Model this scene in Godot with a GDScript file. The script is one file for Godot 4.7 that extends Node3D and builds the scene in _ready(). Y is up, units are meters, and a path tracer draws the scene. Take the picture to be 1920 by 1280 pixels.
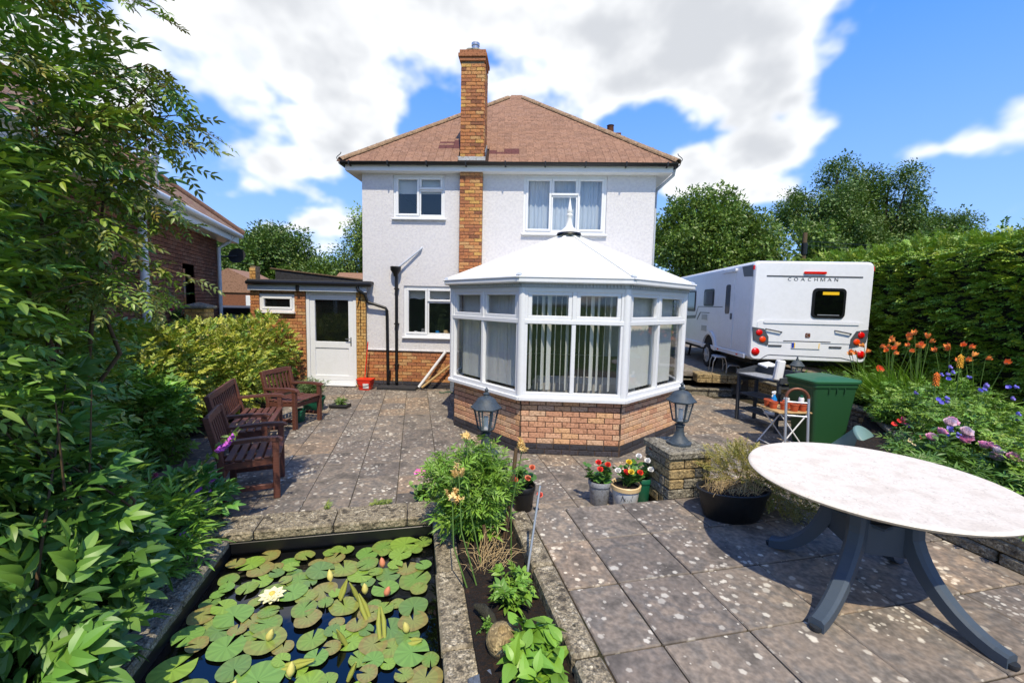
extends Node3D

var rng := RandomNumberGenerator.new()
var taken := {}
var M := {}
var T := {}
const GA := 0.274
const HZ := -9.75        # the plane of the house front
const UR := Vector3(0.9627, 0, -0.2706)   # across the garden
const UA := Vector3(-0.2706, 0, -0.9627)  # away along the garden

# ------------------------------------------------------------------ mesh building
class MB:
	var v := PackedVector3Array()
	var n := PackedVector3Array()
	var c := PackedColorArray()
	var ix := PackedInt32Array()
	var col := Color.WHITE
	func vert(p: Vector3, nn: Vector3) -> int:
		v.append(p); n.append(nn); c.append(col)
		return v.size() - 1
	func tri(a: Vector3, b: Vector3, d: Vector3):
		var nn := (b - a).cross(d - a)
		if nn.length_squared() < 1e-16: return
		nn = nn.normalized()
		var i := vert(a, nn); vert(b, nn); vert(d, nn)
		ix.append_array([i, i + 2, i + 1])
	func quad(a: Vector3, b: Vector3, d: Vector3, e: Vector3):
		var nn := (d - a).cross(e - b)
		if nn.length_squared() < 1e-16: return
		nn = nn.normalized()
		var i := vert(a, nn); vert(b, nn); vert(d, nn); vert(e, nn)
		ix.append_array([i, i + 2, i + 1, i, i + 3, i + 2])
	func box(o: Vector3, s: Vector3, b := Basis(), bev := 0.0):
		var h := s * 0.5
		if bev <= 0.0:
			var q := []
			for k in 8: q.append(o + b * Vector3(h.x if k & 1 else -h.x, h.y if k & 2 else -h.y, h.z if k & 4 else -h.z))
			quad(q[4], q[5], q[7], q[6]); quad(q[1], q[0], q[2], q[3]); quad(q[5], q[1], q[3], q[7])
			quad(q[0], q[4], q[6], q[2]); quad(q[6], q[7], q[3], q[2]); quad(q[0], q[1], q[5], q[4])
			return
		bev = minf(bev, minf(h.x, minf(h.y, h.z)) * 0.9)
		for ax in 3:
			var a1 := (ax + 1) % 3
			var a2 := (ax + 2) % 3
			for sg: float in [-1.0, 1.0]:
				var f := []
				for st in [[-1, -1], [1, -1], [1, 1], [-1, 1]]:
					var p := Vector3()
					p[ax] = sg * h[ax]; p[a1] = st[0] * (h[a1] - bev); p[a2] = st[1] * (h[a2] - bev)
					f.append(o + b * p)
				if sg > 0: quad(f[0], f[1], f[2], f[3])
				else: quad(f[3], f[2], f[1], f[0])
			# the four chamfers along this axis
			for s1: float in [-1.0, 1.0]:
				for s2: float in [-1.0, 1.0]:
					var p := []
					for e: float in [-1.0, 1.0]:
						var x := Vector3(); x[ax] = e * (h[ax] - bev); x[a1] = s1 * h[a1]; x[a2] = s2 * (h[a2] - bev)
						var y := Vector3(); y[ax] = e * (h[ax] - bev); y[a1] = s1 * (h[a1] - bev); y[a2] = s2 * h[a2]
						p.append(o + b * x); p.append(o + b * y)
					if s1 * s2 > 0: quad(p[0], p[2], p[3], p[1])
					else: quad(p[1], p[3], p[2], p[0])
		for k in 8:
			var s3 := Vector3(1 if k & 1 else -1, 1 if k & 2 else -1, 1 if k & 4 else -1)
			var p := []
			for ax in 3:
				var x := Vector3(s3.x * (h.x - bev), s3.y * (h.y - bev), s3.z * (h.z - bev))
				x[ax] = s3[ax] * h[ax]
				p.append(o + b * x)
			if s3.x * s3.y * s3.z > 0: tri(p[0], p[1], p[2])
			else: tri(p[0], p[2], p[1])
	func bar(a: Vector3, b: Vector3, w: float, h: float, bev := 0.0, up := Vector3.UP):
		var z := (b - a).normalized()
		if absf(z.dot(up)) > 0.98: up = Vector3.RIGHT if absf(z.x) < 0.9 else Vector3.BACK
		var x := up.cross(z).normalized()
		box((a + b) * 0.5, Vector3(w, h, a.distance_to(b)), Basis(x, z.cross(x), z), bev)
	func tube(path: Array, rad, sides := 8, cap := true):
		var m := path.size()
		var ref := Vector3.UP
		var d0: Vector3 = (path[1] - path[0]).normalized()
		if absf(d0.dot(ref)) > 0.9: ref = Vector3.RIGHT
		var base := v.size()
		for i in m:
			var d: Vector3 = (path[mini(i + 1, m - 1)] - path[maxi(i - 1, 0)]).normalized()
			var x := ref.cross(d)
			if x.length() < 0.01: x = Vector3.BACK.cross(d)
			x = x.normalized()
			ref = d.cross(x)
			var r: float = rad[i] if rad is Array else rad
			for k in sides:
				var a := TAU * k / sides
				var nn := x * cos(a) + ref * sin(a)
				vert(path[i] + nn * r, nn)
		for i in m - 1:
			for k in sides:
				var a := base + i * sides + k
				var b := base + i * sides + (k + 1) % sides
				ix.append_array([a, a + sides, b, b, a + sides, b + sides])
		if cap:
			for e in [0, m - 1]:
				var d: Vector3 = (path[0] - path[1]).normalized() if e == 0 else (path[m - 1] - path[m - 2]).normalized()
				var i0 := vert(path[e], d)
				for k in sides: vert(v[base + e * sides + k], d)
				for k in sides:
					var a := i0 + 1 + k
					var b := i0 + 1 + (k + 1) % sides
					if e == 0: ix.append_array([i0, a, b])
					else: ix.append_array([i0, b, a])
	func lathe(prof: Array, sides := 16, xf := Transform3D(), crease := 0.6):
		# prof: Vector2(radius, height) from the bottom up; sharp corners are split
		for i in prof.size() - 1:
			var p: Vector2 = prof[i]
			var q: Vector2 = prof[i + 1]
			if p.distance_to(q) < 1e-6: continue
			var t := (q - p).normalized()
			var me := Vector2(t.y, -t.x)
			var na := me
			var nb := me
			if i > 0:
				var t0: Vector2 = (p - prof[i - 1]).normalized()
				var n0 := Vector2(t0.y, -t0.x)
				if n0.dot(me) > crease: na = (n0 + me).normalized()
			if i < prof.size() - 2:
				var t1: Vector2 = (prof[i + 2] - q).normalized()
				var n1 := Vector2(t1.y, -t1.x)
				if n1.dot(me) > crease: nb = (n1 + me).normalized()
			var b0 := v.size()
			for k in sides + 1:
				var a := TAU * k / sides
				var d := Vector3(cos(a), 0, sin(a))
				vert(xf * (d * p.x + Vector3.UP * p.y), (xf.basis * (d * na.x + Vector3.UP * na.y)).normalized())
				vert(xf * (d * q.x + Vector3.UP * q.y), (xf.basis * (d * nb.x + Vector3.UP * nb.y)).normalized())
			for k in sides:
				var a := b0 + k * 2
				ix.append_array([a, a + 2, a + 1, a + 1, a + 2, a + 3])
	func prism(poly: PackedVector2Array, z0: float, z1: float, xf := Transform3D()):
		if Geometry2D.is_polygon_clockwise(poly): poly.reverse()
		var t := Geometry2D.triangulate_polygon(poly)
		for k in range(0, t.size(), 3):
			var a := poly[t[k]]; var b := poly[t[k + 1]]; var d := poly[t[k + 2]]
			if (b - a).cross(d - a) < 0:
				var e := b; b = d; d = e
			tri(xf * Vector3(a.x, a.y, z1), xf * Vector3(b.x, b.y, z1), xf * Vector3(d.x, d.y, z1))
			tri(xf * Vector3(a.x, a.y, z0), xf * Vector3(d.x, d.y, z0), xf * Vector3(b.x, b.y, z0))
		for k in poly.size():
			var a := poly[k]; var b := poly[(k + 1) % poly.size()]
			quad(xf * Vector3(a.x, a.y, z0), xf * Vector3(b.x, b.y, z0), xf * Vector3(b.x, b.y, z1), xf * Vector3(a.x, a.y, z1))
	func loft(rings: Array, cap := true, smooth := true):
		# rings of equal length, each counter-clockwise seen from the end
		var m: int = rings[0].size()
		var nn := []
		for i in rings.size():
			var row := []
			for k in m:
				var dk: Vector3 = rings[i][(k + 1) % m] - rings[i][(k + m - 1) % m]
				var di: Vector3 = rings[mini(i + 1, rings.size() - 1)][k] - rings[maxi(i - 1, 0)][k]
				row.append(dk.cross(di).normalized())
			nn.append(row)
		for i in rings.size() - 1:
			for k in m:
				var j := (k + 1) % m
				if smooth:
					var b := vert(rings[i][k], nn[i][k]); vert(rings[i][j], nn[i][j]); vert(rings[i + 1][j], nn[i + 1][j]); vert(rings[i + 1][k], nn[i + 1][k])
					ix.append_array([b, b + 2, b + 1, b, b + 3, b + 2])
				else: quad(rings[i][k], rings[i][j], rings[i + 1][j], rings[i + 1][k])
		if cap:
			for e in [0, rings.size() - 1]:
				var ctr := Vector3()
				for p: Vector3 in rings[e]: ctr += p / m
				for k in m:
					if e == 0: tri(ctr, rings[e][(k + 1) % m], rings[e][k])
					else: tri(ctr, rings[e][k], rings[e][(k + 1) % m])
	func mesh() -> ArrayMesh:
		var a := []
		a.resize(Mesh.ARRAY_MAX)
		a[Mesh.ARRAY_VERTEX] = v; a[Mesh.ARRAY_NORMAL] = n; a[Mesh.ARRAY_COLOR] = c; a[Mesh.ARRAY_INDEX] = ix
		var m := ArrayMesh.new()
		m.add_surface_from_arrays(Mesh.PRIMITIVE_TRIANGLES, a)
		return m

# ------------------------------------------------------------------ naming
func numbered(called: String) -> String:
	var k: int = taken.get(called, 0)
	taken[called] = k + 1
	return called if k == 0 else "%s_%03d" % [called, k]
func tag(o: Node, label := "", category := "", group := "", kind := ""):
	if label: o.set_meta("label", label)
	if category: o.set_meta("category", category)
	if group: o.set_meta("group", group)
	if kind: o.set_meta("kind", kind)
func thing(called: String, label: String, category: String, at := Vector3.ZERO, turn := 0.0, group := "") -> Node3D:
	var o := Node3D.new()
	o.name = numbered(called)
	add_child(o)
	o.position = at; o.rotation.y = turn
	tag(o, label, category, group)
	return o
func part(called: String, m, mt: Material, parent: Node, at := Vector3.ZERO) -> MeshInstance3D:
	var o := MeshInstance3D.new()
	o.name = called
	o.mesh = m.mesh() if m is MB else m
	o.material_override = mt
	parent.add_child(o, true)
	o.position = at
	return o
func single(called: String, m, mt: Material, label: String, category: String, at := Vector3.ZERO, group := "") -> MeshInstance3D:
	var o := part(numbered(called), m, mt, self, at)
	tag(o, label, category, group)
	return o
func struct(called: String, m, mt: Material) -> MeshInstance3D:
	var o := part(numbered(called), m, mt, self)
	o.set_meta("kind", "structure")
	return o
func gp(u: float, w: float, y := 0.0) -> Vector3:
	return UR * u + UA * w + Vector3(0, y, 0)
func rnd(a: float, b: float) -> float:
	return rng.randf_range(a, b)

# ------------------------------------------------------------------ textures and materials
func noise(freq: float, sd: int, oct := 4, kind := FastNoiseLite.TYPE_SIMPLEX_SMOOTH) -> FastNoiseLite:
	var f := FastNoiseLite.new()
	f.noise_type = kind; f.frequency = freq; f.seed = sd
	f.fractal_type = FastNoiseLite.FRACTAL_FBM; f.fractal_octaves = oct
	return f
func grey(size: int, freq: float, sd: int, oct := 4, kind := FastNoiseLite.TYPE_SIMPLEX_SMOOTH) -> Image:
	return noise(freq, sd, oct, kind).get_seamless_image(size, size)
func itex(im: Image) -> ImageTexture:
	im.generate_mipmaps()
	return ImageTexture.create_from_image(im)
func ramp(size: int, stops: Array, freq: float, sd: int, fine := 0.12, oct := 4) -> Image:
	# stops: colours (sRGB) spread over the coarse noise, a fine noise darkens and lightens
	var a := grey(size, freq, sd, oct)
	var b := grey(size, freq * 9.0, sd + 7, 3)
	var im := Image.create(size, size, false, Image.FORMAT_RGB8)
	var k := stops.size() - 1
	for y in size:
		for x in size:
			var t := clampf((a.get_pixel(x, y).r - 0.2) / 0.6, 0, 0.999) * k
			var i := int(t)
			var q: Color = (stops[i] as Color).lerp(stops[i + 1], t - i)
			var f := 1.0 + (b.get_pixel(x, y).r - 0.5) * 2.0 * fine
			im.set_pixel(x, y, Color(q.r * f, q.g * f, q.b * f))
	return im
func blob(im: Image, cx: float, cy: float, r: float, q: Color, sd: float, soft := 0.25):
	var s := im.get_width()
	var ri := int(r * 1.5) + 1
	for y in range(-ri, ri + 1):
		for x in range(-ri, ri + 1):
			var a := atan2(y, x)
			var rr := r * (1.0 + 0.10 * sin(a * 2.0 + sd) + 0.08 * sin(a * 5.0 + sd * 2.3))
			var d := sqrt(x * x + y * y) / rr
			if d < 1.0:
				var px := posmod(int(cx) + x, s)
				var py := posmod(int(cy) + y, s)
				var t := clampf((1.0 - d) / soft, 0, 1) * q.a
				im.set_pixel(px, py, im.get_pixel(px, py).lerp(Color(q.r, q.g, q.b), t))
func mat(q: Color, rough := 0.8, tex: Texture2D = null, scale := 1.0, bump: Texture2D = null, bscale := 0.5, metal := 0.0) -> StandardMaterial3D:
	var m := StandardMaterial3D.new()
	m.albedo_color = q; m.roughness = rough; m.metallic = metal
	if tex or bump:
		m.uv1_triplanar = true; m.uv1_world_triplanar = true
		m.uv1_scale = Vector3.ONE * scale
	if tex: m.albedo_texture = tex
	if bump:
		m.heightmap_enabled = true; m.heightmap_texture = bump; m.heightmap_scale = bscale
	return m
func leafmat(tint: Color, rough := 0.5, back := 0.55) -> StandardMaterial3D:
	var m := StandardMaterial3D.new()
	m.albedo_color = tint; m.roughness = rough
	m.vertex_color_use_as_albedo = true
	m.cull_mode = BaseMaterial3D.CULL_DISABLED
	m.backlight_enabled = true; m.backlight = Color(back, back, back * 0.6)
	return m
func glassmat(q: Color, rough := 0.02) -> StandardMaterial3D:
	var m := StandardMaterial3D.new()
	m.albedo_color = q; m.roughness = rough
	m.transparency = BaseMaterial3D.TRANSPARENCY_ALPHA
	m.metallic_specular = 0.6
	return m

func make_materials():
	# paving: brown grey concrete with blotches and pale lichen spots
	var pv := ramp(1024, [Color(0.38, 0.36, 0.335), Color(0.465, 0.44, 0.41), Color(0.525, 0.485, 0.44), Color(0.435, 0.42, 0.40), Color(0.575, 0.53, 0.475)], 0.006, 3, 0.2, 5)
	for k in 480:
		var r := 1.8 + pow(rng.randf(), 2.2) * 9.5
		blob(pv, rng.randi() % 1024, rng.randi() % 1024, r, Color(0.83, 0.82, 0.77, rnd(0.45, 0.95)), rnd(0, 9), 0.35)
	for g in 40:      # lichen grows in colonies
		var cx := rng.randi() % 1024
		var cy := rng.randi() % 1024
		for k in 16: blob(pv, cx + rng.randfn(0, 34), cy + rng.randfn(0, 34), rnd(1.5, 8), Color(0.86, 0.85, 0.8, rnd(0.5, 0.95)), rnd(0, 9), 0.35)
	T.paving = itex(pv)
	T.pavebump = itex(grey(512, 0.03, 11, 5))
	for k in 6:
		var t: Array = [Color(1.0, 0.98, 0.95), Color(0.92, 0.905, 0.895), Color(1.04, 0.99, 0.93), Color(0.97, 0.955, 0.935), Color(1.07, 1.0, 0.92), Color(0.88, 0.87, 0.865)]
		var m := mat(t[k], 0.9, T.paving, 0.36, T.pavebump, 0.35)
		m.uv1_offset = Vector3(0.37 * k, 0.21 * k, 0.53 * k)
		M["slab%d" % k] = m
	M.joint = mat(Color(0.24, 0.21, 0.17), 1.0, itex(ramp(256, [Color(0.6, 0.55, 0.45), Color(1, 0.95, 0.8), Color(0.7, 0.8, 0.45)], 0.02, 5, 0.3)), 1.2)
	# mossy reconstituted stone
	var st := ramp(512, [Color(0.27, 0.255, 0.22), Color(0.44, 0.415, 0.36), Color(0.55, 0.525, 0.46), Color(0.38, 0.36, 0.31), Color(0.62, 0.60, 0.54)], 0.016, 21, 0.38, 5)
	for k in 260: blob(st, rng.randi() % 512, rng.randi() % 512, rnd(1, 5), Color(0.78, 0.77, 0.70, rnd(0.4, 0.9)), rnd(0, 9))
	for k in 120: blob(st, rng.randi() % 512, rng.randi() % 512, rnd(2, 8), Color(0.16, 0.15, 0.11, rnd(0.3, 0.8)), rnd(0, 9))
	T.stone = itex(st)
	T.rough = itex(grey(512, 0.05, 31, 5))
	M.stone = mat(Color(1, 1, 1), 0.95, T.stone, 1.1, T.rough, 1.2)
	M.yellowstone = mat(Color(1.18, 1.08, 0.88), 0.95, T.stone, 1.1, T.rough, 1.0)
	M.coping = mat(Color(1.08, 1.05, 1.0), 0.95, T.stone, 0.9, T.rough, 1.5)
	# house render: roughcast
	var cs := Image.create(512, 512, false, Image.FORMAT_RGB8)
	cs.fill(Color(0.3, 0.3, 0.3))
	for k in 5200:
		var g := rnd(0.35, 1.0)
		blob(cs, rng.randi() % 512, rng.randi() % 512, rnd(2.0, 5.5), Color(g, g, g, 0.9), rnd(0, 9), 0.8)
	T.cast = itex(cs)
	M.render = mat(Color(0.85, 0.845, 0.85), 0.95, itex(ramp(512, [Color(0.95, 0.95, 0.96), Color(0.98, 0.98, 0.98), Color(1, 1, 1)], 0.02, 43, 0.06)), 0.6, T.cast, 0.9)
	M.render.uv1_scale = Vector3.ONE * 1.15
	# brick
	T.grain = itex(ramp(256, [Color(0.72, 0.70, 0.68), Color(0.92, 0.9, 0.88), Color(1, 1, 1), Color(0.84, 0.82, 0.8)], 0.03, 51, 0.22))
	T.grainb = itex(grey(256, 0.09, 53, 4))
	var bc := {"orange": [Color(0.78, 0.54, 0.34), Color(0.73, 0.48, 0.31), Color(0.80, 0.59, 0.38), Color(0.67, 0.44, 0.30), Color(0.79, 0.62, 0.42), Color(0.76, 0.51, 0.31)],
		"yellow": [Color(0.82, 0.65, 0.37), Color(0.79, 0.60, 0.33), Color(0.84, 0.69, 0.43)],
		"pink": [Color(0.88, 0.70, 0.57), Color(0.85, 0.65, 0.52), Color(0.90, 0.75, 0.61), Color(0.81, 0.61, 0.49), Color(0.89, 0.71, 0.54), Color(0.86, 0.72, 0.60)],
		"blue": [Color(0.24, 0.24, 0.27), Color(0.28, 0.27, 0.30), Color(0.21, 0.21, 0.24)],
		"red": [Color(0.50, 0.31, 0.22), Color(0.54, 0.35, 0.25), Color(0.45, 0.28, 0.20), Color(0.52, 0.36, 0.28)]}
	for f in bc:
		M[f] = []
		for q in bc[f]: M[f].append(mat(q, 0.88, T.grain, 2.3, T.grainb, 0.25))
	M.mortar = mat(Color(0.52, 0.46, 0.38), 1.0, T.grain, 2.0)
	M.palemortar = mat(Color(0.66, 0.60, 0.48), 1.0, T.grain, 2.0)
	M.darkmortar = mat(Color(0.34, 0.28, 0.24), 1.0, T.grain, 2.0)
	# roof
	M.tile = []
	for q: Color in [Color(0.605, 0.465, 0.375), Color(0.585, 0.445, 0.36), Color(0.63, 0.485, 0.395), Color(0.56, 0.43, 0.35), Color(0.61, 0.475, 0.395)]: M.tile.append(mat(q, 0.92, T.grain, 1.7, T.grainb, 0.3))
	M.darktile = mat(Color(0.40, 0.23, 0.22), 0.9, T.grain, 1.7)
	M.hiptile = mat(Color(0.55, 0.42, 0.33), 0.95, T.stone, 1.3, T.rough, 0.5)
	M.hiptile.albedo_color = Color(1.15, 1.0, 0.90)
	M.tilebed = mat(Color(0.20, 0.14, 0.11), 1.0)
	# plastics, paint, metal
	T.smudge = itex(ramp(256, [Color(0.985, 0.985, 0.98), Color(1, 1, 1), Color(0.99, 0.99, 0.99)], 0.01, 61, 0.015))
	M.upvc = mat(Color(0.88, 0.89, 0.90), 0.32, T.smudge, 0.8)
	M.roofwhite = mat(Color(0.90, 0.90, 0.88), 0.4, T.smudge, 0.6)
	M.greytrim = mat(Color(0.72, 0.75, 0.79), 0.45, T.smudge, 0.8)
	M.black = mat(Color(0.055, 0.058, 0.065), 0.42)
	M.felt = mat(Color(0.20, 0.205, 0.22), 0.95, T.grain, 2.0, T.rough, 0.4)
	M.lead = mat(Color(0.62, 0.64, 0.66), 0.6, T.grain, 2.0)
	M.steel = mat(Color(0.75, 0.75, 0.76), 0.28, null, 1.0, null, 0.0, 0.9)
	M.glass = glassmat(Color(0.16, 0.20, 0.20, 0.10))
	M.darkglass = mat(Color(0.025, 0.03, 0.035), 0.06)
	M.darkglass.metallic_specular = 0.6
	M.clearglass = glassmat(Color(0.80, 0.85, 0.86, 0.18), 0.05)
	M.interior = mat(Color(0.24, 0.23, 0.22), 0.95)
	M.floor = mat(Color(0.22, 0.16, 0.12), 0.6)
	M.curtain = mat(Color(0.80, 0.86, 0.92), 0.95)
	M.curtain.backlight_enabled = true; M.curtain.backlight = Color(0.3, 0.3, 0.3)
	M.blind = mat(Color(0.90, 0.92, 0.91), 0.9)
	M.blind.backlight_enabled = true; M.blind.backlight = Color(0.25, 0.25, 0.25)
	# timber of the seats
	var wd := Image.create(256, 256, false, Image.FORMAT_RGB8)
	var wa := grey(256, 0.012, 71, 3)
	var wb := grey(256, 0.1, 72, 2)
	for y in 256:
		for x in 256:
			var g := 0.72 + 0.28 * wa.get_pixel(x, (y * 9) % 256).r + 0.16 * (wb.get_pixel((x / 3) % 256, y).r - 0.5)
			wd.set_pixel(x, y, Color(g, g, g))
	T.wood = itex(wd)
	M.seatwood = mat(Color(0.43, 0.26, 0.21), 0.6, T.wood, 2.0)
	M.palewood = mat(Color(0.80, 0.66, 0.44), 0.7, T.wood, 2.0)
	M.oldwood = mat(Color(0.44, 0.36, 0.27), 0.95, T.wood, 2.5, T.rough, 0.8)
	M.greywood = mat(Color(0.26, 0.28, 0.31), 0.75, T.wood, 2.5)
	M.twig = mat(Color(0.42, 0.33, 0.23), 0.95, T.wood, 6.0)
	M.straw = mat(Color(0.76, 0.66, 0.48), 0.9)
	M.bark = mat(Color(0.23, 0.19, 0.15), 1.0, T.wood, 2.0, T.rough, 2.0)
	M.stem = mat(Color(0.30, 0.42, 0.16), 0.7)
	# ground
	M.soil = mat(Color(0.5, 0.42, 0.34), 1.0, itex(ramp(512, [Color(0.14, 0.11, 0.09), Color(0.30, 0.24, 0.18), Color(0.2, 0.16, 0.12), Color(0.42, 0.34, 0.25)], 0.02, 81, 0.5)), 1.0, T.rough, 2.5)
	M.lawn = mat(Color(1, 1, 1), 1.0, itex(ramp(512, [Color(0.20, 0.30, 0.09), Color(0.33, 0.45, 0.13), Color(0.28, 0.40, 0.11), Color(0.40, 0.50, 0.18)], 0.012, 85, 0.35)), 0.5, T.rough, 3.0)
	M.drive = mat(Color(1, 1, 1), 0.95, itex(ramp(512, [Color(0.40, 0.37, 0.34), Color(0.50, 0.47, 0.43), Color(0.45, 0.41, 0.37)], 0.012, 87, 0.2)), 0.5, T.pavebump, 0.4)
	var wn := grey(512, 0.012, 91, 3)
	wn.bump_map_to_normal_map(1.2)
	M.water = mat(Color(0.018, 0.022, 0.022), 0.04)
	M.water.metallic_specular = 0.6
	M.water.normal_enabled = true; M.water.normal_texture = itex(wn); M.water.normal_scale = 0.12
	M.water.uv1_triplanar = true; M.water.uv1_world_triplanar = true; M.water.uv1_scale = Vector3.ONE * 0.8
	# table top: cream resin with printed veining
	var tt := ramp(512, [Color(0.91, 0.89, 0.87), Color(0.95, 0.935, 0.92), Color(0.97, 0.96, 0.95), Color(0.94, 0.925, 0.91)], 0.010, 95, 0.05, 5)
	var vn := grey(512, 0.011, 97, 4)
	for y in 512:
		for x in 512:
			var e := absf(vn.get_pixel(x, y).r - 0.5)
			if e < 0.012: tt.set_pixel(x, y, tt.get_pixel(x, y).lerp(Color(0.70, 0.67, 0.64), 0.7 * (1.0 - e / 0.012)))
	M.tabletop = mat(Color(0.90, 0.87, 0.81), 0.45, itex(tt), 0.9)
	M.resin = mat(Color(0.24, 0.29, 0.34), 0.55, T.smudge, 1.5)
	M.resindark = mat(Color(0.13, 0.15, 0.17), 0.6)
	# odds and ends
	M.lantern = mat(Color(0.25, 0.30, 0.34), 0.6, T.grain, 5.0)
	M.binbody = mat(Color(0.13, 0.30, 0.17), 0.5, T.smudge, 1.5)
	M.binlid = mat(Color(0.16, 0.37, 0.22), 0.45, T.smudge, 1.5)
	M.tub = mat(Color(0.42, 0.54, 0.53), 0.5, T.smudge, 1.5)
	M.planter = mat(Color(0.09, 0.095, 0.10), 0.5, T.smudge, 2.0)
	M.terracotta = mat(Color(0.74, 0.33, 0.18), 0.75, T.smudge, 3.0)
	M.redplastic = mat(Color(0.85, 0.19, 0.11), 0.35)
	M.whitepot = mat(Color(0.80, 0.82, 0.84), 0.3)
	M.creamrim = mat(Color(0.85, 0.74, 0.55), 0.4)
	M.greypot = mat(Color(0.58, 0.60, 0.63), 0.5, T.grain, 3.0)
	M.bluebottle = mat(Color(0.10, 0.50, 0.78), 0.3)
	M.whiteplastic = mat(Color(0.88, 0.88, 0.88), 0.35)
	M.alu = mat(Color(0.70, 0.72, 0.74), 0.4, null, 1.0, null, 0.0, 0.6)
	M.brownmetal = mat(Color(0.45, 0.27, 0.18), 0.4, null, 1.0, null, 0.0, 0.3)
	M.caravan = mat(Color(0.88, 0.89, 0.91), 0.22, T.smudge, 0.4)
	M.caravanside = M.caravan
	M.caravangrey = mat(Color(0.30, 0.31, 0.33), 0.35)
	M.lamp_red = mat(Color(0.80, 0.05, 0.04), 0.12)
	M.lamp_orange = mat(Color(0.90, 0.26, 0.05), 0.12)
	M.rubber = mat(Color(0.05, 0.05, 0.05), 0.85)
	M.dish = mat(Color(0.17, 0.18, 0.20), 0.6)
	M.board = mat(Color(0.36, 0.40, 0.46), 0.7, T.grain, 3.0)
	M.hose = mat(Color(0.08, 0.36, 0.26), 0.5)
	M.ornament = mat(Color(0.40, 0.41, 0.36), 0.95, T.stone, 4.0, T.rough, 0.6)
	M.yellowblue = mat(Color(0.10, 0.22, 0.62), 0.4)
	M.plateyellow = mat(Color(0.92, 0.74, 0.12), 0.4)
	M.wicker = mat(Color(0.78, 0.78, 0.76), 0.9)
	# foliage
	M.leaf = leafmat(Color(1, 1, 1), 0.45)
	M.petal = leafmat(Color(1, 1, 1), 0.7, 0.4)
	M.pad = leafmat(Color(1, 1, 1), 0.3, 0.1)

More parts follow.
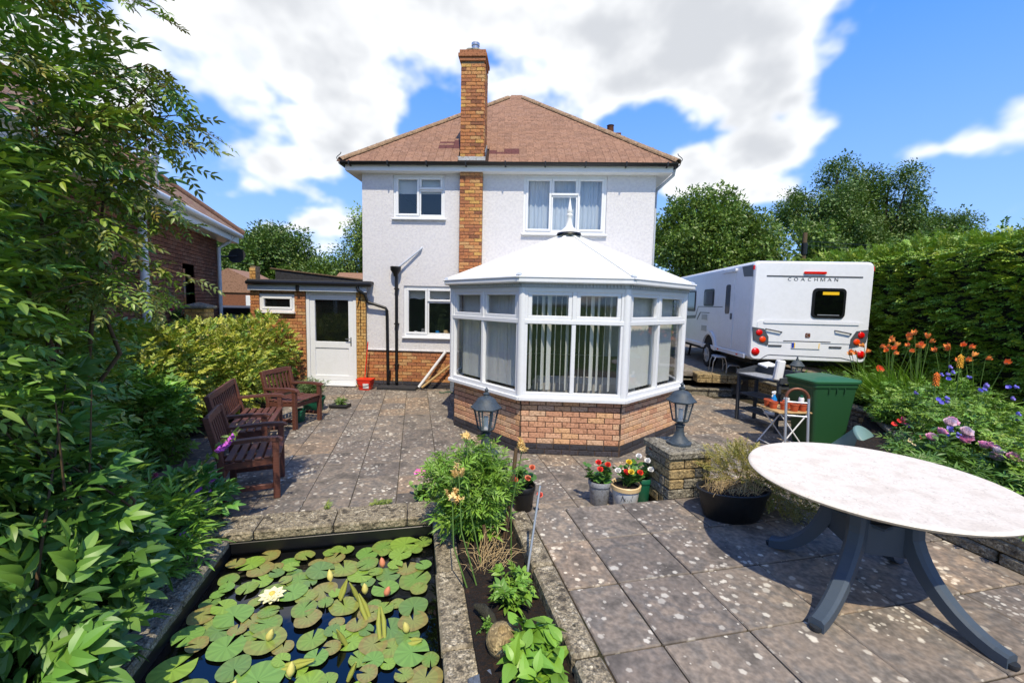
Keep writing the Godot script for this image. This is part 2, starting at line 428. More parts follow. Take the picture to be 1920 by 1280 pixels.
func make_sky() -> Sky:
	var w := 1536
	var h := 768
	var im := Image.create(w, h, false, Image.FORMAT_RGBF)
	var n1 := noise(1.7, 5, 7)
	var n2 := noise(4.6, 9, 6)
	# cloud banks: direction (x, y, z), angular size, strength
	var banks := [[-0.654, 0.351, -0.670, 0.125, 0.75], [-0.548, 0.414, -0.727, 0.178, 0.85], [-0.549, 0.344, -0.762, 0.142, 0.75], [-0.387, 0.441, -0.810, 0.187, 0.90], [-0.389, 0.346, -0.854, 0.115, 0.70], [-0.216, 0.502, -0.837, 0.200, 0.90], [-0.057, 0.476, -0.878, 0.188, 0.85], [0.106, 0.488, -0.866, 0.193, 0.90], [0.177, 0.405, -0.897, 0.095, 0.65], [0.262, 0.493, -0.829, 0.173, 0.85], [0.317, 0.406, -0.857, 0.120, 0.75], [0.403, 0.434, -0.806, 0.121, 0.80], [0.392, 0.325, -0.861, 0.101, 0.85], [0.320, 0.294, -0.901, 0.075, 0.75], [0.459, 0.358, -0.813, 0.075, 0.75], [0.470, 0.450, -0.760, 0.095, 0.70], [0.510, 0.461, -0.727, 0.074, 0.60], [-0.502, 0.260, -0.825, 0.077, 0.75], [-0.454, 0.190, -0.870, 0.082, 0.70], [-0.537, 0.231, -0.811, 0.051, 0.60], [-0.519, 0.126, -0.845, 0.064, 0.50], [0.654, 0.268, -0.708, 0.044, 0.60], [0.623, 0.252, -0.741, 0.038, 0.50], [0.677, 0.280, -0.680, 0.035, 0.55], [0.585, 0.323, -0.744, 0.034, 0.45], [0.701, 0.152, -0.696, 0.048, 0.50], [-0.421, 0.249, -0.872, 0.065, 0.60], [-0.714, 0.364, -0.598, 0.090, 0.60], [-0.644, 0.256, -0.721, 0.054, 0.50], [0.560, 0.373, -0.739, 0.093, -0.50], [-0.590, 0.254, -0.766, 0.058, -0.35], [-0.241, 0.369, -0.898, 0.049, -0.35], [0.186, 0.333, -0.924, 0.061, -0.40], [0.534, 0.288, -0.795, 0.055, -0.30]]
	var bd := []
	for b in banks: bd.append([Vector3(b[0], b[1], b[2]).normalized(), b[3], b[4]])
	for y in h:
		var el := (0.5 - (y + 0.5) / h) * PI
		for x in w:
			var az := ((x + 0.5) / w - 0.5) * TAU + PI   # the middle of a panorama lies towards +z
			var d := Vector3(sin(az) * cos(el), sin(el), -cos(az) * cos(el))
			if el < -0.03:
				im.set_pixel(x, y, Color(0.16, 0.17, 0.13))
				continue
			var up := clampf(d.y, 0, 1)
			var q := Color(0.42, 0.66, 0.96).lerp(Color(0.045, 0.22, 0.78), pow(clampf(up * 1.7, 0, 1), 0.6))
			var bias := 0.0
			var inview := clampf(-d.z * 2.0, 0, 1)
			var less := 0.0
			for b in bd:
				var c := d.dot(b[0])
				if c < 0.5: continue
				var a: float = acos(minf(c, 1.0)) / b[1]
				if a > 2.4: continue
				if b[2] > 0.0: bias = maxf(bias, b[2] * exp(-a * a * 0.8))
				else: less = maxf(less, -b[2] * exp(-a * a))
			bias -= less
			var s := Vector3(d.x, d.y * 1.7, d.z) / (0.35 + d.y * 0.65)
			var f := n1.get_noise_3dv(s) * 0.75 + n2.get_noise_3dv(s) * 0.22
			var dens := smoothstep(0.30, 0.60, bias * 0.92 + f * 1.0 + 0.30 * (1.0 - inview))
			if dens > 0.0:
				var thick := smoothstep(0.42, 1.05, bias * 0.9 + f * 0.9 + n2.get_noise_3dv(s * 0.6 + Vector3(3, 1, 2)) * 0.35 + 0.12 * (1.0 - inview))
				var cc := Color(0.84, 0.85, 0.86).lerp(Color(0.50, 0.52, 0.555), thick)
				q = q.lerp(cc, dens)
			im.set_pixel(x, y, q)
	var pm := PanoramaSkyMaterial.new()
	pm.panorama = ImageTexture.create_from_image(im)
	var sk := Sky.new()
	sk.sky_material = pm
	return sk

# ------------------------------------------------------------------ the scene
func _ready():
	rng.seed = 7
	var cam := Camera3D.new()
	cam.name = "camera"
	add_child(cam)
	cam.position = Vector3(0, 2.03, 0)
	cam.rotation_degrees = Vector3(-5.1, 2.9, 1.3)
	cam.fov = 77.32
	cam.near = 0.05
	cam.far = 900.0
	cam.current = true
	var we := WorldEnvironment.new()
	we.name = "environment"
	var env := Environment.new()
	env.background_mode = Environment.BG_SKY
	env.sky = make_sky()
	env.background_energy_multiplier = 1.0
	env.tonemap_mode = Environment.TONE_MAPPER_LINEAR
	env.tonemap_exposure = 1.42
	env.sdfgi_enabled = true; env.ssao_enabled = true; env.ssil_enabled = true
	we.environment = env
	add_child(we)
	var sun := DirectionalLight3D.new()
	sun.name = "sun"
	sun.light_energy = 1.15
	sun.light_color = Color(1.0, 0.95, 0.85)
	sun.light_angular_distance = 0.55
	sun.shadow_enabled = true
	add_child(sun)
	var az := deg_to_rad(13.0)
	var el := deg_to_rad(57.0)
	sun.look_at_from_position(Vector3(cos(el) * sin(az), sin(el), cos(el) * cos(az)) * 50.0, Vector3.ZERO)
	make_materials()
	setting()
	house()
	side_extension()
	conservatory()
	pond()
	terrace_things()
	neighbour()
	caravan()
	patio_things()
	planting()
	far_trees()

# ------------------------------------------------------------------ ground and paving
func setting():
	var m := MB.new()
	m.quad(Vector3(-400, -0.6, 400), Vector3(400, -0.6, 400), Vector3(400, -0.6, -400), Vector3(-400, -0.6, -400))
	struct("ground", m, M.lawn)
	# lower patio: bed of mortar and separate slabs
	m = MB.new()
	var base := PackedVector2Array()
	for p: Vector3 in [gp(-3.9, 4.0), gp(0.36, 4.0), gp(0.36, 3.42), gp(4.4, 3.42), gp(7.0, 5.2), Vector3(4.95, 0, -10.3), Vector3(-6.7, 0, -10.3), Vector3(-5.2, 0, -6.0)]:
		base.append(Vector2(p.x, -p.z))
	m.prism(base, -0.62, -0.012, Transform3D(Basis(Vector3.RIGHT, -PI / 2), Vector3.ZERO))
	var lp := struct("lower_patio", m, M.joint)
	var slab := MB.new()
	slab.box(Vector3(0, -0.02, 0), Vector3(0.444, 0.04, 0.454), Basis(), 0.006)
	var sm := slab.mesh()
	var spots := []
	for i in range(-9, 18):
		for j in range(-1, 18):
			var u := -0.19 + 0.45 * (i + 0.5)
			var w := 4.05 + 0.46 * (j + 0.5)
			var p := gp(u, w)
			if j < 0 and u < 0.6: continue
			if j < 0: w += 0.0
			if p.z < HZ - 0.1 or p.x < -5.15 - (p.z + 8.0) * 0.2 - 0.1 and p.z > -9.0: continue
			if p.x < -4.85 and p.z > -8.4: continue
			if p.x < -6.5: continue
			if absf(p.x - 0.52) < 1.5 and p.z < -7.1: continue
			if absf(p.x - 0.52) < 1.45 - maxf(0, p.z + 6.85) * 0.93 and p.z < -6.05: continue
			if u > 4.3 and w < 3.5 + (u - 4.3) * 0.65: continue
			if u > 7.1: continue
			if p.x > 4.95 - (p.z + 10.0) * 0.1: continue
			spots.append([p.length(), p, i, j])
	spots.sort_custom(func(a, b): return a[0] < b[0])
	var rest := MB.new()
	for k in spots.size():
		var p: Vector3 = spots[k][1]
		var b := Basis(Vector3.UP, GA) * Basis(Vector3.RIGHT, rnd(-0.005, 0.005)) * Basis(Vector3.BACK, rnd(-0.005, 0.005))
		var at := p + Vector3(0, rnd(-0.002, 0.002), 0)
		var tone: int = [0, 1, 3, 5, 0, 1, 2, 4, 3, 1][rng.randi() % 10]
		if k < 298:
			var o := part("slab", sm, M["slab%d" % tone], lp)
			o.transform = Transform3D(b, at)
		else: rest.box(at + Vector3(0, -0.02, 0), Vector3(0.444, 0.04, 0.454), Basis(Vector3.UP, GA), 0.006)
	if spots.size() > 298: part("paving", rest, M.slab0, lp).set_meta("kind", "stuff")
	# raised terrace
	m = MB.new()
	m.box(gp(2.5, 1.2, -0.21), Vector3(3.36, 0.79, 4.58), Basis(Vector3.UP, GA))
	var tr := struct("terrace", m, M.joint)
	var cols := [0.965, 1.32, 1.87, 2.42, 2.97, 3.52, 4.07]
	cols.append(4.2)
	for i in cols.size() - 1:
		for j in 9:
			var w := 3.5 - 0.525 * (j + 0.5)
			var wd: float = cols[i + 1] - cols[i]
			var s := MB.new()
			s.box(Vector3(0, -0.025, 0), Vector3(wd - 0.009, 0.05, 0.516), Basis(), 0.007)
			var o := part("slab", s, M["slab%d" % ([0, 1, 5, 3, 0, 2, 1][(i * 3 + j * 5 + (i * j) % 3) % 7])], tr)
			o.transform = Transform3D(Basis(Vector3.UP, GA) * Basis(Vector3.RIGHT, rnd(-0.004, 0.004)), gp((cols[i] + cols[i + 1]) * 0.5, w, 0.2 + rnd(-0.002, 0.002)))
	for j in 6:
		var s := MB.new()
		s.box(Vector3(0, -0.1, 0), Vector3(0.155, 0.24, 0.78), Basis(), 0.018)
		part("kerb_stone", s, M.coping, tr).transform = Transform3D(Basis(Vector3.UP, GA), gp(0.882, 3.12 - 0.79 * j, 0.185 + rnd(-0.004, 0.004)))
	# soil of the beds
	m = MB.new()
	m.box(gp(0.58, 1.6, -0.28), Vector3(0.5, 0.76, 4.3), Basis(Vector3.UP, GA))
	struct("soil_strip", m, M.soil)
	m = MB.new()
	m.box(gp(-3.55, 1.3, -0.28), Vector3(3.4, 0.66, 5.3), Basis(Vector3.UP, GA))
	m.box(Vector3(-6.05, -0.27, -6.6), Vector3(2.2, 0.6, 6.4))
	struct("border_soil", m, M.soil)
	# raised bed, lawn and drive on the higher side
	m = MB.new()
	var bp := PackedVector2Array()
	for p: Vector3 in [gp(4.42, -1.5), gp(4.42, 3.45), gp(6.98, 5.25), Vector3(5.12, 0, -10.0), Vector3(6.9, 0, -9.2), Vector3(6.3, 0, -5.0), Vector3(6.3, 0, 2.0)]:
		bp.append(Vector2(p.x, -p.z))
	m.prism(bp, -0.6, 0.38, Transform3D(Basis(Vector3.RIGHT, -PI / 2), Vector3.ZERO))
	struct("raised_bed_soil", m, M.soil)
	m = MB.new()
	m.box(Vector3(9.3, -0.06, -4.5), Vector3(6.4, 0.98, 15))
	struct("lawn", m, M.lawn)
	m = MB.new()
	m.box(Vector3(5.05, -0.03, -18.75), Vector3(4.9, 1.06, 16.9))
	m.box(Vector3(7.2, -0.03, -11.5), Vector3(4.0, 1.055, 4.2))
	struct("drive", m, M.drive)

# ------------------------------------------------------------------ walls
func holed(m: MB, x0: float, x1: float, y0: float, y1: float, z: float, thick: float, holes: Array):
	var xs := [x0, x1]
	var ys := [y0, y1]
	for r: Rect2 in holes:
		for a in [r.position.x, r.end.x]: if not a in xs: xs.append(a)
		for a in [r.position.y, r.end.y]: if not a in ys: ys.append(a)
	xs.sort(); ys.sort()
	for i in xs.size() - 1:
		for j in ys.size() - 1:
			var c := Vector2((xs[i] + xs[i + 1]) * 0.5, (ys[j] + ys[j + 1]) * 0.5)
			var inside := false
			for r: Rect2 in holes: if r.has_point(c): inside = true
			if inside: continue
			m.quad(Vector3(xs[i], ys[j], z), Vector3(xs[i + 1], ys[j], z), Vector3(xs[i + 1], ys[j + 1], z), Vector3(xs[i], ys[j + 1], z))
			m.quad(Vector3(xs[i + 1], ys[j], z - thick), Vector3(xs[i], ys[j], z - thick), Vector3(xs[i], ys[j + 1], z - thick), Vector3(xs[i + 1], ys[j + 1], z - thick))
	for r: Rect2 in holes:
		var a := r.position; var b := r.end
		m.quad(Vector3(a.x, a.y, z), Vector3(a.x, a.y, z - thick), Vector3(a.x, b.y, z - thick), Vector3(a.x, b.y, z))
		m.quad(Vector3(b.x, a.y, z - thick), Vector3(b.x, a.y, z), Vector3(b.x, b.y, z), Vector3(b.x, b.y, z - thick))
		m.quad(Vector3(a.x, a.y, z - thick), Vector3(a.x, a.y, z), Vector3(b.x, a.y, z), Vector3(b.x, a.y, z - thick))
		m.quad(Vector3(a.x, b.y, z), Vector3(a.x, b.y, z - thick), Vector3(b.x, b.y, z - thick), Vector3(b.x, b.y, z))

var brick_meshes := {}
func brick_mesh(l: float, h: float, d: float) -> ArrayMesh:
	var key := "%.3f %.3f %.3f" % [l, h, d]
	if not brick_meshes.has(key):
		var m := MB.new()
		m.box(Vector3.ZERO, Vector3(l, h, d), Basis(), 0.004)
		brick_meshes[key] = m.mesh()
	return brick_meshes[key]
# courses of stretchers in a plane: o is the lower corner, r runs along, out points at the viewer
func lay(parent: Node, o: Vector3, r: Vector3, out: Vector3, length: float, y0: float, y1: float, mats: Array, holes := [], phase := 0, called := "brick", bl := 0.225, bh := 0.075):
	var b := Basis(r, Vector3.UP, out)
	var rows := int((y1 - y0) / bh + 0.01)
	for j in rows:
		var x := -bl * 0.5 if (j + phase) % 2 else 0.0
		while x < length - 0.012:
			var a := maxf(x, 0.0)
			var e := minf(x + bl, length)
			x += bl
			if e - a < 0.03: continue
			var mid := (a + e) * 0.5
			var y := y0 + (j + 0.5) * bh
			# a brick that meets an opening is cut at it (openings measured from o along r)
			var gone := false
			for w: Rect2 in holes:
				if y < w.position.y - 0.03 or y > w.end.y + 0.03: continue
				if a >= w.position.x - 0.01 and e <= w.end.x + 0.01: gone = true
				elif a < w.position.x and e > w.position.x: e = w.position.x
				elif a < w.end.x and e > w.end.x: a = w.end.x
			if gone or e - a < 0.025: continue
			mid = (a + e) * 0.5
			var q := part(called, brick_mesh(snappedf(e - a - 0.010, 0.005), bh - 0.010, 0.03), mats[rng.randi() % mats.size()], parent)
			q.transform = Transform3D(b, o + r * mid + Vector3.UP * y + out * rnd(-0.0025, 0.0025))

func ring(m: MB, x0: float, x1: float, y0: float, y1: float, z: float, w: float, d: float, bev := 0.006):
	# a mitre-free rectangular frame in the x-y plane; d is its depth, z its front
	var zc := z - d * 0.5
	m.box(Vector3((x0 + x1) * 0.5, y0 + w * 0.5, zc), Vector3(x1 - x0, w, d), Basis(), bev)
	m.box(Vector3((x0 + x1) * 0.5, y1 - w * 0.5, zc), Vector3(x1 - x0, w, d), Basis(), bev)
	m.box(Vector3(x0 + w * 0.5, (y0 + y1) * 0.5, zc - 0.0015), Vector3(w, y1 - y0 - 2 * w, d - 0.003), Basis(), bev * 0.6)
	m.box(Vector3(x1 - w * 0.5, (y0 + y1) * 0.5, zc - 0.0015), Vector3(w, y1 - y0 - 2 * w, d - 0.003), Basis(), bev * 0.6)

# lights: [x0, x1, y0, y1, opens] as shares of the window
func window_unit(parent: Node, r: Rect2, z: float, lights: Array, sill := true) -> MeshInstance3D:
	var m := MB.new()
	ring(m, r.position.x, r.end.x, r.position.y, r.end.y, z, 0.055, 0.07)
	var f := part("window", m, M.upvc, parent)
	var iw := r.size.x - 0.11
	var ih := r.size.y - 0.11
	for l in lights:
		var a := Vector2(r.position.x + 0.055 + iw * l[0], r.position.y + 0.055 + ih * l[2])
		var b := Vector2(r.position.x + 0.055 + iw * l[1], r.position.y + 0.055 + ih * l[3])
		var s := MB.new()
		ring(s, a.x + 0.002, b.x - 0.002, a.y + 0.002, b.y - 0.002, z + (0.016 if l[4] else -0.008), 0.05 if l[4] else 0.032, 0.055)
		part("sash", s, M.upvc, f)
		var g := MB.new()
		g.box(Vector3((a.x + b.x) * 0.5, (a.y + b.y) * 0.5, z - 0.03), Vector3(b.x - a.x - 0.05, b.y - a.y - 0.05, 0.006))
		part("pane", g, M.glass, f)
	if sill:
		var s := MB.new()
		s.box(Vector3(r.get_center().x, r.position.y - 0.022, z + 0.02), Vector3(r.size.x + 0.06, 0.04, 0.16), Basis(), 0.008)
		part("sill", s, M.upvc, f)
	return f

func drape(x0: float, x1: float, y0: float, y1: float, z: float, folds: float, amp: float) -> MB:
	var m := MB.new()
	var nx := 60
	var prev := []
	for i in nx + 1:
		var x := lerpf(x0, x1, float(i) / nx)
		var zz := z + amp * sin(i / float(nx) * folds * TAU + 0.8 * sin(i * 0.21))
		var cur := [Vector3(x, y0, zz), Vector3(x, y1, zz * 0.4 + z * 0.6)]
		if i > 0: m.quad(prev[0], cur[0], cur[1], prev[1])
		prev = cur
	return m

func house():
	var h := thing("house", "two storey house with pale roughcast walls and brown tiled hip roof", "house")
	var w1 := Rect2(-3.26, 3.90, 1.18, 0.965)
	var w2 := Rect2(-0.31, 3.60, 1.84, 1.265)
	var w3 := Rect2(-3.02, 1.21, 1.18, 1.17)
	var dr := Rect2(-0.6, 0.1, 2.2, 2.1)
	var m := MB.new()
	holed(m, -3.98, 2.58, 0.88, 4.98, HZ, 0.27, [w1, w2, w3, Rect2(-0.6, 0.88, 2.2, 1.32)])
	for s: float in [-3.98, 2.58]:
		var o := 1.0 if s > 0 else -1.0
		m.box(Vector3(s - o * 0.135, 2.93, HZ - 4.6), Vector3(0.27, 4.10, 8.66))
	m.box(Vector3(-0.7, 2.93, HZ - 9.07), Vector3(6.56, 4.10, 0.27))
	# the bell cast above the plinth
	m.box(Vector3(-2.83, 0.885, HZ + 0.012), Vector3(2.3, 0.035, 0.03), Basis(), 0.008)
	part("wall", m, M.render, h)
	m = MB.new()
	holed(m, -3.98, 2.58, -0.6, 0.88, HZ - 0.012, 0.25, [Rect2(-0.6, 0.1, 2.2, 0.78)])
	m.box(Vector3(-3.86, 0.14, HZ - 4.6), Vector3(0.2, 1.48, 8.6))
	m.box(Vector3(2.46, 0.14, HZ - 4.6), Vector3(0.2, 1.48, 8.6))
	var pl := part("plinth", m, M.mortar, h)
	lay(pl, Vector3(-3.95, 0, HZ), Vector3.RIGHT, Vector3.BACK, 2.66, 0.15, 0.87, M.orange)
	lay(pl, Vector3(-3.95, 0, HZ), Vector3.RIGHT, Vector3.BACK, 2.66, 0.0, 0.15, M.blue, [], 1, "blue_brick")
	# rooms behind the windows
	m = MB.new()
	m.box(Vector3(-0.7, 2.55, HZ - 4.5), Vector3(6.0, 0.2, 8.5))
	m.box(Vector3(-0.7, 4.93, HZ - 4.5), Vector3(6.0, 0.08, 8.5))
	m.box(Vector3(-0.7, 0.0, HZ - 4.5), Vector3(6.0, 0.2, 8.5))
	m.box(Vector3(-1.4, 2.5, HZ - 2.6), Vector3(0.12, 4.9, 4.4))
	m.box(Vector3(-0.7, 2.5, HZ - 4.4), Vector3(6.0, 4.9, 0.1))
	part("rooms", m, M.interior, h)
	window_unit(h, w1, HZ - 0.03, [[0, 0.5, 0, 1, true], [0.5, 1, 0, 0.68, false], [0.5, 1, 0.68, 1, true]])
	window_unit(h, w2, HZ - 0.03, [[0, 0.33, 0, 1, true], [0.33, 0.665, 0, 0.68, false], [0.33, 0.665, 0.68, 1, true], [0.665, 1, 0, 1, true]])
	window_unit(h, w3, HZ - 0.03, [[0, 0.46, 0, 1, true], [0.46, 1, 0, 0.72, false], [0.46, 1, 0.72, 1, true]])
	m = MB.new()
	m.box(Vector3(w1.get_center().x, 4.66, HZ - 0.15), Vector3(1.1, 0.36, 0.01))
	m.box(Vector3(w1.get_center().x, 4.485, HZ - 0.15), Vector3(1.1, 0.025, 0.02))
	part("roller_blind", m, M.blind, h)
	var cu := MB.new()
	for c in [[-0.26, 0.30], [0.33, 0.92], [0.95, 1.50]]:
		var d := drape(c[0], c[1], 3.62, 4.83, HZ - 0.17, 6.0, 0.022)
		part("curtain", d, M.curtain, h)
	# scalloped kitchen blind
	var sc := PackedVector2Array([Vector2(-2.96, 2.34), Vector2(-2.96, 2.10)])
	for k in 25: sc.append(Vector2(-2.96 + k * 1.06 / 24.0, 2.07 + 0.03 * absf(sin(k * PI / 6.0))))
	sc.append(Vector2(-1.90, 2.34))
	m = MB.new()
	m.prism(sc, HZ - 0.19, HZ - 0.185)
	part("kitchen_blind", m, M.blind, h)
	m = MB.new()
	m.box(Vector3(-2.43, 1.235, HZ - 0.27), Vector3(1.3, 0.03, 0.26))
	part("window_board", m, M.upvc, h)
	# eaves
	var ez := HZ + 0.2
	m = MB.new()
	m.box(Vector3(-0.70, 4.96, ez - 0.012), Vector3(7.16, 0.15, 0.024), Basis(), 0.003)
	m.box(Vector3(-4.27, 4.96, ez - 4.95), Vector3(0.024, 0.15, 9.8))
	m.box(Vector3(2.87, 4.96, ez - 4.95), Vector3(0.024, 0.15, 9.8))
	part("fascia", m, M.upvc, h)
	m = MB.new()
	m.box(Vector3(-0.70, 4.888, HZ + 0.093), Vector3(7.12, 0.012, 0.185))
	m.box(Vector3(-4.12, 4.889, HZ - 4.7), Vector3(0.28, 0.012, 9.4))
	m.box(Vector3(2.72, 4.889, HZ - 4.7), Vector3(0.28, 0.012, 9.4))
	part("soffit", m, M.upvc, h)
	m = MB.new()
	var gut := PackedVector2Array()
	for k in 9: gut.append(Vector2(cos(PI + PI * k / 8.0), sin(PI + PI * k / 8.0)) * 0.062)
	for k in 9: gut.append(Vector2(cos(TAU - PI * k / 8.0), sin(TAU - PI * k / 8.0)) * 0.052)
	m.prism(gut, 0.0, 7.30, Transform3D(Basis(Vector3.BACK, Vector3.UP, Vector3.LEFT).orthonormalized(), Vector3(2.95, 5.05, ez + 0.065)))
	for k in 9: m.box(Vector3(-4.15 + k * 0.86, 5.02, ez + 0.06), Vector3(0.03, 0.10, 0.14), Basis(), 0.004)
	for s: float in [-4.35, 2.95]:
		m.prism(gut, 0.0, 9.8, Transform3D(Basis(), Vector3(s, 5.05, ez - 9.75)))
	part("gutter", m, M.black, h)
	# swan neck at the corner
	m = MB.new()
	m.tube([Vector3(2.95, 5.0, HZ + 0.05), Vector3(2.94, 4.88, HZ + 0.03), Vector3(2.66, 4.62, HZ - 0.2), Vector3(2.65, 4.5, HZ - 0.22), Vector3(2.65, 0, HZ - 0.22)], 0.034, 10)
	part("downpipe", m, M.greytrim, h)
	# roof
	var e0 := Vector3(-4.36, 5.055, ez + 0.04)
	var e1 := Vector3(2.96, 5.055, ez + 0.04)
	var ap := Vector3(-0.70, 8.08, -13.1)
	var e2 := Vector3(2.96, 5.055, ez - 9.8)
	var e3 := Vector3(-4.36, 5.055, ez - 9.8)
	var aq := Vector3(-0.70, 8.08, -15.6)
	m = MB.new()
	m.tri(e0, e1, ap); m.quad(e1, e2, aq, ap); m.tri(e2, e3, aq); m.quad(e3, e0, ap, aq)
	m.quad(e0, e3, e2, e1)
	var rf := part("roof", m, M.tilebed, h)
	var sl := (ap - (e0 + e1) * 0.5)
	var slen := sl.length()
	var up := sl / slen
	var nrm := Vector3.RIGHT.cross(up).normalized() * -1.0
	if nrm.y < 0: nrm = -nrm
	var gauge := 0.1
	var rows := int(slen / gauge)
	var tw := 0.168
	var tmesh := MB.new()
	tmesh.box(Vector3(0, 0, 0), Vector3(tw - 0.004, 0.018, 0.17), Basis(), 0.003)
	var tm := tmesh.mesh()
	var more := []
	for q in 5: more.append(MB.new())
	var moredark := MB.new()
	var count := 0
	var tb := Basis(Vector3.RIGHT, nrm, -up)
	tb = tb * Basis(Vector3.RIGHT, 0.12)
	for j in rows:
		var t := j * gauge / slen
		var xa := lerpf(e0.x, ap.x, t)
		var xb := lerpf(e1.x, ap.x, t)
		var x := xa + (0.0 if j % 2 else -tw * 0.5)
		while x < xb:
			var cx := x + tw * 0.5
			x += tw
			if cx < xa - 0.02 or cx > xb + 0.02: continue
			if cx > -1.80 and cx < -1.14 and j * gauge < 0.62: continue
			var p := Vector3(cx, e0.y, e0.z) + up * (j * gauge + 0.075) + nrm * (0.028 + rnd(-0.002, 0.003))
			var bb := tb * Basis(Vector3.UP, rnd(-0.012, 0.012))
			var dark := (Vector2(cx + 2.0, (j - 8) * 0.13).length() < 0.34 and cx < -1.7) or (Vector2((cx + 0.75) * 0.8, (j - 4) * 0.16).length() < 0.27)
			if dark and rng.randf() < 0.25: dark = false
			if count < 295:
				var o := part("tile", tm, M.darktile if dark else M.tile[rng.randi() % 5], rf)
				o.transform = Transform3D(bb, p)
			elif dark: moredark.box(p, Vector3(tw - 0.004, 0.018, 0.17), bb)
			else: more[rng.randi() % 5].box(p, Vector3(tw - 0.004, 0.018, 0.17), bb)
			count += 1
	for q in 5: part("tiles_above", more[q], M.tile[q], rf).set_meta("kind", "stuff")
	if moredark.v.size(): part("tiles_above", moredark, M.darktile, rf).set_meta("kind", "stuff")
	var hm := MB.new()
	var arc := PackedVector2Array()
	for k in 9: arc.append(Vector2(cos(PI * k / 8.0) * 0.115, sin(PI * k / 8.0) * 0.085))
	for k in 9: arc.append(Vector2(cos(PI - PI * k / 8.0) * 0.098, sin(PI - PI * k / 8.0) * 0.068 - 0.004))
	hm.prism(arc, 0.0, 0.40)
	var hmesh := hm.mesh()
	for s: Vector3 in [e0, e1]:
		var d := (ap - s)
		var l := d.length()
		d /= l
		var xx := d.cross(Vector3.UP).normalized()
		var k := 0.0
		while k < l - 0.42:
			var o := part("hip_tile", hmesh, M.hiptile, rf)
			o.transform = Transform3D(Basis(-xx, xx.cross(d) * 1.0, d).orthonormalized(), s + d * k + Vector3(0, 0.012 + rnd(0, 0.006), 0))
			k += 0.37
	for s: Vector3 in [e0, e1]:     # hip irons
		var mm := MB.new()
		var o := Vector3(-1 if s == e0 else 1, 0, 0)
		var pts := []
		for k in 10: pts.append(s + o * (0.03 + 0.05 * sin(k * 0.55)) + Vector3(0, 0.02 + k * 0.02, 0.02))
		mm.tube(pts, 0.008, 6)
		part("hip_iron", mm, M.black, rf)
	# chimney
	m = MB.new()
	m.box(Vector3(-1.467, 3.6, HZ - 0.12), Vector3(0.495, 7.4, 0.49))
	var ch := part("chimney", m, M.mortar, h)
	var och: Array = M.orange + [M.yellow[0], M.orange[3], M.red[1], M.orange[0], M.orange[1]]
	lay(ch, Vector3(-1.7245, 0, HZ + 0.125), Vector3.RIGHT, Vector3.BACK, 0.515, 2.25, 4.95, och)
	lay(ch, Vector3(-1.7245, 0, HZ + 0.125), Vector3.RIGHT, Vector3.BACK, 0.515, 5.20, 7.20, och, [], 1)
	lay(ch, Vector3(-1.2095, 0, HZ + 0.125), Vector3.FORWARD, Vector3.RIGHT, 0.50, 5.20, 7.20, och)
	m = MB.new()
	m.box(Vector3(-1.47, 7.24, HZ - 0.12), Vector3(0.57, 0.075, 0.55), Basis(), 0.006)
	m.box(Vector3(-1.47, 7.318, HZ - 0.12), Vector3(0.62, 0.075, 0.60), Basis(), 0.006)
	m.box(Vector3(-1.47, 7.395, HZ - 0.12), Vector3(0.57, 0.075, 0.55), Basis(), 0.006)
	part("corbel", m, M.orange[3], ch)
	m = MB.new()
	m.lathe([Vector2(0.30, 7.43), Vector2(0.28, 7.47), Vector2(0.16, 7.53), Vector2(0.0, 7.54)], 8, Transform3D(Basis(Vector3.UP, PI / 8), Vector3(-1.47, 0, HZ - 0.12)))
	part("flaunching", m, M.stone, ch)
	m = MB.new()
	m.lathe([Vector2(0.075, 7.5), Vector2(0.075, 7.64), Vector2(0.09, 7.645), Vector2(0.09, 7.70), Vector2(0.0, 7.705)], 18, Transform3D(Basis(), Vector3(-1.45, 0, HZ - 0.12)))
	part("flue_pot", m, M.steel, ch)
	m = MB.new()
	m.box(Vector3(-1.47, 5.17, HZ + 0.142), Vector3(0.62, 0.10, 0.02), Basis(Vector3.RIGHT, -0.25), 0.004)
	m.box(Vector3(-1.175, 5.40, HZ - 0.08), Vector3(0.015, 0.12, 0.42), Basis(Vector3.RIGHT, 0.66), 0.004)
	part("flashing", m, M.lead, ch)
	# second stack beyond the ridge
	m = MB.new()
	m.box(Vector3(2.30, 6.6, -14.2), Vector3(0.5, 1.6, 0.5), Basis(), 0.01)
	m.lathe([Vector2(0.12, 7.4), Vector2(0.10, 7.68), Vector2(0.12, 7.70), Vector2(0.0, 7.7)], 12, Transform3D(Basis(), Vector3(2.25, 0, -14.2)))
	part("rear_stack", m, M.red[2], h)
	# rainwater hopper and pipe on the front
	m = MB.new()
	m.tube([Vector3(-3.17, 2.62, HZ + 0.06), Vector3(-3.17, 0.12, HZ + 0.06)], 0.036, 12)
	for y: float in [0.55, 1.5, 2.3]: m.box(Vector3(-3.17, y, HZ + 0.045), Vector3(0.10, 0.035, 0.09), Basis(), 0.005)
	part("downpipe", m, M.black, h)
	m = MB.new()
	m.lathe([Vector2(0.045, 2.58), Vector2(0.06, 2.64), Vector2(0.115, 2.72), Vector2(0.12, 2.80), Vector2(0.105, 2.80), Vector2(0.10, 2.73), Vector2(0.0, 2.66)], 14, Transform3D(Basis(), Vector3(-3.17, 0, HZ + 0.12)))
	part("hopper", m, M.black, h)
	m = MB.new()
	m.tube([Vector3(-3.10, 2.80, HZ + 0.10), Vector3(-2.62, 3.20, HZ + 0.04), Vector3(-2.60, 3.25, HZ + 0.0)], 0.024, 10)
	part("waste_pipe", m, M.greytrim, h)
	m = MB.new()
	m.box(Vector3(-3.1, 0.03, HZ + 0.2), Vector3(0.9, 0.07, 0.26), Basis(), 0.01)
	part("drain_surround", m, M.felt, h)
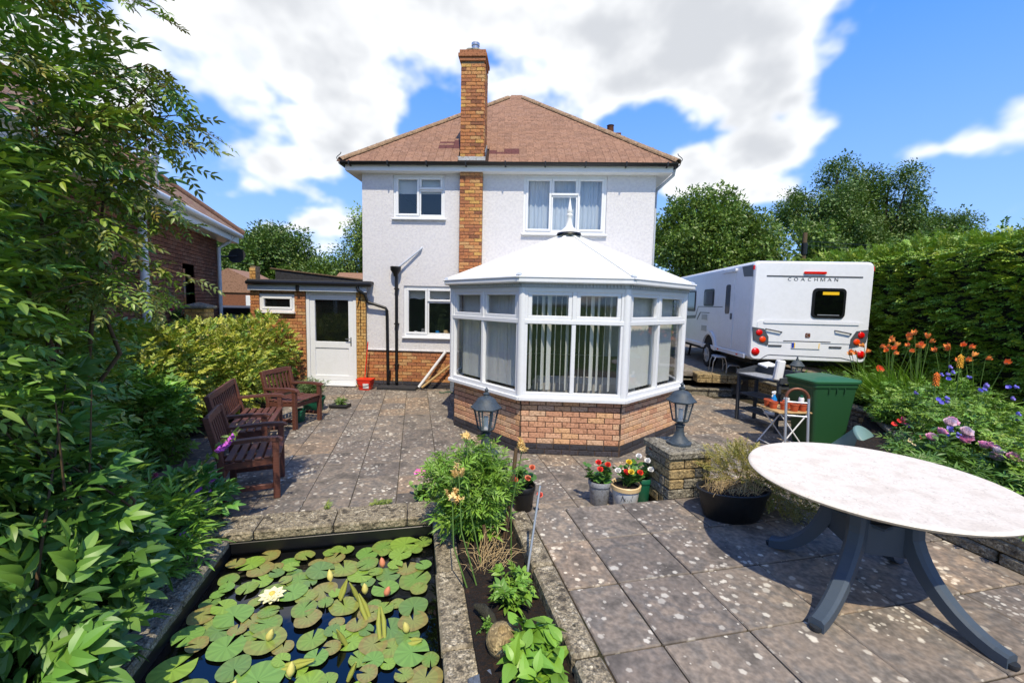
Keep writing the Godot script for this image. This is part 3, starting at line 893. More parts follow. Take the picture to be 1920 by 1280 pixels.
	# small things on the kitchen window sill
	var cols := [M.whitepot, M.bluebottle, M.creamrim, M.whitepot, M.greypot]
	var words := ["white mug on the kitchen window board", "blue and white jug on the kitchen window board", "cream pot on the kitchen window board", "tall white cup beside the kitchen window frame", "small grey bowl on the kitchen window board"]
	var xs := [-2.80, -2.28, -2.08, -1.93, -2.62]
	for k in 5:
		m = MB.new()
		var r := 0.035 + 0.006 * (k % 3)
		m.lathe([Vector2(0, 0), Vector2(r * 0.8, 0), Vector2(r, 0.03), Vector2(r, 0.08 + 0.015 * k), Vector2(r * 0.9, 0.08 + 0.015 * k), Vector2(r * 0.85, 0.02), Vector2(0, 0.015)], 14)
		var hp := []
		for a in 7: hp.append(Vector3(r + 0.022 * sin(a * PI / 6.0), 0.02 + 0.05 * a / 6.0, 0))
		m.tube(hp, 0.005, 6)
		single("mug", m, cols[k], words[k], "mug", Vector3(xs[k], 1.251, HZ - 0.21))

func side_extension():
	var zf := HZ + 0.10
	var h := thing("side_extension", "low flat roofed brick extension with white door and small window", "extension")
	var door := Rect2(-5.30, 0.06, 1.19, 2.15)
	var win := Rect2(-6.40, 1.72, 0.84, 0.40)
	var m := MB.new()
	holed(m, -6.62, -3.87, -0.6, 2.32, zf - 0.014, 0.22, [door, win])
	m.box(Vector3(-6.52, 0.87, zf - 1.6), Vector3(0.2, 2.94, 2.8))
	m.box(Vector3(-5.25, 0.87, zf - 3.1), Vector3(2.7, 2.94, 0.2))
	m.box(Vector3(-3.99, 0.87, zf - 0.145), Vector3(0.2, 2.94, 0.25))
	var wl := part("wall", m, M.mortar, h)
	var cuts := [Rect2(door.position + Vector2(6.62, 0), door.size), Rect2(win.position + Vector2(6.62, 0), win.size), Rect2(2.51, -1, 1, 5)]
	lay(wl, Vector3(-6.62, 0, zf), Vector3.RIGHT, Vector3.BACK, 2.75, 0.0, 2.25, M.orange, cuts)
	lay(wl, Vector3(-4.10, 0, zf), Vector3.RIGHT, Vector3.BACK, 0.225, 0.0, 2.25, M.yellow, [], 0, "pier_brick", 0.1125)
	m = MB.new()
	m.box(Vector3(-5.2, 0.02, zf - 1.6), Vector3(2.5, 0.06, 2.9))
	m.box(Vector3(-5.2, 2.36, zf - 1.55), Vector3(2.8, 0.05, 3.1))
	part("inside", m, M.interior, h)
	# door
	m = MB.new()
	ring(m, door.position.x, door.end.x, door.position.y, door.end.y, zf - 0.02, 0.075, 0.08)
	var d := part("door", m, M.upvc, h)
	m = MB.new()
	ring(m, door.position.x + 0.08, door.end.x - 0.08, 0.14, 2.13, zf - 0.035, 0.115, 0.06)
	m.box(Vector3(door.get_center().x, 0.97, zf - 0.065), Vector3(0.80, 0.15, 0.056), Basis(), 0.006)
	m.box(Vector3(door.get_center().x, 0.565, zf - 0.07), Vector3(0.80, 0.66, 0.03), Basis(), 0.012)
	part("leaf", m, M.upvc, d)
	m = MB.new()
	m.box(Vector3(door.get_center().x, 1.53, zf - 0.07), Vector3(0.81, 0.97, 0.006))
	part("pane", m, M.glass, d)
	m = MB.new()
	m.box(Vector3(door.end.x - 0.135, 1.06, zf - 0.03), Vector3(0.028, 0.2, 0.012), Basis(), 0.004)
	m.bar(Vector3(door.end.x - 0.135, 1.12, zf + 0.012), Vector3(door.end.x - 0.25, 1.12, zf + 0.012), 0.018, 0.018, 0.004)
	m.bar(Vector3(door.end.x - 0.135, 1.12, zf - 0.03), Vector3(door.end.x - 0.135, 1.12, zf + 0.02), 0.018, 0.018, 0.003)
	part("handle", m, M.steel, d)
	m = MB.new()
	m.box(Vector3(door.get_center().x, 0.04, zf + 0.0), Vector3(1.2, 0.04, 0.16), Basis(), 0.006)
	part("threshold", m, M.upvc, d)
	window_unit(h, win, zf - 0.005, [[0, 1, 0, 1, true]])
	# eaves
	m = MB.new()
	m.box(Vector3(-5.22, 2.265, zf + 0.085), Vector3(2.80, 0.13, 0.02), Basis(), 0.003)
	part("fascia", m, M.greytrim, h)
	m = MB.new()
	m.box(Vector3(-5.15, 2.375, zf + 0.125), Vector3(2.95, 0.085, 0.11), Basis(), 0.02)
	m.box(Vector3(-5.42, 2.27, zf + 0.11), Vector3(0.07, 0.13, 0.06), Basis(), 0.008)
	part("gutter", m, M.black, h)
	m = MB.new()
	m.box(Vector3(-5.17, 2.42, zf - 1.5), Vector3(2.9, 0.07, 3.26), Basis(), 0.02)
	part("flat_roof", m, M.felt, h)
	m = MB.new()
	var pp := PackedVector2Array([Vector2(-6.5, 2.4), Vector2(-4.15, 2.4), Vector2(-4.15, 2.50), Vector2(-6.5, 2.74)])
	m.prism(pp, zf - 1.0, zf - 0.8)
	part("upstand", m, M.felt, h)
	m = MB.new()
	m.bar(Vector3(-6.62, 2.765, zf - 0.9), Vector3(-4.1, 2.51, zf - 0.9), 0.26, 0.035, 0.006)
	part("upstand_coping", m, M.oldwood, h)
	m = MB.new()
	m.box(Vector3(-6.56, 2.55, zf - 0.12), Vector3(0.13, 0.42, 0.16))
	var py := part("corner_pier", m, M.mortar, h)
	lay(py, Vector3(-6.64, 0, zf - 0.03), Vector3.RIGHT, Vector3.BACK, 0.15, 2.34, 2.72, M.yellow, [], 0, "brick", 0.15)
	m = MB.new()
	m.tube([Vector3(-4.02, 2.33, zf + 0.13), Vector3(-4.0, 2.25, zf + 0.13), Vector3(-3.86, 2.16, zf + 0.09), Vector3(-3.83, 2.02, zf + 0.05), Vector3(-3.80, 1.98, zf + 0.03), Vector3(-3.42, 1.86, zf - 0.02), Vector3(-3.39, 1.80, zf - 0.03), Vector3(-3.37, 0.1, zf - 0.03)], 0.034, 12)
	m.box(Vector3(-3.33, 0.36, zf - 0.02), Vector3(0.05, 0.12, 0.07), Basis(), 0.01)
	part("downpipe", m, M.black, h)
	m = MB.new()
	m.tube([Vector3(-4.0, 2.2, zf + 0.015), Vector3(-3.995, 1.6, zf + 0.02), Vector3(-4.0, 1.2, zf + 0.018)], 0.006, 6)
	m.tube([Vector3(-4.0, 2.1, zf + 0.02), Vector3(-4.04, 1.95, zf + 0.03), Vector3(-4.06, 1.86, zf + 0.025)], 0.01, 6)
	part("cable", m, M.black, h)

# ------------------------------------------------------------------ conservatory
func conservatory():
	var h := thing("conservatory", "white framed conservatory with faceted front on a low brick wall", "conservatory")
	var P := [Vector3(-1.31, 0, HZ), Vector3(-1.31, 0, -6.86), Vector3(-0.16, 0, -5.62), Vector3(1.20, 0, -5.62), Vector3(2.35, 0, -6.86), Vector3(2.35, 0, HZ)]
	var ctr := Vector3(0.52, 0, -7.6)
	var wl: MeshInstance3D = null
	var m := MB.new()
	for i in 5:
		var a: Vector3 = P[i]; var b: Vector3 = P[i + 1]
		var r := (b - a).normalized()
		var out := r.cross(Vector3.UP).normalized()
		if out.dot(a - ctr) < 0: out = -out
		var L := a.distance_to(b)
		m.box((a + b) * 0.5 - out * 0.105 + Vector3(0, 0.07, 0), Vector3(L + 0.0, 1.34, 0.15), Basis(r, Vector3.UP, out))
	wl = part("dwarf_wall", m, M.darkmortar, h)
	m = MB.new()
	for i in [1, 2, 3]:
		var a: Vector3 = P[i]; var b: Vector3 = P[i + 1]
		var r := (b - a).normalized()
		var out := Vector3.UP.cross(r).normalized() * -1.0
		if out.dot(a - ctr) < 0: out = -out
		m.box((a + b) * 0.5 - out * 0.112 + Vector3(0, -0.2, 0), Vector3(a.distance_to(b) - 0.01, 0.69, 0.158), Basis(r, Vector3.UP, out))
	part("footing", m, M.palemortar, wl)
	for i in [1, 2, 3]:
		var a: Vector3 = P[i]; var b: Vector3 = P[i + 1]
		var r := (b - a).normalized()
		var out := r.cross(Vector3.UP).normalized()
		if out.dot(a - ctr) < 0: out = -out
		var o := a - out * 0.038
		lay(wl, o + r * 0.012, r, out, a.distance_to(b) - 0.024, 0.15, 0.75, M.pink, [], i)
		lay(wl, o + r * 0.012, r, out, a.distance_to(b) - 0.024, 0.0, 0.15, M.blue, [], i + 1, "blue_brick")
	# sill, posts, frames
	var y0 := 0.80
	var y1 := 2.24
	var yt := 1.80
	for i in 5:
		var a: Vector3 = P[i]; var b: Vector3 = P[i + 1]
		var r := (b - a).normalized()
		var out := r.cross(Vector3.UP).normalized()
		if out.dot(a - ctr) < 0: out = -out
		var L := a.distance_to(b)
		var bs := Basis(r, Vector3.UP, out)
		m = MB.new()
		m.box((a + b) * 0.5 + Vector3(0, 0.775, 0) - out * 0.02, Vector3(L + 0.045, 0.05, 0.19), bs, 0.006)
		part("sill", m, M.upvc, h)
		var n := 2 if i in [1, 2, 3] else 4
		var wn := part("window", _cons_frame(a, b, r, out, L, n, y0, y1, yt), M.upvc, h)
		for k in n:
			var x0 := 0.05 + (L - 0.10) * k / n
			var x1 := 0.05 + (L - 0.10) * (k + 1) / n
			var s := MB.new()
			var xf := Transform3D(bs, a)
			var ss := MB.new()
			ring(ss, x0 + 0.028, x1 - 0.028, yt + 0.03, y1 - 0.045, 0.022, 0.05, 0.055)
			for q in ss.v.size():
				ss.v[q] = xf * ss.v[q]; ss.n[q] = bs * ss.n[q]
			part("top_light", ss, M.upvc, wn)
			s.box(xf * Vector3((x0 + x1) * 0.5, (yt + y1) * 0.5, -0.02), Vector3(x1 - x0 - 0.12, y1 - yt - 0.13, 0.006), bs)
			part("pane", s, M.glass, wn)
			s = MB.new()
			s.box(xf * Vector3((x0 + x1) * 0.5, (y0 + yt) * 0.5, -0.02), Vector3(x1 - x0 - 0.05, yt - y0 - 0.05, 0.006), bs)
			part("pane", s, M.glass, wn)
		# vertical blinds
		if i in [1, 2, 3]:
			var bl := MB.new()
			bl.box((a + b) * 0.5 - out * 0.14 + Vector3(0, 2.22, 0), Vector3(L - 0.16, 0.04, 0.05), bs, 0.004)
			var bd := part("vertical_blind", bl, M.upvc, h)
			var ns := int((L - 0.2) / 0.082)
			var sm := MB.new()
			sm.box(Vector3(0, 1.53, 0), Vector3(0.088, 1.32, 0.0025))
			var slm := sm.mesh()
			for k in ns:
				var turn: float = [0.0, -0.05, 1.2, -0.5, 0.0][i] + rnd(-0.10, 0.10)
				if i == 2:
					turn = 1.18 + 0.28 * sin(k * 1.7) + rnd(-0.1, 0.1)
				var o := part("slat", slm, M.blind, bd)
				o.transform = Transform3D(bs * Basis(Vector3.UP, turn), a + r * (0.12 + 0.082 * k) - out * 0.14)
		# corner posts
		if i > 0:
			m = MB.new()
			m.tube([a + Vector3(0, y0, 0) - (a - ctr).normalized() * 0.012, a + Vector3(0, y1, 0) - (a - ctr).normalized() * 0.012], 0.062, 8)
			part("corner_post", m, M.upvc, h)
	# eaves: dentil strip, gutter
	m = MB.new()
	var dm := MB.new()
	for i in 5:
		var a: Vector3 = P[i]; var b: Vector3 = P[i + 1]
		var r := (b - a).normalized()
		var out := r.cross(Vector3.UP).normalized()
		if out.dot(a - ctr) < 0: out = -out
		var L := a.distance_to(b)
		var bs := Basis(r, Vector3.UP, out)
		m.box((a + b) * 0.5 + out * 0.085 + Vector3(0, 2.335, 0), Vector3(L + 0.13, 0.075, 0.11), bs, 0.015)
		m.box((a + b) * 0.5 + out * 0.135 + Vector3(0, 2.372, 0), Vector3(L + 0.17, 0.022, 0.03), bs, 0.006)
		dm.box((a + b) * 0.5 + out * 0.03 + Vector3(0, 2.27, 0), Vector3(L + 0.03, 0.06, 0.03), bs)
		var k := 0.0
		while k < L:
			dm.box(a + r * k + out * 0.056 + Vector3(0, 2.275, 0), Vector3(0.022, 0.04, 0.024), bs)
			k += 0.044
	part("gutter", m, M.upvc, h)
	part("dentil_strip", dm, M.greytrim, h)
	# roof panels
	var hub := Vector3(0.52, 3.17, -6.98)
	var rb := Vector3(0.52, 3.17, HZ)
	var ev := []
	for i in 6:
		var d: Vector3 = (P[i] - Vector3(0.52, 0, P[i].z if i in [0, 5] else -6.98)).normalized()
		ev.append(P[i] + d * 0.13 + Vector3(0, 2.385, 0))
	var tris := [[ev[1], ev[2], hub], [ev[2], ev[3], hub], [ev[3], ev[4], hub]]
	for t in tris:
		m = MB.new()
		var th := Vector3(0, -0.03, 0)
		m.tri(t[0], t[1], t[2]); m.tri(t[0] + th, t[2] + th, t[1] + th)
		m.quad(t[0] + th, t[1] + th, t[1], t[0])
		part("roof_panel", m, M.roofwhite, h)
	for q in [[ev[0], ev[1], hub, rb], [ev[4], ev[5], rb, hub]]:
		m = MB.new()
		m.quad(q[0], q[1], q[2], q[3])
		var th := Vector3(0, -0.03, 0)
		m.quad(q[3] + th, q[2] + th, q[1] + th, q[0] + th)
		m.quad(q[0] + th, q[1] + th, q[1], q[0])
		part("roof_panel", m, M.roofwhite, h)
	for i in [1, 2, 3, 4]:
		m = MB.new()
		var e: Vector3 = ev[i]
		m.bar(e + Vector3(0, 0.006, 0), hub + Vector3(0, 0.006, 0), 0.05, 0.022, 0.006)
		part("glazing_bar", m, M.roofwhite, h)
		m = MB.new()
		m.bar(e + (e - hub).normalized() * 0.01 + Vector3(0, 0.005, 0), e + (hub - e).normalized() * 0.05 + Vector3(0, 0.01, 0), 0.065, 0.035, 0.008)
		part("bar_end", m, M.greytrim, h)
	m = MB.new()
	m.bar(hub + Vector3(0, 0.02, 0), rb + Vector3(0, 0.02, 0), 0.16, 0.05, 0.015)
	part("ridge", m, M.roofwhite, h)
	m = MB.new()
	m.lathe([Vector2(0.20, 3.135), Vector2(0.19, 3.16), Vector2(0.10, 3.20)], 10, Transform3D(Basis(), Vector3(0.52, 0, -6.98)))
	part("hub", m, M.black, h)
	m = MB.new()
	m.lathe([Vector2(0.19, 3.165), Vector2(0.12, 3.215), Vector2(0.06, 3.27), Vector2(0.045, 3.33), Vector2(0.035, 3.42), Vector2(0.05, 3.44), Vector2(0.05, 3.46), Vector2(0.03, 3.475), Vector2(0.045, 3.50), Vector2(0.03, 3.56), Vector2(0.0, 3.74)], 14, Transform3D(Basis(), Vector3(0.52, 0, -6.98)), 0.3)
	part("finial", m, M.roofwhite, h)
	m = MB.new()
	var fl := PackedVector2Array()
	for p: Vector3 in P: fl.append(Vector2(0.52 + (p.x - 0.52) * 0.9, 7.9 + (-p.z - 7.9) * 0.9))
	m.prism(fl, 0.02, 0.10, Transform3D(Basis(Vector3.RIGHT, -PI / 2), Vector3.ZERO))
	part("floor", m, M.floor, h)
	# settee inside
	var s := thing("settee", "pale settee inside the conservatory behind the blinds", "settee", Vector3(0.75, 0.10, -6.55), 0.0)
	m = MB.new(); m.box(Vector3(0, 0.22, 0), Vector3(1.5, 0.36, 0.7), Basis(), 0.05); part("seat", m, M.wicker, s)
	m = MB.new(); m.box(Vector3(0, 0.55, 0.28), Vector3(1.5, 0.66, 0.2), Basis(Vector3.RIGHT, 0.12), 0.07); part("backrest", m, M.wicker, s)
	for k: float in [-0.68, 0.68]:
		m = MB.new(); m.box(Vector3(k, 0.36, 0), Vector3(0.18, 0.6, 0.72), Basis(), 0.06); part("arm", m, M.wicker, s)

func _cons_frame(a: Vector3, _b: Vector3, r: Vector3, out: Vector3, L: float, n: int, y0: float, y1: float, yt: float) -> MB:
	var m := MB.new()
	var bs := Basis(r, Vector3.UP, out)
	var xf := Transform3D(bs, a)
	m.box(xf * Vector3(L * 0.5, y0 + 0.03, 0), Vector3(L - 0.06, 0.06, 0.07), bs, 0.006)
	m.box(xf * Vector3(L * 0.5, y1 - 0.02, 0), Vector3(L - 0.06, 0.06, 0.07), bs, 0.006)
	m.box(xf * Vector3(L * 0.5, yt, 0.002), Vector3(L - 0.06, 0.06, 0.075), bs, 0.006)
	for k in n + 1:
		var x := 0.05 + (L - 0.10) * k / n
		m.box(xf * Vector3(x, (y0 + y1) * 0.5, -0.003), Vector3(0.055, y1 - y0 - 0.05, 0.07), bs, 0.006)
	return m

# ------------------------------------------------------------------ pond
func pond():
	var g := thing("garden_pond", "rectangular raised pond edged with rough concrete coping stones", "pond")
	var gb := Basis(Vector3.UP, GA)
	var m := MB.new()
	m.box(gp(-0.66, 3.90, -0.27), Vector3(2.4, 0.62, 0.26), gb)
	m.box(gp(0.255, 2.0, -0.29), Vector3(0.19, 0.6, 3.7), gb)
	m.box(gp(-1.61, 2.0, -0.29), Vector3(0.26, 0.6, 3.7), gb)
	m.box(gp(-0.68, 0.25, -0.29), Vector3(2.0, 0.6, 0.3), gb)
	m.box(gp(-0.68, 2.0, -0.55), Vector3(1.9, 0.06, 3.6), gb)
	part("basin", m, M.planter, g)
	var cs := MB.new()
	for k in 4: 
		m = MB.new()
		m.box(Vector3.ZERO, Vector3(0.61, 0.085, 0.31), Basis(), 0.014)
		part("coping_stone", m, M.coping, g).transform = Transform3D(gb * Basis(Vector3.UP, rnd(-0.006, 0.006)), gp(-1.62 + 0.62 * k, 3.905, 0.062 + rnd(-0.004, 0.004)))
	for k in 5:
		m = MB.new()
		m.box(Vector3.ZERO, Vector3(0.22, 0.075, 0.72), Basis(), 0.014)
		part("coping_stone", m, M.coping, g).transform = Transform3D(gb * Basis(Vector3.UP, rnd(-0.008, 0.008)), gp(0.262 + rnd(-0.006, 0.006), 3.38 - 0.73 * k, 0.022 + rnd(-0.005, 0.005)))
		m = MB.new()
		m.box(Vector3.ZERO, Vector3(0.27, 0.075, 0.72), Basis(), 0.014)
		part("coping_stone", m, M.stone, g).transform = Transform3D(gb * Basis(Vector3.UP, rnd(-0.008, 0.008)), gp(-1.61 + rnd(-0.006, 0.006), 3.38 - 0.73 * k, 0.022 + rnd(-0.005, 0.005)))
	m = MB.new()
	m.box(gp(-0.66, 3.765, -0.03), Vector3(1.66, 0.09, 0.02), gb, 0.004)
	part("liner", m, M.black, g)
	m = MB.new()
	var q := [gp(-1.49, 0.4, -0.09), gp(0.17, 0.4, -0.09), gp(0.17, 3.78, -0.09), gp(-1.49, 3.78, -0.09)]
	m.quad(q[0], q[1], q[2], q[3])
	struct("water", m, M.water)
	# lily pads
	var kinds := []
	for k in 7:
		m = MB.new()
		var rg := 26
		var notch := rnd(0.10, 0.22)
		var greens := [Color(0.18, 0.29, 0.05), Color(0.21, 0.34, 0.05), Color(0.15, 0.27, 0.05), Color(0.21, 0.29, 0.06), Color(0.16, 0.30, 0.06), Color(0.23, 0.25, 0.07), Color(0.13, 0.23, 0.06)]
		var gc: Color = greens[k]
		var ec: Color = gc.lerp(Color(0.26, 0.13, 0.05), [0.2, 0.05, 0.35, 0.45, 0.05, 0.6, 0.1][k])
		var wav := rnd(0.01, 0.05) if k % 3 == 0 else rnd(0.0, 0.015)
		var rows := [0.0, 0.35, 0.7, 1.0]
		var pts := []
		for r: float in rows:
			var line := []
			for a in rg + 1:
				var t := notch + (TAU - 2 * notch) * a / rg
				var rr := r * (1.0 + 0.05 * sin(t * 2.0 + k) + 0.025 * sin(t * 5.0 + k * 2.0))
				if a == 0 or a == rg: rr *= 1.03
				line.append(Vector3(cos(t) * rr, r * r * wav * (0.6 + sin(t * 3.0 + k * 1.3)) + 0.004 * r, sin(t) * rr))
			pts.append(line)
		for i in rows.size() - 1:
			for a in rg:
				var cc := gc.lerp(ec, pow((rows[i] + rows[i + 1]) * 0.5, 3.0))
				cc = cc * (1.0 + 0.12 * sin(a * 2.4 + k))
				cc.a = 1
				m.col = cc
				if i == 0: m.tri(pts[0][0], pts[1][a + 1], pts[1][a])
				else: m.quad(pts[i][a + 1], pts[i + 1][a + 1], pts[i + 1][a], pts[i][a])
		kinds.append(m.mesh())
	var placed := []
	var tries := 0
	while placed.size() < 190 and tries < 16000:
		tries += 1
		var u := rnd(-1.42, 0.10)
		var w := rnd(1.05, 3.70)
		var r := rnd(0.045, 0.115)
		if rng.randf() < 0.22: r = rnd(0.11, 0.155)
		if u - r < -1.49 or u + r > 0.16 or w + r > 3.78: continue
		# the open stretch of water by the wall
		if u < -1.05 and w < 2.6 and rng.randf() < 0.75: continue
		var ok := true
		for p in placed:
			if Vector2(u - p[0], w - p[1]).length() < (r + p[2]) * 0.66: ok = false; break
		if not ok: continue
		placed.append([u, w, r])
	var lab := ["olive lily pad with a reddish rim floating on the pond", "bright green lily pad lying flat on the pond", "brownish green lily pad with a rust coloured edge on the pond", "bronze tinged lily pad with curled rim on the pond", "glossy mid green lily pad on the pond", "brown spotted ageing lily pad on the pond", "dark green lily pad on the pond"]
	for i in placed.size():
		var p: Array = placed[i]
		var k := rng.randi() % 7
		var sz: String = "small" if p[2] < 0.075 else ("medium sized" if p[2] < 0.112 else "large")
		var o := single("lily_pad", kinds[k], M.pad, sz + " " + lab[k], "lily pad", gp(p[0], p[1], -0.085 + 0.0028 * (i % 7)), sz + " " + lab[k].replace("lily pad", "lily pads"))
		o.basis = Basis(Vector3.UP, rnd(0, TAU)) * Basis(Vector3.RIGHT, rnd(-0.03, 0.03)) * Basis.from_scale(Vector3.ONE * p[2])
	# rolled young leaves standing out of the water
	for k in 9:
		var u: float = [-0.52, -0.38, -0.42, -0.30, -0.20, -0.36, -0.05, -0.40, -0.75][k]
		var w: float = [3.05, 3.0, 2.62, 2.80, 2.62, 2.36, 2.55, 1.72, 2.50][k]
		m = MB.new()
		var tilt := Vector3(rnd(-0.5, 0.5), 1.0, rnd(-0.5, 0.5)).normalized() if k < 6 else Vector3(rnd(0.6, 1.0), 0.25, rnd(-0.6, 0.2)).normalized()
		var l := rnd(0.10, 0.2)
		var s := Vector3(tilt.z, 0, -tilt.x).normalized() * 0.014
		m.col = Color(0.34, 0.36, 0.07)
		for e: float in [-1.0, 1.0]: m.tube([s * e, s * e + tilt * l * 0.5 + s * e * 0.2, s * e * 0.4 + tilt * l], [0.012, 0.016, 0.004], 7)
		single("rolled_leaf", m, M.pad, "rolled yellow green water lily leaf standing out of the pond", "leaf", gp(u, w, -0.09), "rolled lily leaves in the pond")
	# buds and one open flower
	for k in 8:
		var u: float = [-0.25, -0.20, -0.62, -0.05, -0.88, -0.68, -0.35, -0.95][k]
		var w: float = [3.35, 3.0, 3.25, 2.62, 2.72, 2.42, 3.05, 2.35][k]
		var red := k in [0, 1]
		m = MB.new()
		m.col = Color(0.70, 0.26, 0.14) if red else Color(0.62, 0.56, 0.16)
		m.lathe([Vector2(0.004, -0.02), Vector2(0.02, 0.0), Vector2(0.024, 0.02), Vector2(0.014, 0.05), Vector2(0.0, 0.068)], 9, Transform3D(Basis(Vector3.RIGHT, rnd(-0.4, 0.4)) * Basis(Vector3.BACK, rnd(-0.4, 0.4)), Vector3.ZERO), 0.2)
		single("lily_bud", m, M.petal, "coral pink water lily bud above the pads" if red else "yellow green water lily bud above the pads", "bud", gp(u, w, -0.06), "pink lily buds in the pond" if red else "yellow lily buds in the pond")
	var f := thing("water_lily", "open cream water lily flower among the pads", "water lily", gp(-0.98, 3.12, -0.05), 0.4)
	for ringk in 3:
		for k in 9:
			m = MB.new()
			m.col = Color(0.80, 0.78, 0.48)
			_petal(m, Transform3D(Basis(Vector3.UP, TAU * k / 9.0 + ringk * 0.35) * Basis(Vector3.RIGHT, -0.25 - 0.42 * ringk), Vector3(0, 0.01 * ringk, 0)), 0.085 - 0.012 * ringk, 0.028)
			part("petal", m, M.petal, f)
	m = MB.new()
	m.col = Color(0.75, 0.55, 0.10)
	m.lathe([Vector2(0.018, 0), Vector2(0.02, 0.02), Vector2(0.0, 0.03)], 9)
	part("centre", m, M.petal, f)
	# tortoise ornament on the coping
	var t := thing("tortoise_ornament", "small grey stone tortoise sitting on the pond coping", "ornament", gp(-1.69, 3.93, 0.105), 2.4)
	m = MB.new()
	m.lathe([Vector2(0.085, 0.012), Vector2(0.10, 0.025), Vector2(0.09, 0.05), Vector2(0.055, 0.078), Vector2(0.0, 0.088)], 14, Transform3D(Basis.from_scale(Vector3(1.25, 1, 0.9)), Vector3.ZERO), 0.2)
	part("shell", m, M.ornament, t)
	m = MB.new()
	m.tube([Vector3(0.10, 0.03, 0), Vector3(0.15, 0.045, 0), Vector3(0.185, 0.045, 0)], [0.022, 0.026, 0.014], 8)
	part("head", m, M.ornament, t)
	for a in [[0.08, 0.07], [0.08, -0.07], [-0.08, 0.07], [-0.08, -0.07]]:
		m = MB.new()
		m.tube([Vector3(a[0] * 0.8, 0.03, a[1] * 0.8), Vector3(a[0] * 1.3, 0.008, a[1] * 1.25)], [0.025, 0.018], 7)
		part("leg", m, M.ornament, t)

func _petal(m: MB, xf: Transform3D, l: float, w: float):
	# a cupped petal that grows along -z from the origin
	var pts := []
	for i in 5:
		var t := i / 4.0
		var hw := w * sin(PI * (0.12 + 0.86 * t)) * 1.0
		var y := l * 0.35 * t * t
		pts.append([Vector3(-hw, y + hw * 0.35, -l * t), Vector3(0, y, -l * t), Vector3(hw, y + hw * 0.35, -l * t)])
	for i in 4:
		for k in 2:
			m.quad(xf * pts[i][k], xf * pts[i][k + 1], xf * pts[i + 1][k + 1], xf * pts[i + 1][k])

# ------------------------------------------------------------------ terrace: table, lanterns, planter
func lantern(label: String, at: Vector3, turn := 0.0):
	var t := thing("lantern", label, "lantern", at, turn, "")
	var o6 := Transform3D(Basis(Vector3.UP, PI / 6), Vector3.ZERO)
	var m := MB.new()
	m.lathe([Vector2(0.125, 0.0), Vector2(0.125, 0.022), Vector2(0.10, 0.03), Vector2(0.085, 0.05), Vector2(0.055, 0.085), Vector2(0.042, 0.13), Vector2(0.042, 0.185), Vector2(0.052, 0.19), Vector2(0.052, 0.203), Vector2(0.03, 0.21), Vector2(0.03, 0.225)], 8, o6, 0.9)
	part("base", m, M.lantern, t)
	m = MB.new()
	m.lathe([Vector2(0.03, 0.222), Vector2(0.072, 0.232), Vector2(0.078, 0.245), Vector2(0.07, 0.25)], 6, o6, 0.99)
	for k in 6:
		var a := PI / 6 + TAU * k / 6.0
		var d := Vector3(cos(a), 0, sin(a))
		m.bar(d * 0.072 + Vector3(0, 0.24, 0), d * 0.112 + Vector3(0, 0.43, 0), 0.014, 0.014, 0.003)
	m.lathe([Vector2(0.112, 0.425), Vector2(0.12, 0.43), Vector2(0.12, 0.445), Vector2(0.10, 0.445)], 6, o6, 0.99)
	part("cage", m, M.lantern, t)
	for k in 6:
		var a := PI / 6 + TAU * k / 6.0
		var b := a + TAU / 6.0
		var p := [Vector3(cos(a), 0, sin(a)), Vector3(cos(b), 0, sin(b))]
		m = MB.new()
		m.quad(p[0] * 0.070 + Vector3(0, 0.245, 0), p[0] * 0.108 + Vector3(0, 0.43, 0), p[1] * 0.108 + Vector3(0, 0.43, 0), p[1] * 0.070 + Vector3(0, 0.245, 0))
		part("pane", m, M.clearglass, t)
	m = MB.new()
	m.lathe([Vector2(0.022, 0.235), Vector2(0.022, 0.36), Vector2(0.0, 0.362)], 10)
	part("lamp_tube", m, M.whiteplastic, t)
	m = MB.new()
	m.lathe([Vector2(0.145, 0.437), Vector2(0.148, 0.447), Vector2(0.118, 0.475), Vector2(0.098, 0.50), Vector2(0.085, 0.525), Vector2(0.055, 0.545), Vector2(0.03, 0.552), Vector2(0.026, 0.565), Vector2(0.034, 0.575), Vector2(0.016, 0.585), Vector2(0.014, 0.60), Vector2(0.02, 0.61), Vector2(0.0, 0.635)], 6, o6, 0.7)
	part("roof", m, M.lantern, t)
	return t

func stone_pillar(called: String, label: String, at: Vector3, size: float, top: float, turn: float):
	var p := thing(called, label, "pillar", at, turn)
	var m := MB.new()
	var core := size - 0.05
	m.box(Vector3(0, top * 0.5 - 0.1, 0), Vector3(core, top + 0.12 - 0.07, core))
	part("core", m, M.joint, p)
	var rows := int((top - 0.075) / 0.098)
	for j in rows:
		var y := top - 0.075 - 0.098 * (j + 0.5)
		for s in 4:
			var b := Basis(Vector3.UP, s * PI / 2)
			var cut := 0.62 if (j + s) % 2 else 0.36
			var x := -size * 0.5
			for w: float in [size * cut, size * (1.0 - cut) - 0.09]:
				var q := MB.new()
				q.box(Vector3.ZERO, Vector3(w - 0.009, 0.088, 0.09), Basis(), 0.009)
				part("stone", q, M.yellowstone if rng.randf() < 0.6 else M.stone, p).transform = Transform3D(b * Basis(Vector3.UP, rnd(-0.015, 0.015)), b * Vector3(x + w * 0.5, 0, size * 0.5 - 0.045 + rnd(-0.006, 0.006)) + Vector3(0, y, 0))
				x += w
	m = MB.new()
	m.box(Vector3(0, top - 0.035, 0), Vector3(size + 0.035, 0.075, size + 0.035), Basis(), 0.014)
	part("cap_stone", m, M.stone, p)

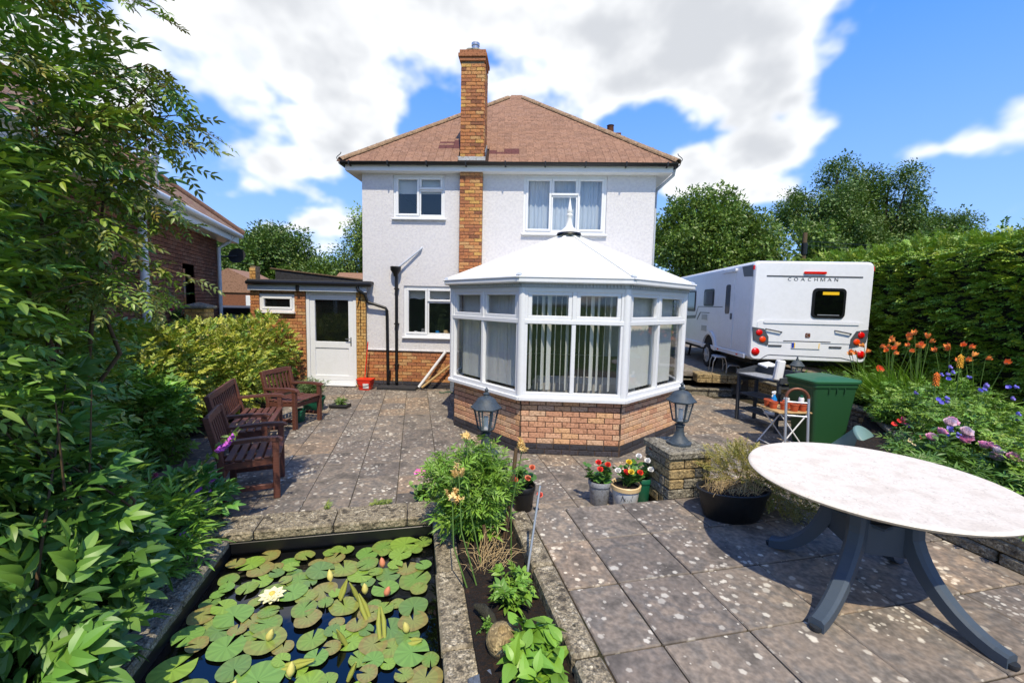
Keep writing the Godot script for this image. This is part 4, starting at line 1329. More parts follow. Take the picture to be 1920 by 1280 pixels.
func terrace_things():
	stone_pillar("stone_pillar", "square stone pillar with flat cap carrying a lantern beside the black planter", Vector3(1.49, 0, -4.30), 0.46, 0.65, GA)
	lantern("grey metal lantern standing on the stone pillar beside the black planter", Vector3(1.50, 0.652, -4.30), 0.2)
	stone_pillar("stone_pillar", "stone pillar mostly hidden behind the tall willowy plant by the pond", Vector3(-0.42, 0, -3.86), 0.36, 0.62, GA)
	lantern("grey metal lantern rising behind the tall willowy plant", Vector3(-0.42, 0.622, -3.86), 0.5)
	# round table
	var t := thing("garden_table", "round cream topped garden table on curved slate grey legs", "table", Vector3(2.27, 0.2, -2.86), 0.12)
	var m := MB.new()
	var el := Transform3D(Basis.from_scale(Vector3(0.745, 1, 0.715)), Vector3(0.03, 0, -0.02))
	m.lathe([Vector2(0.0, 0.700), Vector2(0.93, 0.700), Vector2(0.975, 0.703), Vector2(0.995, 0.712), Vector2(1.0, 0.722), Vector2(0.992, 0.733), Vector2(0.975, 0.737), Vector2(0.955, 0.734), Vector2(0.0, 0.734)], 72, el, 0.5)
	part("tabletop", m, M.tabletop, t)
	m = MB.new()
	m.lathe([Vector2(0.0, 0.7352), Vector2(0.028, 0.7352), Vector2(0.032, 0.737), Vector2(0.036, 0.735)], 16)
	part("parasol_plug", m, M.tabletop, t)
	var feet := [Vector3(-0.66, 0, 0.40), Vector3(0.18, 0, 0.69), Vector3(-0.33, 0, -0.46), Vector3(0.50, 0, -0.24)]
	var cx := [Vector3(-0.20, 0, 0.13), Vector3(0.09, 0, 0.21), Vector3(-0.12, 0, -0.18), Vector3(0.19, 0, -0.09)]
	for k in 4:
		var f: Vector3 = feet[k]
		var c: Vector3 = cx[k]
		var dir := (f - c).normalized()
		var sd := dir.cross(Vector3.UP)
		var rings := []
		var n := 16
		for i in n + 1:
			var s := i / float(n)
			# from the column down and out to the foot
			var p := c
			var tang := Vector3.DOWN
			if s < 0.35: p = c + Vector3(0, 0.70 - s / 0.35 * 0.24, 0)
			else:
				var q := (s - 0.35) / 0.65
				p = c + (f - c) * pow(q, 1.35) + Vector3(0, 0.035 + 0.425 * pow(1.0 - q, 1.75), 0)
				tang = ((f - c) * 1.35 * pow(maxf(q, 0.02), 0.35) + Vector3(0, -0.425 * 1.75 * pow(1.0 - q, 0.75), 0)).normalized()
			var nn := sd.cross(tang).normalized()
			var hw := 0.052 - 0.012 * s
			var hh := 0.055 - 0.02 * s
			rings.append([p + sd * hw + nn * hh * 0.6, p + sd * hw * 0.6 + nn * hh, p - sd * hw * 0.6 + nn * hh, p - sd * hw + nn * hh * 0.6, p - sd * hw - nn * hh, p + sd * hw - nn * hh])
			rings[-1].reverse()
		m = MB.new()
		m.loft(rings, true, false)
		var lg := part("leg", m, M.resin, t)
		m = MB.new()
		m.lathe([Vector2(0.0, 0.0), Vector2(0.026, 0.002), Vector2(0.03, 0.014), Vector2(0.03, 0.03), Vector2(0.0, 0.032)], 12, Transform3D(Basis(), f))
		part("foot", m, M.resindark, lg)
	m = MB.new()
	for k in 4:
		var a: Vector3 = cx[[0, 1, 3, 2][k]]
		var b: Vector3 = cx[[1, 3, 2, 0][k]]
		m.bar(a + Vector3(0, 0.40, 0), b + Vector3(0, 0.40, 0), 0.022, 0.20, 0.004)
	m.box(Vector3(0, 0.49, 0.02), Vector3(0.36, 0.02, 0.30), Basis(Vector3.UP, 0.4), 0.006)
	part("brace", m, M.resin, t)
	# black trough
	var b := thing("trough_planter", "oval black plastic trough of dry grass beside the stone pillar", "planter", Vector3(1.79, 0.2, -3.72), 0.12)
	m = MB.new()
	var ov := Transform3D(Basis.from_scale(Vector3(1.0, 1, 0.62)), Vector3.ZERO)
	m.lathe([Vector2(0.0, 0.0), Vector2(0.235, 0.0), Vector2(0.25, 0.02), Vector2(0.262, 0.06), Vector2(0.268, 0.065), Vector2(0.30, 0.225), Vector2(0.318, 0.228), Vector2(0.325, 0.262), Vector2(0.305, 0.266), Vector2(0.29, 0.24)], 40, ov, 0.7)
	part("tub", m, M.planter, b)
	m = MB.new()
	m.lathe([Vector2(0.285, 0.225), Vector2(0.15, 0.245), Vector2(0.0, 0.25)], 24, ov, 0.2)
	part("compost", m, M.soil, b)
	var dry := MB.new()
	for k in 240:
		var a := rnd(0, TAU)
		var r := sqrt(rng.randf()) * 0.25
		var p := Vector3(cos(a) * r, 0.24, sin(a) * r * 0.6)
		var d := Vector3(rnd(-0.4, 0.4), rnd(0.25, 0.9), rnd(-0.4, 0.4) + 0.15).normalized()
		var l := rnd(0.06, 0.16)
		dry.tube([p, p + d * l * 0.6 + Vector3(0, 0.01, 0), p + d * l + Vector3(rnd(-0.05, 0.05), -0.02, rnd(-0.05, 0.05))], [0.0022, 0.0016, 0.0008], 3, false)
	part("dry_grass", dry, M.straw, b)
	# low wall along the far side of the terrace
	var w := thing("low_wall", "low rough stone edging wall between terrace and flower bed", "wall", Vector3.ZERO)
	m = MB.new()
	m.box(gp(4.31, 1.15, 0.05), Vector3(0.16, 0.72, 4.7), Basis(Vector3.UP, GA))
	part("core", m, M.joint, w)
	for k in 8:
		m = MB.new()
		m.box(Vector3.ZERO, Vector3(0.23, 0.075, 0.57), Basis(), 0.016)
		part("coping_stone", m, M.stone, w).transform = Transform3D(Basis(Vector3.UP, GA + rnd(-0.01, 0.01)), gp(4.31 + rnd(-0.008, 0.008), 3.2 - 0.58 * k, 0.42 + rnd(-0.006, 0.006)))
		for j in 2:
			m = MB.new()
			m.box(Vector3.ZERO, Vector3(0.08, 0.088, 0.56), Basis(), 0.012)
			part("stone", m, M.stone, w).transform = Transform3D(Basis(Vector3.UP, GA), gp(4.236 + rnd(-0.005, 0.005), 3.2 - 0.58 * k - (0.2 if j else 0.0), 0.335 - 0.097 * j))

# ------------------------------------------------------------------ neighbour
func neighbour():
	var d := Vector3(-0.375, 0, -0.927)
	var n := Vector3(-0.927, 0, 0.375)
	var B := Vector3(-7.57, 0, -10.65)
	var A := B - d * 9.5
	var h := thing("neighbour_house", "dark red brick bungalow with white eaves and tiled hip roof", "house")
	var bs := Basis(-d, Vector3.UP, -n)
	var m := MB.new()
	var f := B + n * 0.38 - d * 0.38
	# wall: local x runs towards the viewer's side, local z faces the garden
	var xf := Transform3D(bs, f)
	var hole := Rect2(1.55, 1.52, 0.62, 1.15)
	var w := MB.new()
	holed(w, 0, 8.8, -0.6, 3.42, 0.0, 0.25, [hole])
	w.box(Vector3(4.4, 1.41, -5.4), Vector3(8.8, 4.02, 0.2))
	w.box(Vector3(0.1, 1.41, -2.7), Vector3(0.2, 4.02, 5.2))
	w.box(Vector3(8.7, 1.41, -2.7), Vector3(0.2, 4.02, 5.2))
	w.box(Vector3(4.4, 3.36, -2.7), Vector3(8.4, 0.06, 5.2))
	for k in w.v.size():
		w.v[k] = xf * w.v[k]; w.n[k] = bs * w.n[k]
	var wl := part("wall", w, M.darkmortar, h)
	var kinds := []
	for k in 4: kinds.append(MB.new())
	for j in range(14, 53):
		var x := -0.112 * (j % 2)
		while x < 6.0:
			var a := maxf(x, 0.0)
			var e := x + 0.225
			x = e
			var y := (j + 0.5) * 0.075 - 0.55
			if y > hole.position.y - 0.03 and y < hole.end.y + 0.03:
				if a < hole.position.x and e > hole.position.x: e = hole.position.x
				elif a < hole.end.x and e > hole.end.x: a = hole.end.x
				elif a >= hole.position.x and e <= hole.end.x: continue
			kinds[rng.randi() % 4].box(xf * Vector3((a + e) * 0.5, y, 0.006), Vector3(e - a - 0.01, 0.065, 0.02), bs)
	for k in 4: part("brickwork", kinds[k], M.red[k], wl).set_meta("kind", "stuff")
	w = MB.new()
	ring(w, hole.position.x, hole.end.x, hole.position.y, hole.end.y, 0.0, 0.08, 0.09)
	w.box(Vector3(hole.get_center().x, hole.position.y - 0.03, 0.03), Vector3(0.74, 0.05, 0.16), Basis(), 0.006)
	for k in w.v.size():
		w.v[k] = xf * w.v[k]; w.n[k] = bs * w.n[k]
	var wn := part("window", w, M.upvc, h)
	w = MB.new()
	w.box(xf * Vector3(hole.get_center().x, hole.get_center().y, -0.07), Vector3(0.5, 1.05, 0.01), bs)
	part("pane", w, M.darkglass, wn)
	m = MB.new()
	m.box(xf * Vector3(4.2, 3.49, 0.36), Vector3(9.3, 0.19, 0.03), bs, 0.004)
	m.box(xf * Vector3(4.2, 3.40, 0.19), Vector3(9.3, 0.02, 0.37), bs)
	part("fascia", m, M.upvc, h)
	m = MB.new()
	m.tube([xf * Vector3(-0.4, 3.57, 0.44), xf * Vector3(8.9, 3.57, 0.44)], 0.06, 10)
	part("gutter", m, M.upvc, h)
	m = MB.new()
	var r0 := xf * Vector3(-0.42, 3.6, 0.46)
	var r1 := xf * Vector3(9.2, 3.6, 0.46)
	var r2 := xf * Vector3(9.2, 3.6, -5.9)
	var r3 := xf * Vector3(-0.42, 3.6, -5.9)
	var t0 := xf * Vector3(2.76, 6.0, -2.72)
	var t1 := xf * Vector3(6.1, 6.0, -2.72)
	m.quad(r0, r1, t1, t0); m.tri(r1, r2, t1); m.quad(r2, r3, t0, t1); m.tri(r3, r0, t0); m.quad(r3, r2, r1, r0)
	var rf := part("roof", m, M.tilebed, h)
	var tl := [MB.new(), MB.new(), MB.new()]
	var upv := (t0 - xf * Vector3(2.76, 3.6, 0.46)).normalized()
	var nr := (-d).cross(upv) * -1.0
	if nr.y < 0: nr = -nr
	var tbs := Basis(-d, nr, -upv)
	for j in 38:
		var s := j * 0.105
		var x := -0.42 + s * 0.8
		while x < 9.0 - s * 0.8:
			tl[rng.randi() % 3].box(r0 - d * (x + 0.42 + 0.085 * (j % 2)) + upv * (s + 0.07) + nr * 0.022, Vector3(0.165, 0.014, 0.17), tbs * Basis(Vector3.RIGHT, 0.07))
			x += 0.17
	for k in 3: part("roof_tiles", tl[k], [M.tile[1], M.tile[3], M.hiptile][k], rf).set_meta("kind", "stuff")
	m = MB.new()
	m.tube([r0 + Vector3(0, 0.04, 0), t0 + Vector3(0, 0.05, 0), t1 + Vector3(0, 0.05, 0)], 0.1, 8)
	part("ridge", m, M.tile[3], rf)
	m = MB.new()
	m.tube([xf * Vector3(0.12, 3.5, 0.4), xf * Vector3(0.12, 3.36, 0.3), xf * Vector3(0.12, 3.2, 0.08), xf * Vector3(0.12, -0.5, 0.08)], 0.04, 10)
	part("downpipe", m, M.upvc, h)
	m = MB.new()
	m.tube([xf * Vector3(4.0, -0.4, 0.12), xf * Vector3(4.0, 3.3, 0.12)], 0.06, 12)
	part("soil_pipe", m, M.upvc, h)
	m = MB.new()
	m.lathe([Vector2(0.075, 3.45), Vector2(0.075, 4.05), Vector2(0.10, 4.08), Vector2(0.10, 4.16), Vector2(0.075, 4.19), Vector2(0.09, 4.24), Vector2(0.05, 4.32), Vector2(0.0, 4.33)], 14, Transform3D(Basis(), xf * Vector3(4.05, 0, 0.30)))
	part("flue", m, M.steel, h)
	m = MB.new()
	m.lathe([Vector2(0.0, 0.0), Vector2(0.12, 0.012), Vector2(0.22, 0.045), Vector2(0.225, 0.05), Vector2(0.12, 0.02), Vector2(0.0, 0.01)], 20, Transform3D(Basis(Vector3.RIGHT, 1.35) * Basis.from_scale(Vector3(1, 1, 0.85)), xf * Vector3(-0.15, 3.05, 0.42)), 0.2)
	m.tube([xf * Vector3(-0.15, 3.05, 0.4), xf * Vector3(0.05, 3.0, 0.0)], 0.02, 8)
	m.tube([xf * Vector3(-0.15, 2.9, 0.45), xf * Vector3(-0.2, 2.86, 0.75)], 0.01, 6)
	part("satellite_dish", m, M.dish, h)
	# flat roofed garage
	var g := thing("garage", "low garage with pale wall and black flat roof edge", "garage", Vector3(-7.9, 0, -10.2), GA)
	m = MB.new(); m.box(Vector3(0, 0.5, -1.5), Vector3(2.5, 2.2, 3.0)); part("wall", m, M.greytrim, g)
	m = MB.new(); m.box(Vector3(0, 1.69, -1.48), Vector3(2.66, 0.16, 3.2), Basis(), 0.02); part("flat_roof", m, M.black, g)
	# brick pier with a cap and its wall
	var p := thing("brick_pier", "buff brick gate pier with stone cap behind the yellow green shrub", "pier", Vector3(-6.32, 0, -7.75), GA)
	m = MB.new(); m.box(Vector3(0, 0.65, 0), Vector3(0.31, 2.3, 0.31))
	var pc := part("core", m, M.palemortar, p)
	for s in 4:
		var b := Basis(Vector3.UP, s * PI / 2)
		lay(pc, b * Vector3(-0.1675, 0, 0.16), b * Vector3.RIGHT, b * Vector3.BACK, 0.335, 1.05, 1.80, M.yellow, [], s)
	m = MB.new(); m.box(Vector3(0, 1.825, 0), Vector3(0.44, 0.05, 0.44), Basis(), 0.012)
	m.lathe([Vector2(0.30, 1.85), Vector2(0.0, 1.92)], 4, Transform3D(Basis(Vector3.UP, PI / 4), Vector3.ZERO))
	part("cap_stone", m, M.stone, p)
	var bw := thing("boundary_wall", "low buff brick boundary wall with stone coping behind the shrub", "wall", Vector3(-6.32, 0, -7.75), GA)
	m = MB.new(); m.box(Vector3(-1.1, 0.45, 0), Vector3(1.85, 2.05, 0.2)); part("brick_face", m, M.yellow[0], bw)
	m = MB.new(); m.box(Vector3(-1.1, 1.5, 0), Vector3(1.87, 0.06, 0.27), Basis(), 0.012); part("coping", m, M.stone, bw)
	# houses far behind
	var fh := thing("far_house", "distant house with red tiled roof beyond the flat roofed extension", "house", Vector3(-8.75, -0.25, -21.0), 0.1)
	m = MB.new(); m.box(Vector3(0, 1.0, 0), Vector3(1.6, 4.2, 3)); part("wall", m, M.red[1], fh)
	m = MB.new()
	m.quad(Vector3(-0.9, 2.9, 1.7), Vector3(0.9, 2.9, 1.7), Vector3(0.9, 3.6, 0.2), Vector3(-0.9, 3.6, 0.2))
	m.quad(Vector3(0.9, 2.9, -1.7), Vector3(-0.9, 2.9, -1.7), Vector3(-0.9, 3.6, 0.2), Vector3(0.9, 3.6, 0.2))
	part("roof", m, M.tile[0], fh)
	fh = thing("far_house", "distant gabled house hung with red tiles past the dark brick bungalow", "house", Vector3(-11.9, 0, -17.0), GA)
	m = MB.new(); m.box(Vector3(0, 0.6, 0), Vector3(3.2, 3.4, 3)); part("wall", m, M.red[1], fh)
	m = MB.new(); m.box(Vector3(0.75, 1.75, 1.51), Vector3(0.35, 0.7, 0.06), Basis(), 0.01); part("window", m, M.upvc, fh)
	m = MB.new()
	m.prism(PackedVector2Array([Vector2(-1.8, 2.2), Vector2(1.8, 2.2), Vector2(0, 3.1)]), -1.6, 1.55)
	part("roof", m, M.tile[2], fh)

# ------------------------------------------------------------------ caravan
func rrect(x0: float, x1: float, y0: float, y1: float, r: float, z: float, seg := 5) -> Array:
	var o := []
	for q in [[x1 - r, y1 - r, 0.0], [x0 + r, y1 - r, PI / 2], [x0 + r, y0 + r, PI], [x1 - r, y0 + r, PI * 1.5]]:
		for k in seg + 1:
			var a: float = q[2] + PI / 2 * k / seg
			o.append(Vector3(q[0] + cos(a) * r, q[1] + sin(a) * r, z))
	return o
func rpoly(x0: float, x1: float, y0: float, y1: float, r: float) -> PackedVector2Array:
	var o := PackedVector2Array()
	for p: Vector3 in rrect(x0, x1, y0, y1, r, 0): o.append(Vector2(p.x, p.y))
	return o

func caravan():
	var c := thing("caravan", "white touring caravan parked on the raised drive", "caravan", Vector3(4.5, 0.5, -9.1), -0.045)
	var m := MB.new()
	var rings := []
	for s in [[-6.6, 0.55, 0.5, 0.9], [-6.35, 0.25, 0.2, 0.45], [-5.9, 0.03, 0.0, 0.1], [-5.6, 0.0, 0.0, 0.0], [-0.09, 0.0, 0.0, 0.0], [-0.035, 0.012, 0.005, 0.012], [0.0, 0.05, 0.03, 0.05]]:
		rings.append(rrect(s[1] * 0.6, 2.3 - s[1] * 0.6, 0.47 + s[2], 2.52 - s[3], 0.10, s[0]))
	m.loft(rings)
	part("body", m, M.caravan, c)
	m = MB.new()
	m.box(Vector3(1.15, 0.42, -3.0), Vector3(2.0, 0.1, 5.6))
	m.box(Vector3(1.15, 0.34, -2.3), Vector3(1.9, 0.08, 0.1))
	m.bar(Vector3(1.15, 0.36, -6.2), Vector3(1.15, 0.4, -7.6), 0.1, 0.08)
	part("chassis", m, M.rubber, c)
	# rear panel
	m = MB.new()
	m.prism(rpoly(0.12, 2.18, 0.86, 1.30, 0.06), -0.01, 0.012)
	m.prism(rpoly(0.24, 2.08, 1.245, 1.30, 0.02), 0.0, 0.03)
	part("rear_moulding", m, M.caravan, c)
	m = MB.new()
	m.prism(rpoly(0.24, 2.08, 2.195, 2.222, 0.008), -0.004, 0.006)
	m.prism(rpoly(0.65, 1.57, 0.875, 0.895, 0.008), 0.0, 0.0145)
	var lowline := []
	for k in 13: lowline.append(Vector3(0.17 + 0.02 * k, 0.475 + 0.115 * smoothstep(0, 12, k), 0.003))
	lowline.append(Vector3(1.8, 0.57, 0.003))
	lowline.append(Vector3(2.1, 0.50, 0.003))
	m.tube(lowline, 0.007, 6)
	part("groove_line", m, M.caravangrey, c)  # grey strips drawn for the shaded grooves of the rear panel
	m = MB.new(); m.prism(rpoly(0.95, 1.38, 2.262, 2.308, 0.02), -0.004, 0.025); part("brake_light", m, M.lamp_red, c)
	for s: float in [0.0, 2.3]:
		m = MB.new(); m.box(Vector3(s + (0.005 if s < 1 else -0.005), 2.38, -0.05), Vector3(0.03, 0.09, 0.05), Basis(), 0.008); part("marker_light", m, M.lamp_red, c)
	m = MB.new()
	m.prism(rpoly(1.15, 1.79, 1.37, 1.98, 0.09), -0.01, 0.02)
	var wn := part("window", m, M.black, c)
	m = MB.new(); m.prism(rpoly(1.20, 1.74, 1.42, 1.93, 0.06), 0.02, 0.026); part("pane", m, M.darkglass, wn)
	m = MB.new(); m.box(Vector3(1.47, 1.435, 0.028), Vector3(0.42, 0.012, 0.01), Basis(), 0.003); part("catch", m, M.alu, wn)
	m = MB.new(); m.box(Vector3(1.49, 1.875, 0.0262), Vector3(0.31, 0.06, 0.001)); part("sticker", m, M.plateyellow, wn)
	for mir in [false, true]:
		var pl := PackedVector2Array([Vector2(0.03, 1.16), Vector2(0.26, 1.125), Vector2(0.355, 0.96), Vector2(0.36, 0.79), Vector2(0.19, 0.83), Vector2(0.06, 0.90)])
		var ce := [Vector2(0.165, 1.045), Vector2(0.24, 0.905)]
		if mir:
			for k in pl.size(): pl[k].x = 2.3 - pl[k].x
			for k in 2: ce[k].x = 2.3 - ce[k].x
		m = MB.new(); m.prism(pl, -0.01, 0.022)
		var lc := part("light_cluster", m, M.caravangrey, c)
		for k in 2:
			m = MB.new()
			m.lathe([Vector2(0.066, 0.0), Vector2(0.062, 0.014), Vector2(0.04, 0.024), Vector2(0.0, 0.028)], 20, Transform3D(Basis(Vector3.RIGHT, PI / 2) , Vector3(ce[k].x, ce[k].y, 0.018)), 0.2)
			part("lens", m, [M.lamp_red, M.lamp_orange][k], lc)
		m = MB.new()
		m.lathe([Vector2(0.082, 0.0), Vector2(0.08, 0.012), Vector2(0.0, 0.02)], 22, Transform3D(Basis(Vector3.RIGHT, PI / 2), Vector3(2.3 - 0.125 if mir else 0.125, 0.645, 0.0)), 0.2)
		part("reflector", m, M.lamp_red, c)
		var hx := 1.63 if mir else 0.29
		m = MB.new()
		m.tube([Vector3(hx, 1.125, 0.012), Vector3(hx + 0.02, 1.12, 0.05), Vector3(hx + 0.29, 1.07, 0.05), Vector3(hx + 0.32, 1.065, 0.012)], 0.014, 8)
		part("grab_handle", m, M.caravangrey, c)
		m = MB.new()
		m.prism(rpoly(hx - 0.08 if mir else hx + 0.08, hx + 0.16 if mir else hx + 0.34, 0.765, 0.80, 0.01), 0.0, 0.0135)
		part("name_strip", m, M.caravangrey, c)
	m = MB.new(); m.prism(rpoly(0.82, 1.38, 0.735, 0.865, 0.012), 0.0, 0.016)
	var np := part("number_plate", m, M.whiteplastic, c)
	m = MB.new(); m.box(Vector3(0.845, 0.80, 0.0165), Vector3(0.045, 0.11, 0.002)); part("blue_band", m, M.yellowblue, np)
	m = MB.new(); m.box(Vector3(0.878, 0.80, 0.0165), Vector3(0.018, 0.11, 0.002)); m.box(Vector3(1.352, 0.80, 0.0165), Vector3(0.016, 0.11, 0.002)); part("yellow_band", m, M.plateyellow, np)
	m = MB.new(); m.prism(rpoly(1.07, 1.165, 0.965, 1.06, 0.02), 0.0, 0.02)
	var bg := part("badge", m, M.brownmetal, c)
	_text(bg, "C", 0.075, Vector3(1.118, 1.0125, 0.021), M.alu, 1.0)
	# the lettering, spaced out as on the panel
	var word := "COACHMAN"
	for k in 8: _text(c, word[k], 0.062, Vector3(0.685 + 0.128 * k, 2.15, 0.003), M.caravangrey, 1.5)
	# side facing the steps
	part("side_panel", _side(rpoly(-5.5, -0.12, 0.52, 2.38, 0.05), -0.004, 0.004), M.caravanside, c)
	var dr := part("door", _side(rpoly(-1.52, -0.90, 0.60, 2.34, 0.07), 0.0, 0.016), M.caravan, c)
	part("pane", _side(rpoly(-1.36, -1.10, 1.40, 2.08, 0.06), 0.014, 0.022), M.darkglass, dr)
	part("handle", _side(rpoly(-1.0, -0.95, 1.28, 1.42, 0.02), 0.014, 0.04), M.caravangrey, dr)
	part("canopy", _side(rpoly(-1.62, -0.82, 2.36, 2.42, 0.02), 0.0, 0.05), M.caravan, dr)
	for s in [[-2.86, -2.14, 1.58, 2.02], [-4.25, -3.55, 1.42, 2.02], [-5.4, -4.6, 1.42, 2.02]]:
		var f := part("window", _side(rpoly(s[0], s[1], s[2], s[3], 0.07), 0.0, 0.018), M.black, c)
		part("pane", _side(rpoly(s[0] + 0.05, s[1] - 0.05, s[2] + 0.05, s[3] - 0.05, 0.05), 0.018, 0.024), M.darkglass, f)
	part("corner_panel", _side(PackedVector2Array([Vector2(-0.58, 2.44), Vector2(-0.08, 2.44), Vector2(-0.06, 2.20), Vector2(-0.46, 2.22)]), 0.0, 0.012), M.caravangrey, c)
	var st := MB.new()
	for s in [[-3.3, 1.56, -0.92, 1.56, 0.02], [-3.3, 1.56, -3.5, 1.27, 0.03], [-3.5, 1.27, -4.7, 1.22, 0.09], [-2.4, 1.40, -3.1, 1.40, 0.02], [-3.1, 1.40, -3.35, 1.20, 0.05]]:
		var a := Vector3(-0.006, s[1], s[0])
		var b := Vector3(-0.006, s[3], s[2])
		st.bar(a, b, 0.006, s[4])
	part("stripe", st, M.caravangrey, c)
	for y: float in [0.98, 1.28]:
		var v := part("vent", _side(rpoly(-2.98, -2.5, y - 0.09, y + 0.09, 0.01), 0.0, 0.010), M.caravan, c)
		for k in 5:
			m = MB.new(); m.box(Vector3(-0.012, y - 0.06 + 0.03 * k, -2.74), Vector3(0.006, 0.012, 0.42)); part("louvre", m, M.caravangrey, v)
	var ar := PackedVector2Array()
	for k in 15: ar.append(Vector2(-2.28 + cos(PI * k / 14.0) * 0.50, 0.47 + sin(PI * k / 14.0) * 0.47))
	for k in 15: ar.append(Vector2(-2.28 - cos(PI * k / 14.0) * 0.40, 0.47 + sin(PI * k / 14.0) * 0.38))
	part("wheel_arch", _side(ar, 0.0, 0.05), M.caravan, c)
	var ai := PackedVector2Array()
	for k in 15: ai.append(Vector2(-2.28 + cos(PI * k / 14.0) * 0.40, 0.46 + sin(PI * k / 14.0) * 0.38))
	part("arch_shade", _side(ai, 0.002, 0.006), M.rubber, c)  # flat dark sheet painted for the shade inside the wheel arch
	m = MB.new(); m.box(Vector3(-0.02, 0.53, -2.8), Vector3(0.035, 0.10, 5.3), Basis(), 0.01); part("skirt", m, M.caravan, c)
	for z: float in [-0.5, -1.6]:
		m = MB.new(); m.box(Vector3(-0.04, 0.53, z), Vector3(0.012, 0.03, 0.09), Basis(), 0.004); part("side_marker", m, M.lamp_orange, c)
	var wx := Transform3D(Basis(Vector3.BACK, PI / 2), Vector3(0.03, 0.31, -2.28))
	m = MB.new(); m.lathe([Vector2(0.20, -0.09), Vector2(0.29, -0.09), Vector2(0.31, -0.06), Vector2(0.31, 0.06), Vector2(0.29, 0.09), Vector2(0.20, 0.09)], 30, wx, 0.7)
	var wh := part("wheel", m, M.rubber, c)
	m = MB.new(); m.lathe([Vector2(0.2, 0.06), Vector2(0.19, 0.085), Vector2(0.06, 0.075), Vector2(0.05, 0.09), Vector2(0.0, 0.09)], 24, wx, 0.5)
	for k in 8: 
		var a := TAU * k / 8.0
		m.bar(wx * Vector3(cos(a) * 0.05, 0.088, sin(a) * 0.05), wx * Vector3(cos(a) * 0.19, 0.088, sin(a) * 0.19), 0.03, 0.012)
	part("rim", m, M.alu, wh)
	m = MB.new(); m.prism(rpoly(0.75, 1.5, 0, 0.05, 0.02), -3.2, -2.4, Transform3D(Basis(), Vector3(0, 2.51, 0))); part("roof_hatch", m, M.caravan, c)
	for z: float in [-0.5, -5.0]:
		m = MB.new(); m.bar(Vector3(0.4, 0.45, z), Vector3(0.3, 0.0, z + 0.1), 0.05, 0.04); m.box(Vector3(0.3, 0.012, z + 0.1), Vector3(0.12, 0.02, 0.12)); part("corner_steady", m, M.rubber, c)
	# folding step stool beside it
	var s := thing("step_stool", "two tread chrome step stool on the top garden step", "step stool", Vector3(4.42, 0.52, -10.35), 1.35)
	for k in 2:
		var y := 0.36 - 0.18 * k
		var z := 0.0 + 0.30 * k
		m = MB.new(); m.box(Vector3(0, y, z), Vector3(0.42, 0.03, 0.26), Basis(), 0.012); part("tread", m, M.greypot, s)
		for e: float in [-0.21, 0.21]:
			m = MB.new()
			m.tube([Vector3(e, 0.0, z + 0.16), Vector3(e, y * 0.7, z + 0.14), Vector3(e, y + 0.01, z + 0.09), Vector3(e, y + 0.012, z - 0.09), Vector3(e, y * 0.7, z - 0.14), Vector3(e, 0.0, z - 0.16)], 0.012, 8)
			part("leg_frame", m, M.steel, s)

func _side(poly: PackedVector2Array, z0: float, z1: float) -> MB:
	# on the caravan's side: x runs to the rear, z faces out
	var q := MB.new()
	q.prism(poly, z0, z1, Transform3D(Basis(Vector3.BACK, Vector3.UP, Vector3.LEFT), Vector3.ZERO))
	return q

func _text(parent: Node, word: String, height: float, at: Vector3, mt: Material, wide: float):
	var f := SystemFont.new()
	f.font_names = PackedStringArray(["Droid Sans"])
	var t := TextMesh.new()
	t.text = word; t.font = f; t.font_size = 64; t.depth = 0.004 / (height / 0.46) * 0.46 
	t.pixel_size = height / 46.0
	t.depth = 0.004
	var o := MeshInstance3D.new()
	o.name = "letter"
	o.mesh = t
	o.material_override = mt
	parent.add_child(o, true)
	o.position = at
	o.scale = Vector3(wide, 1, 1)

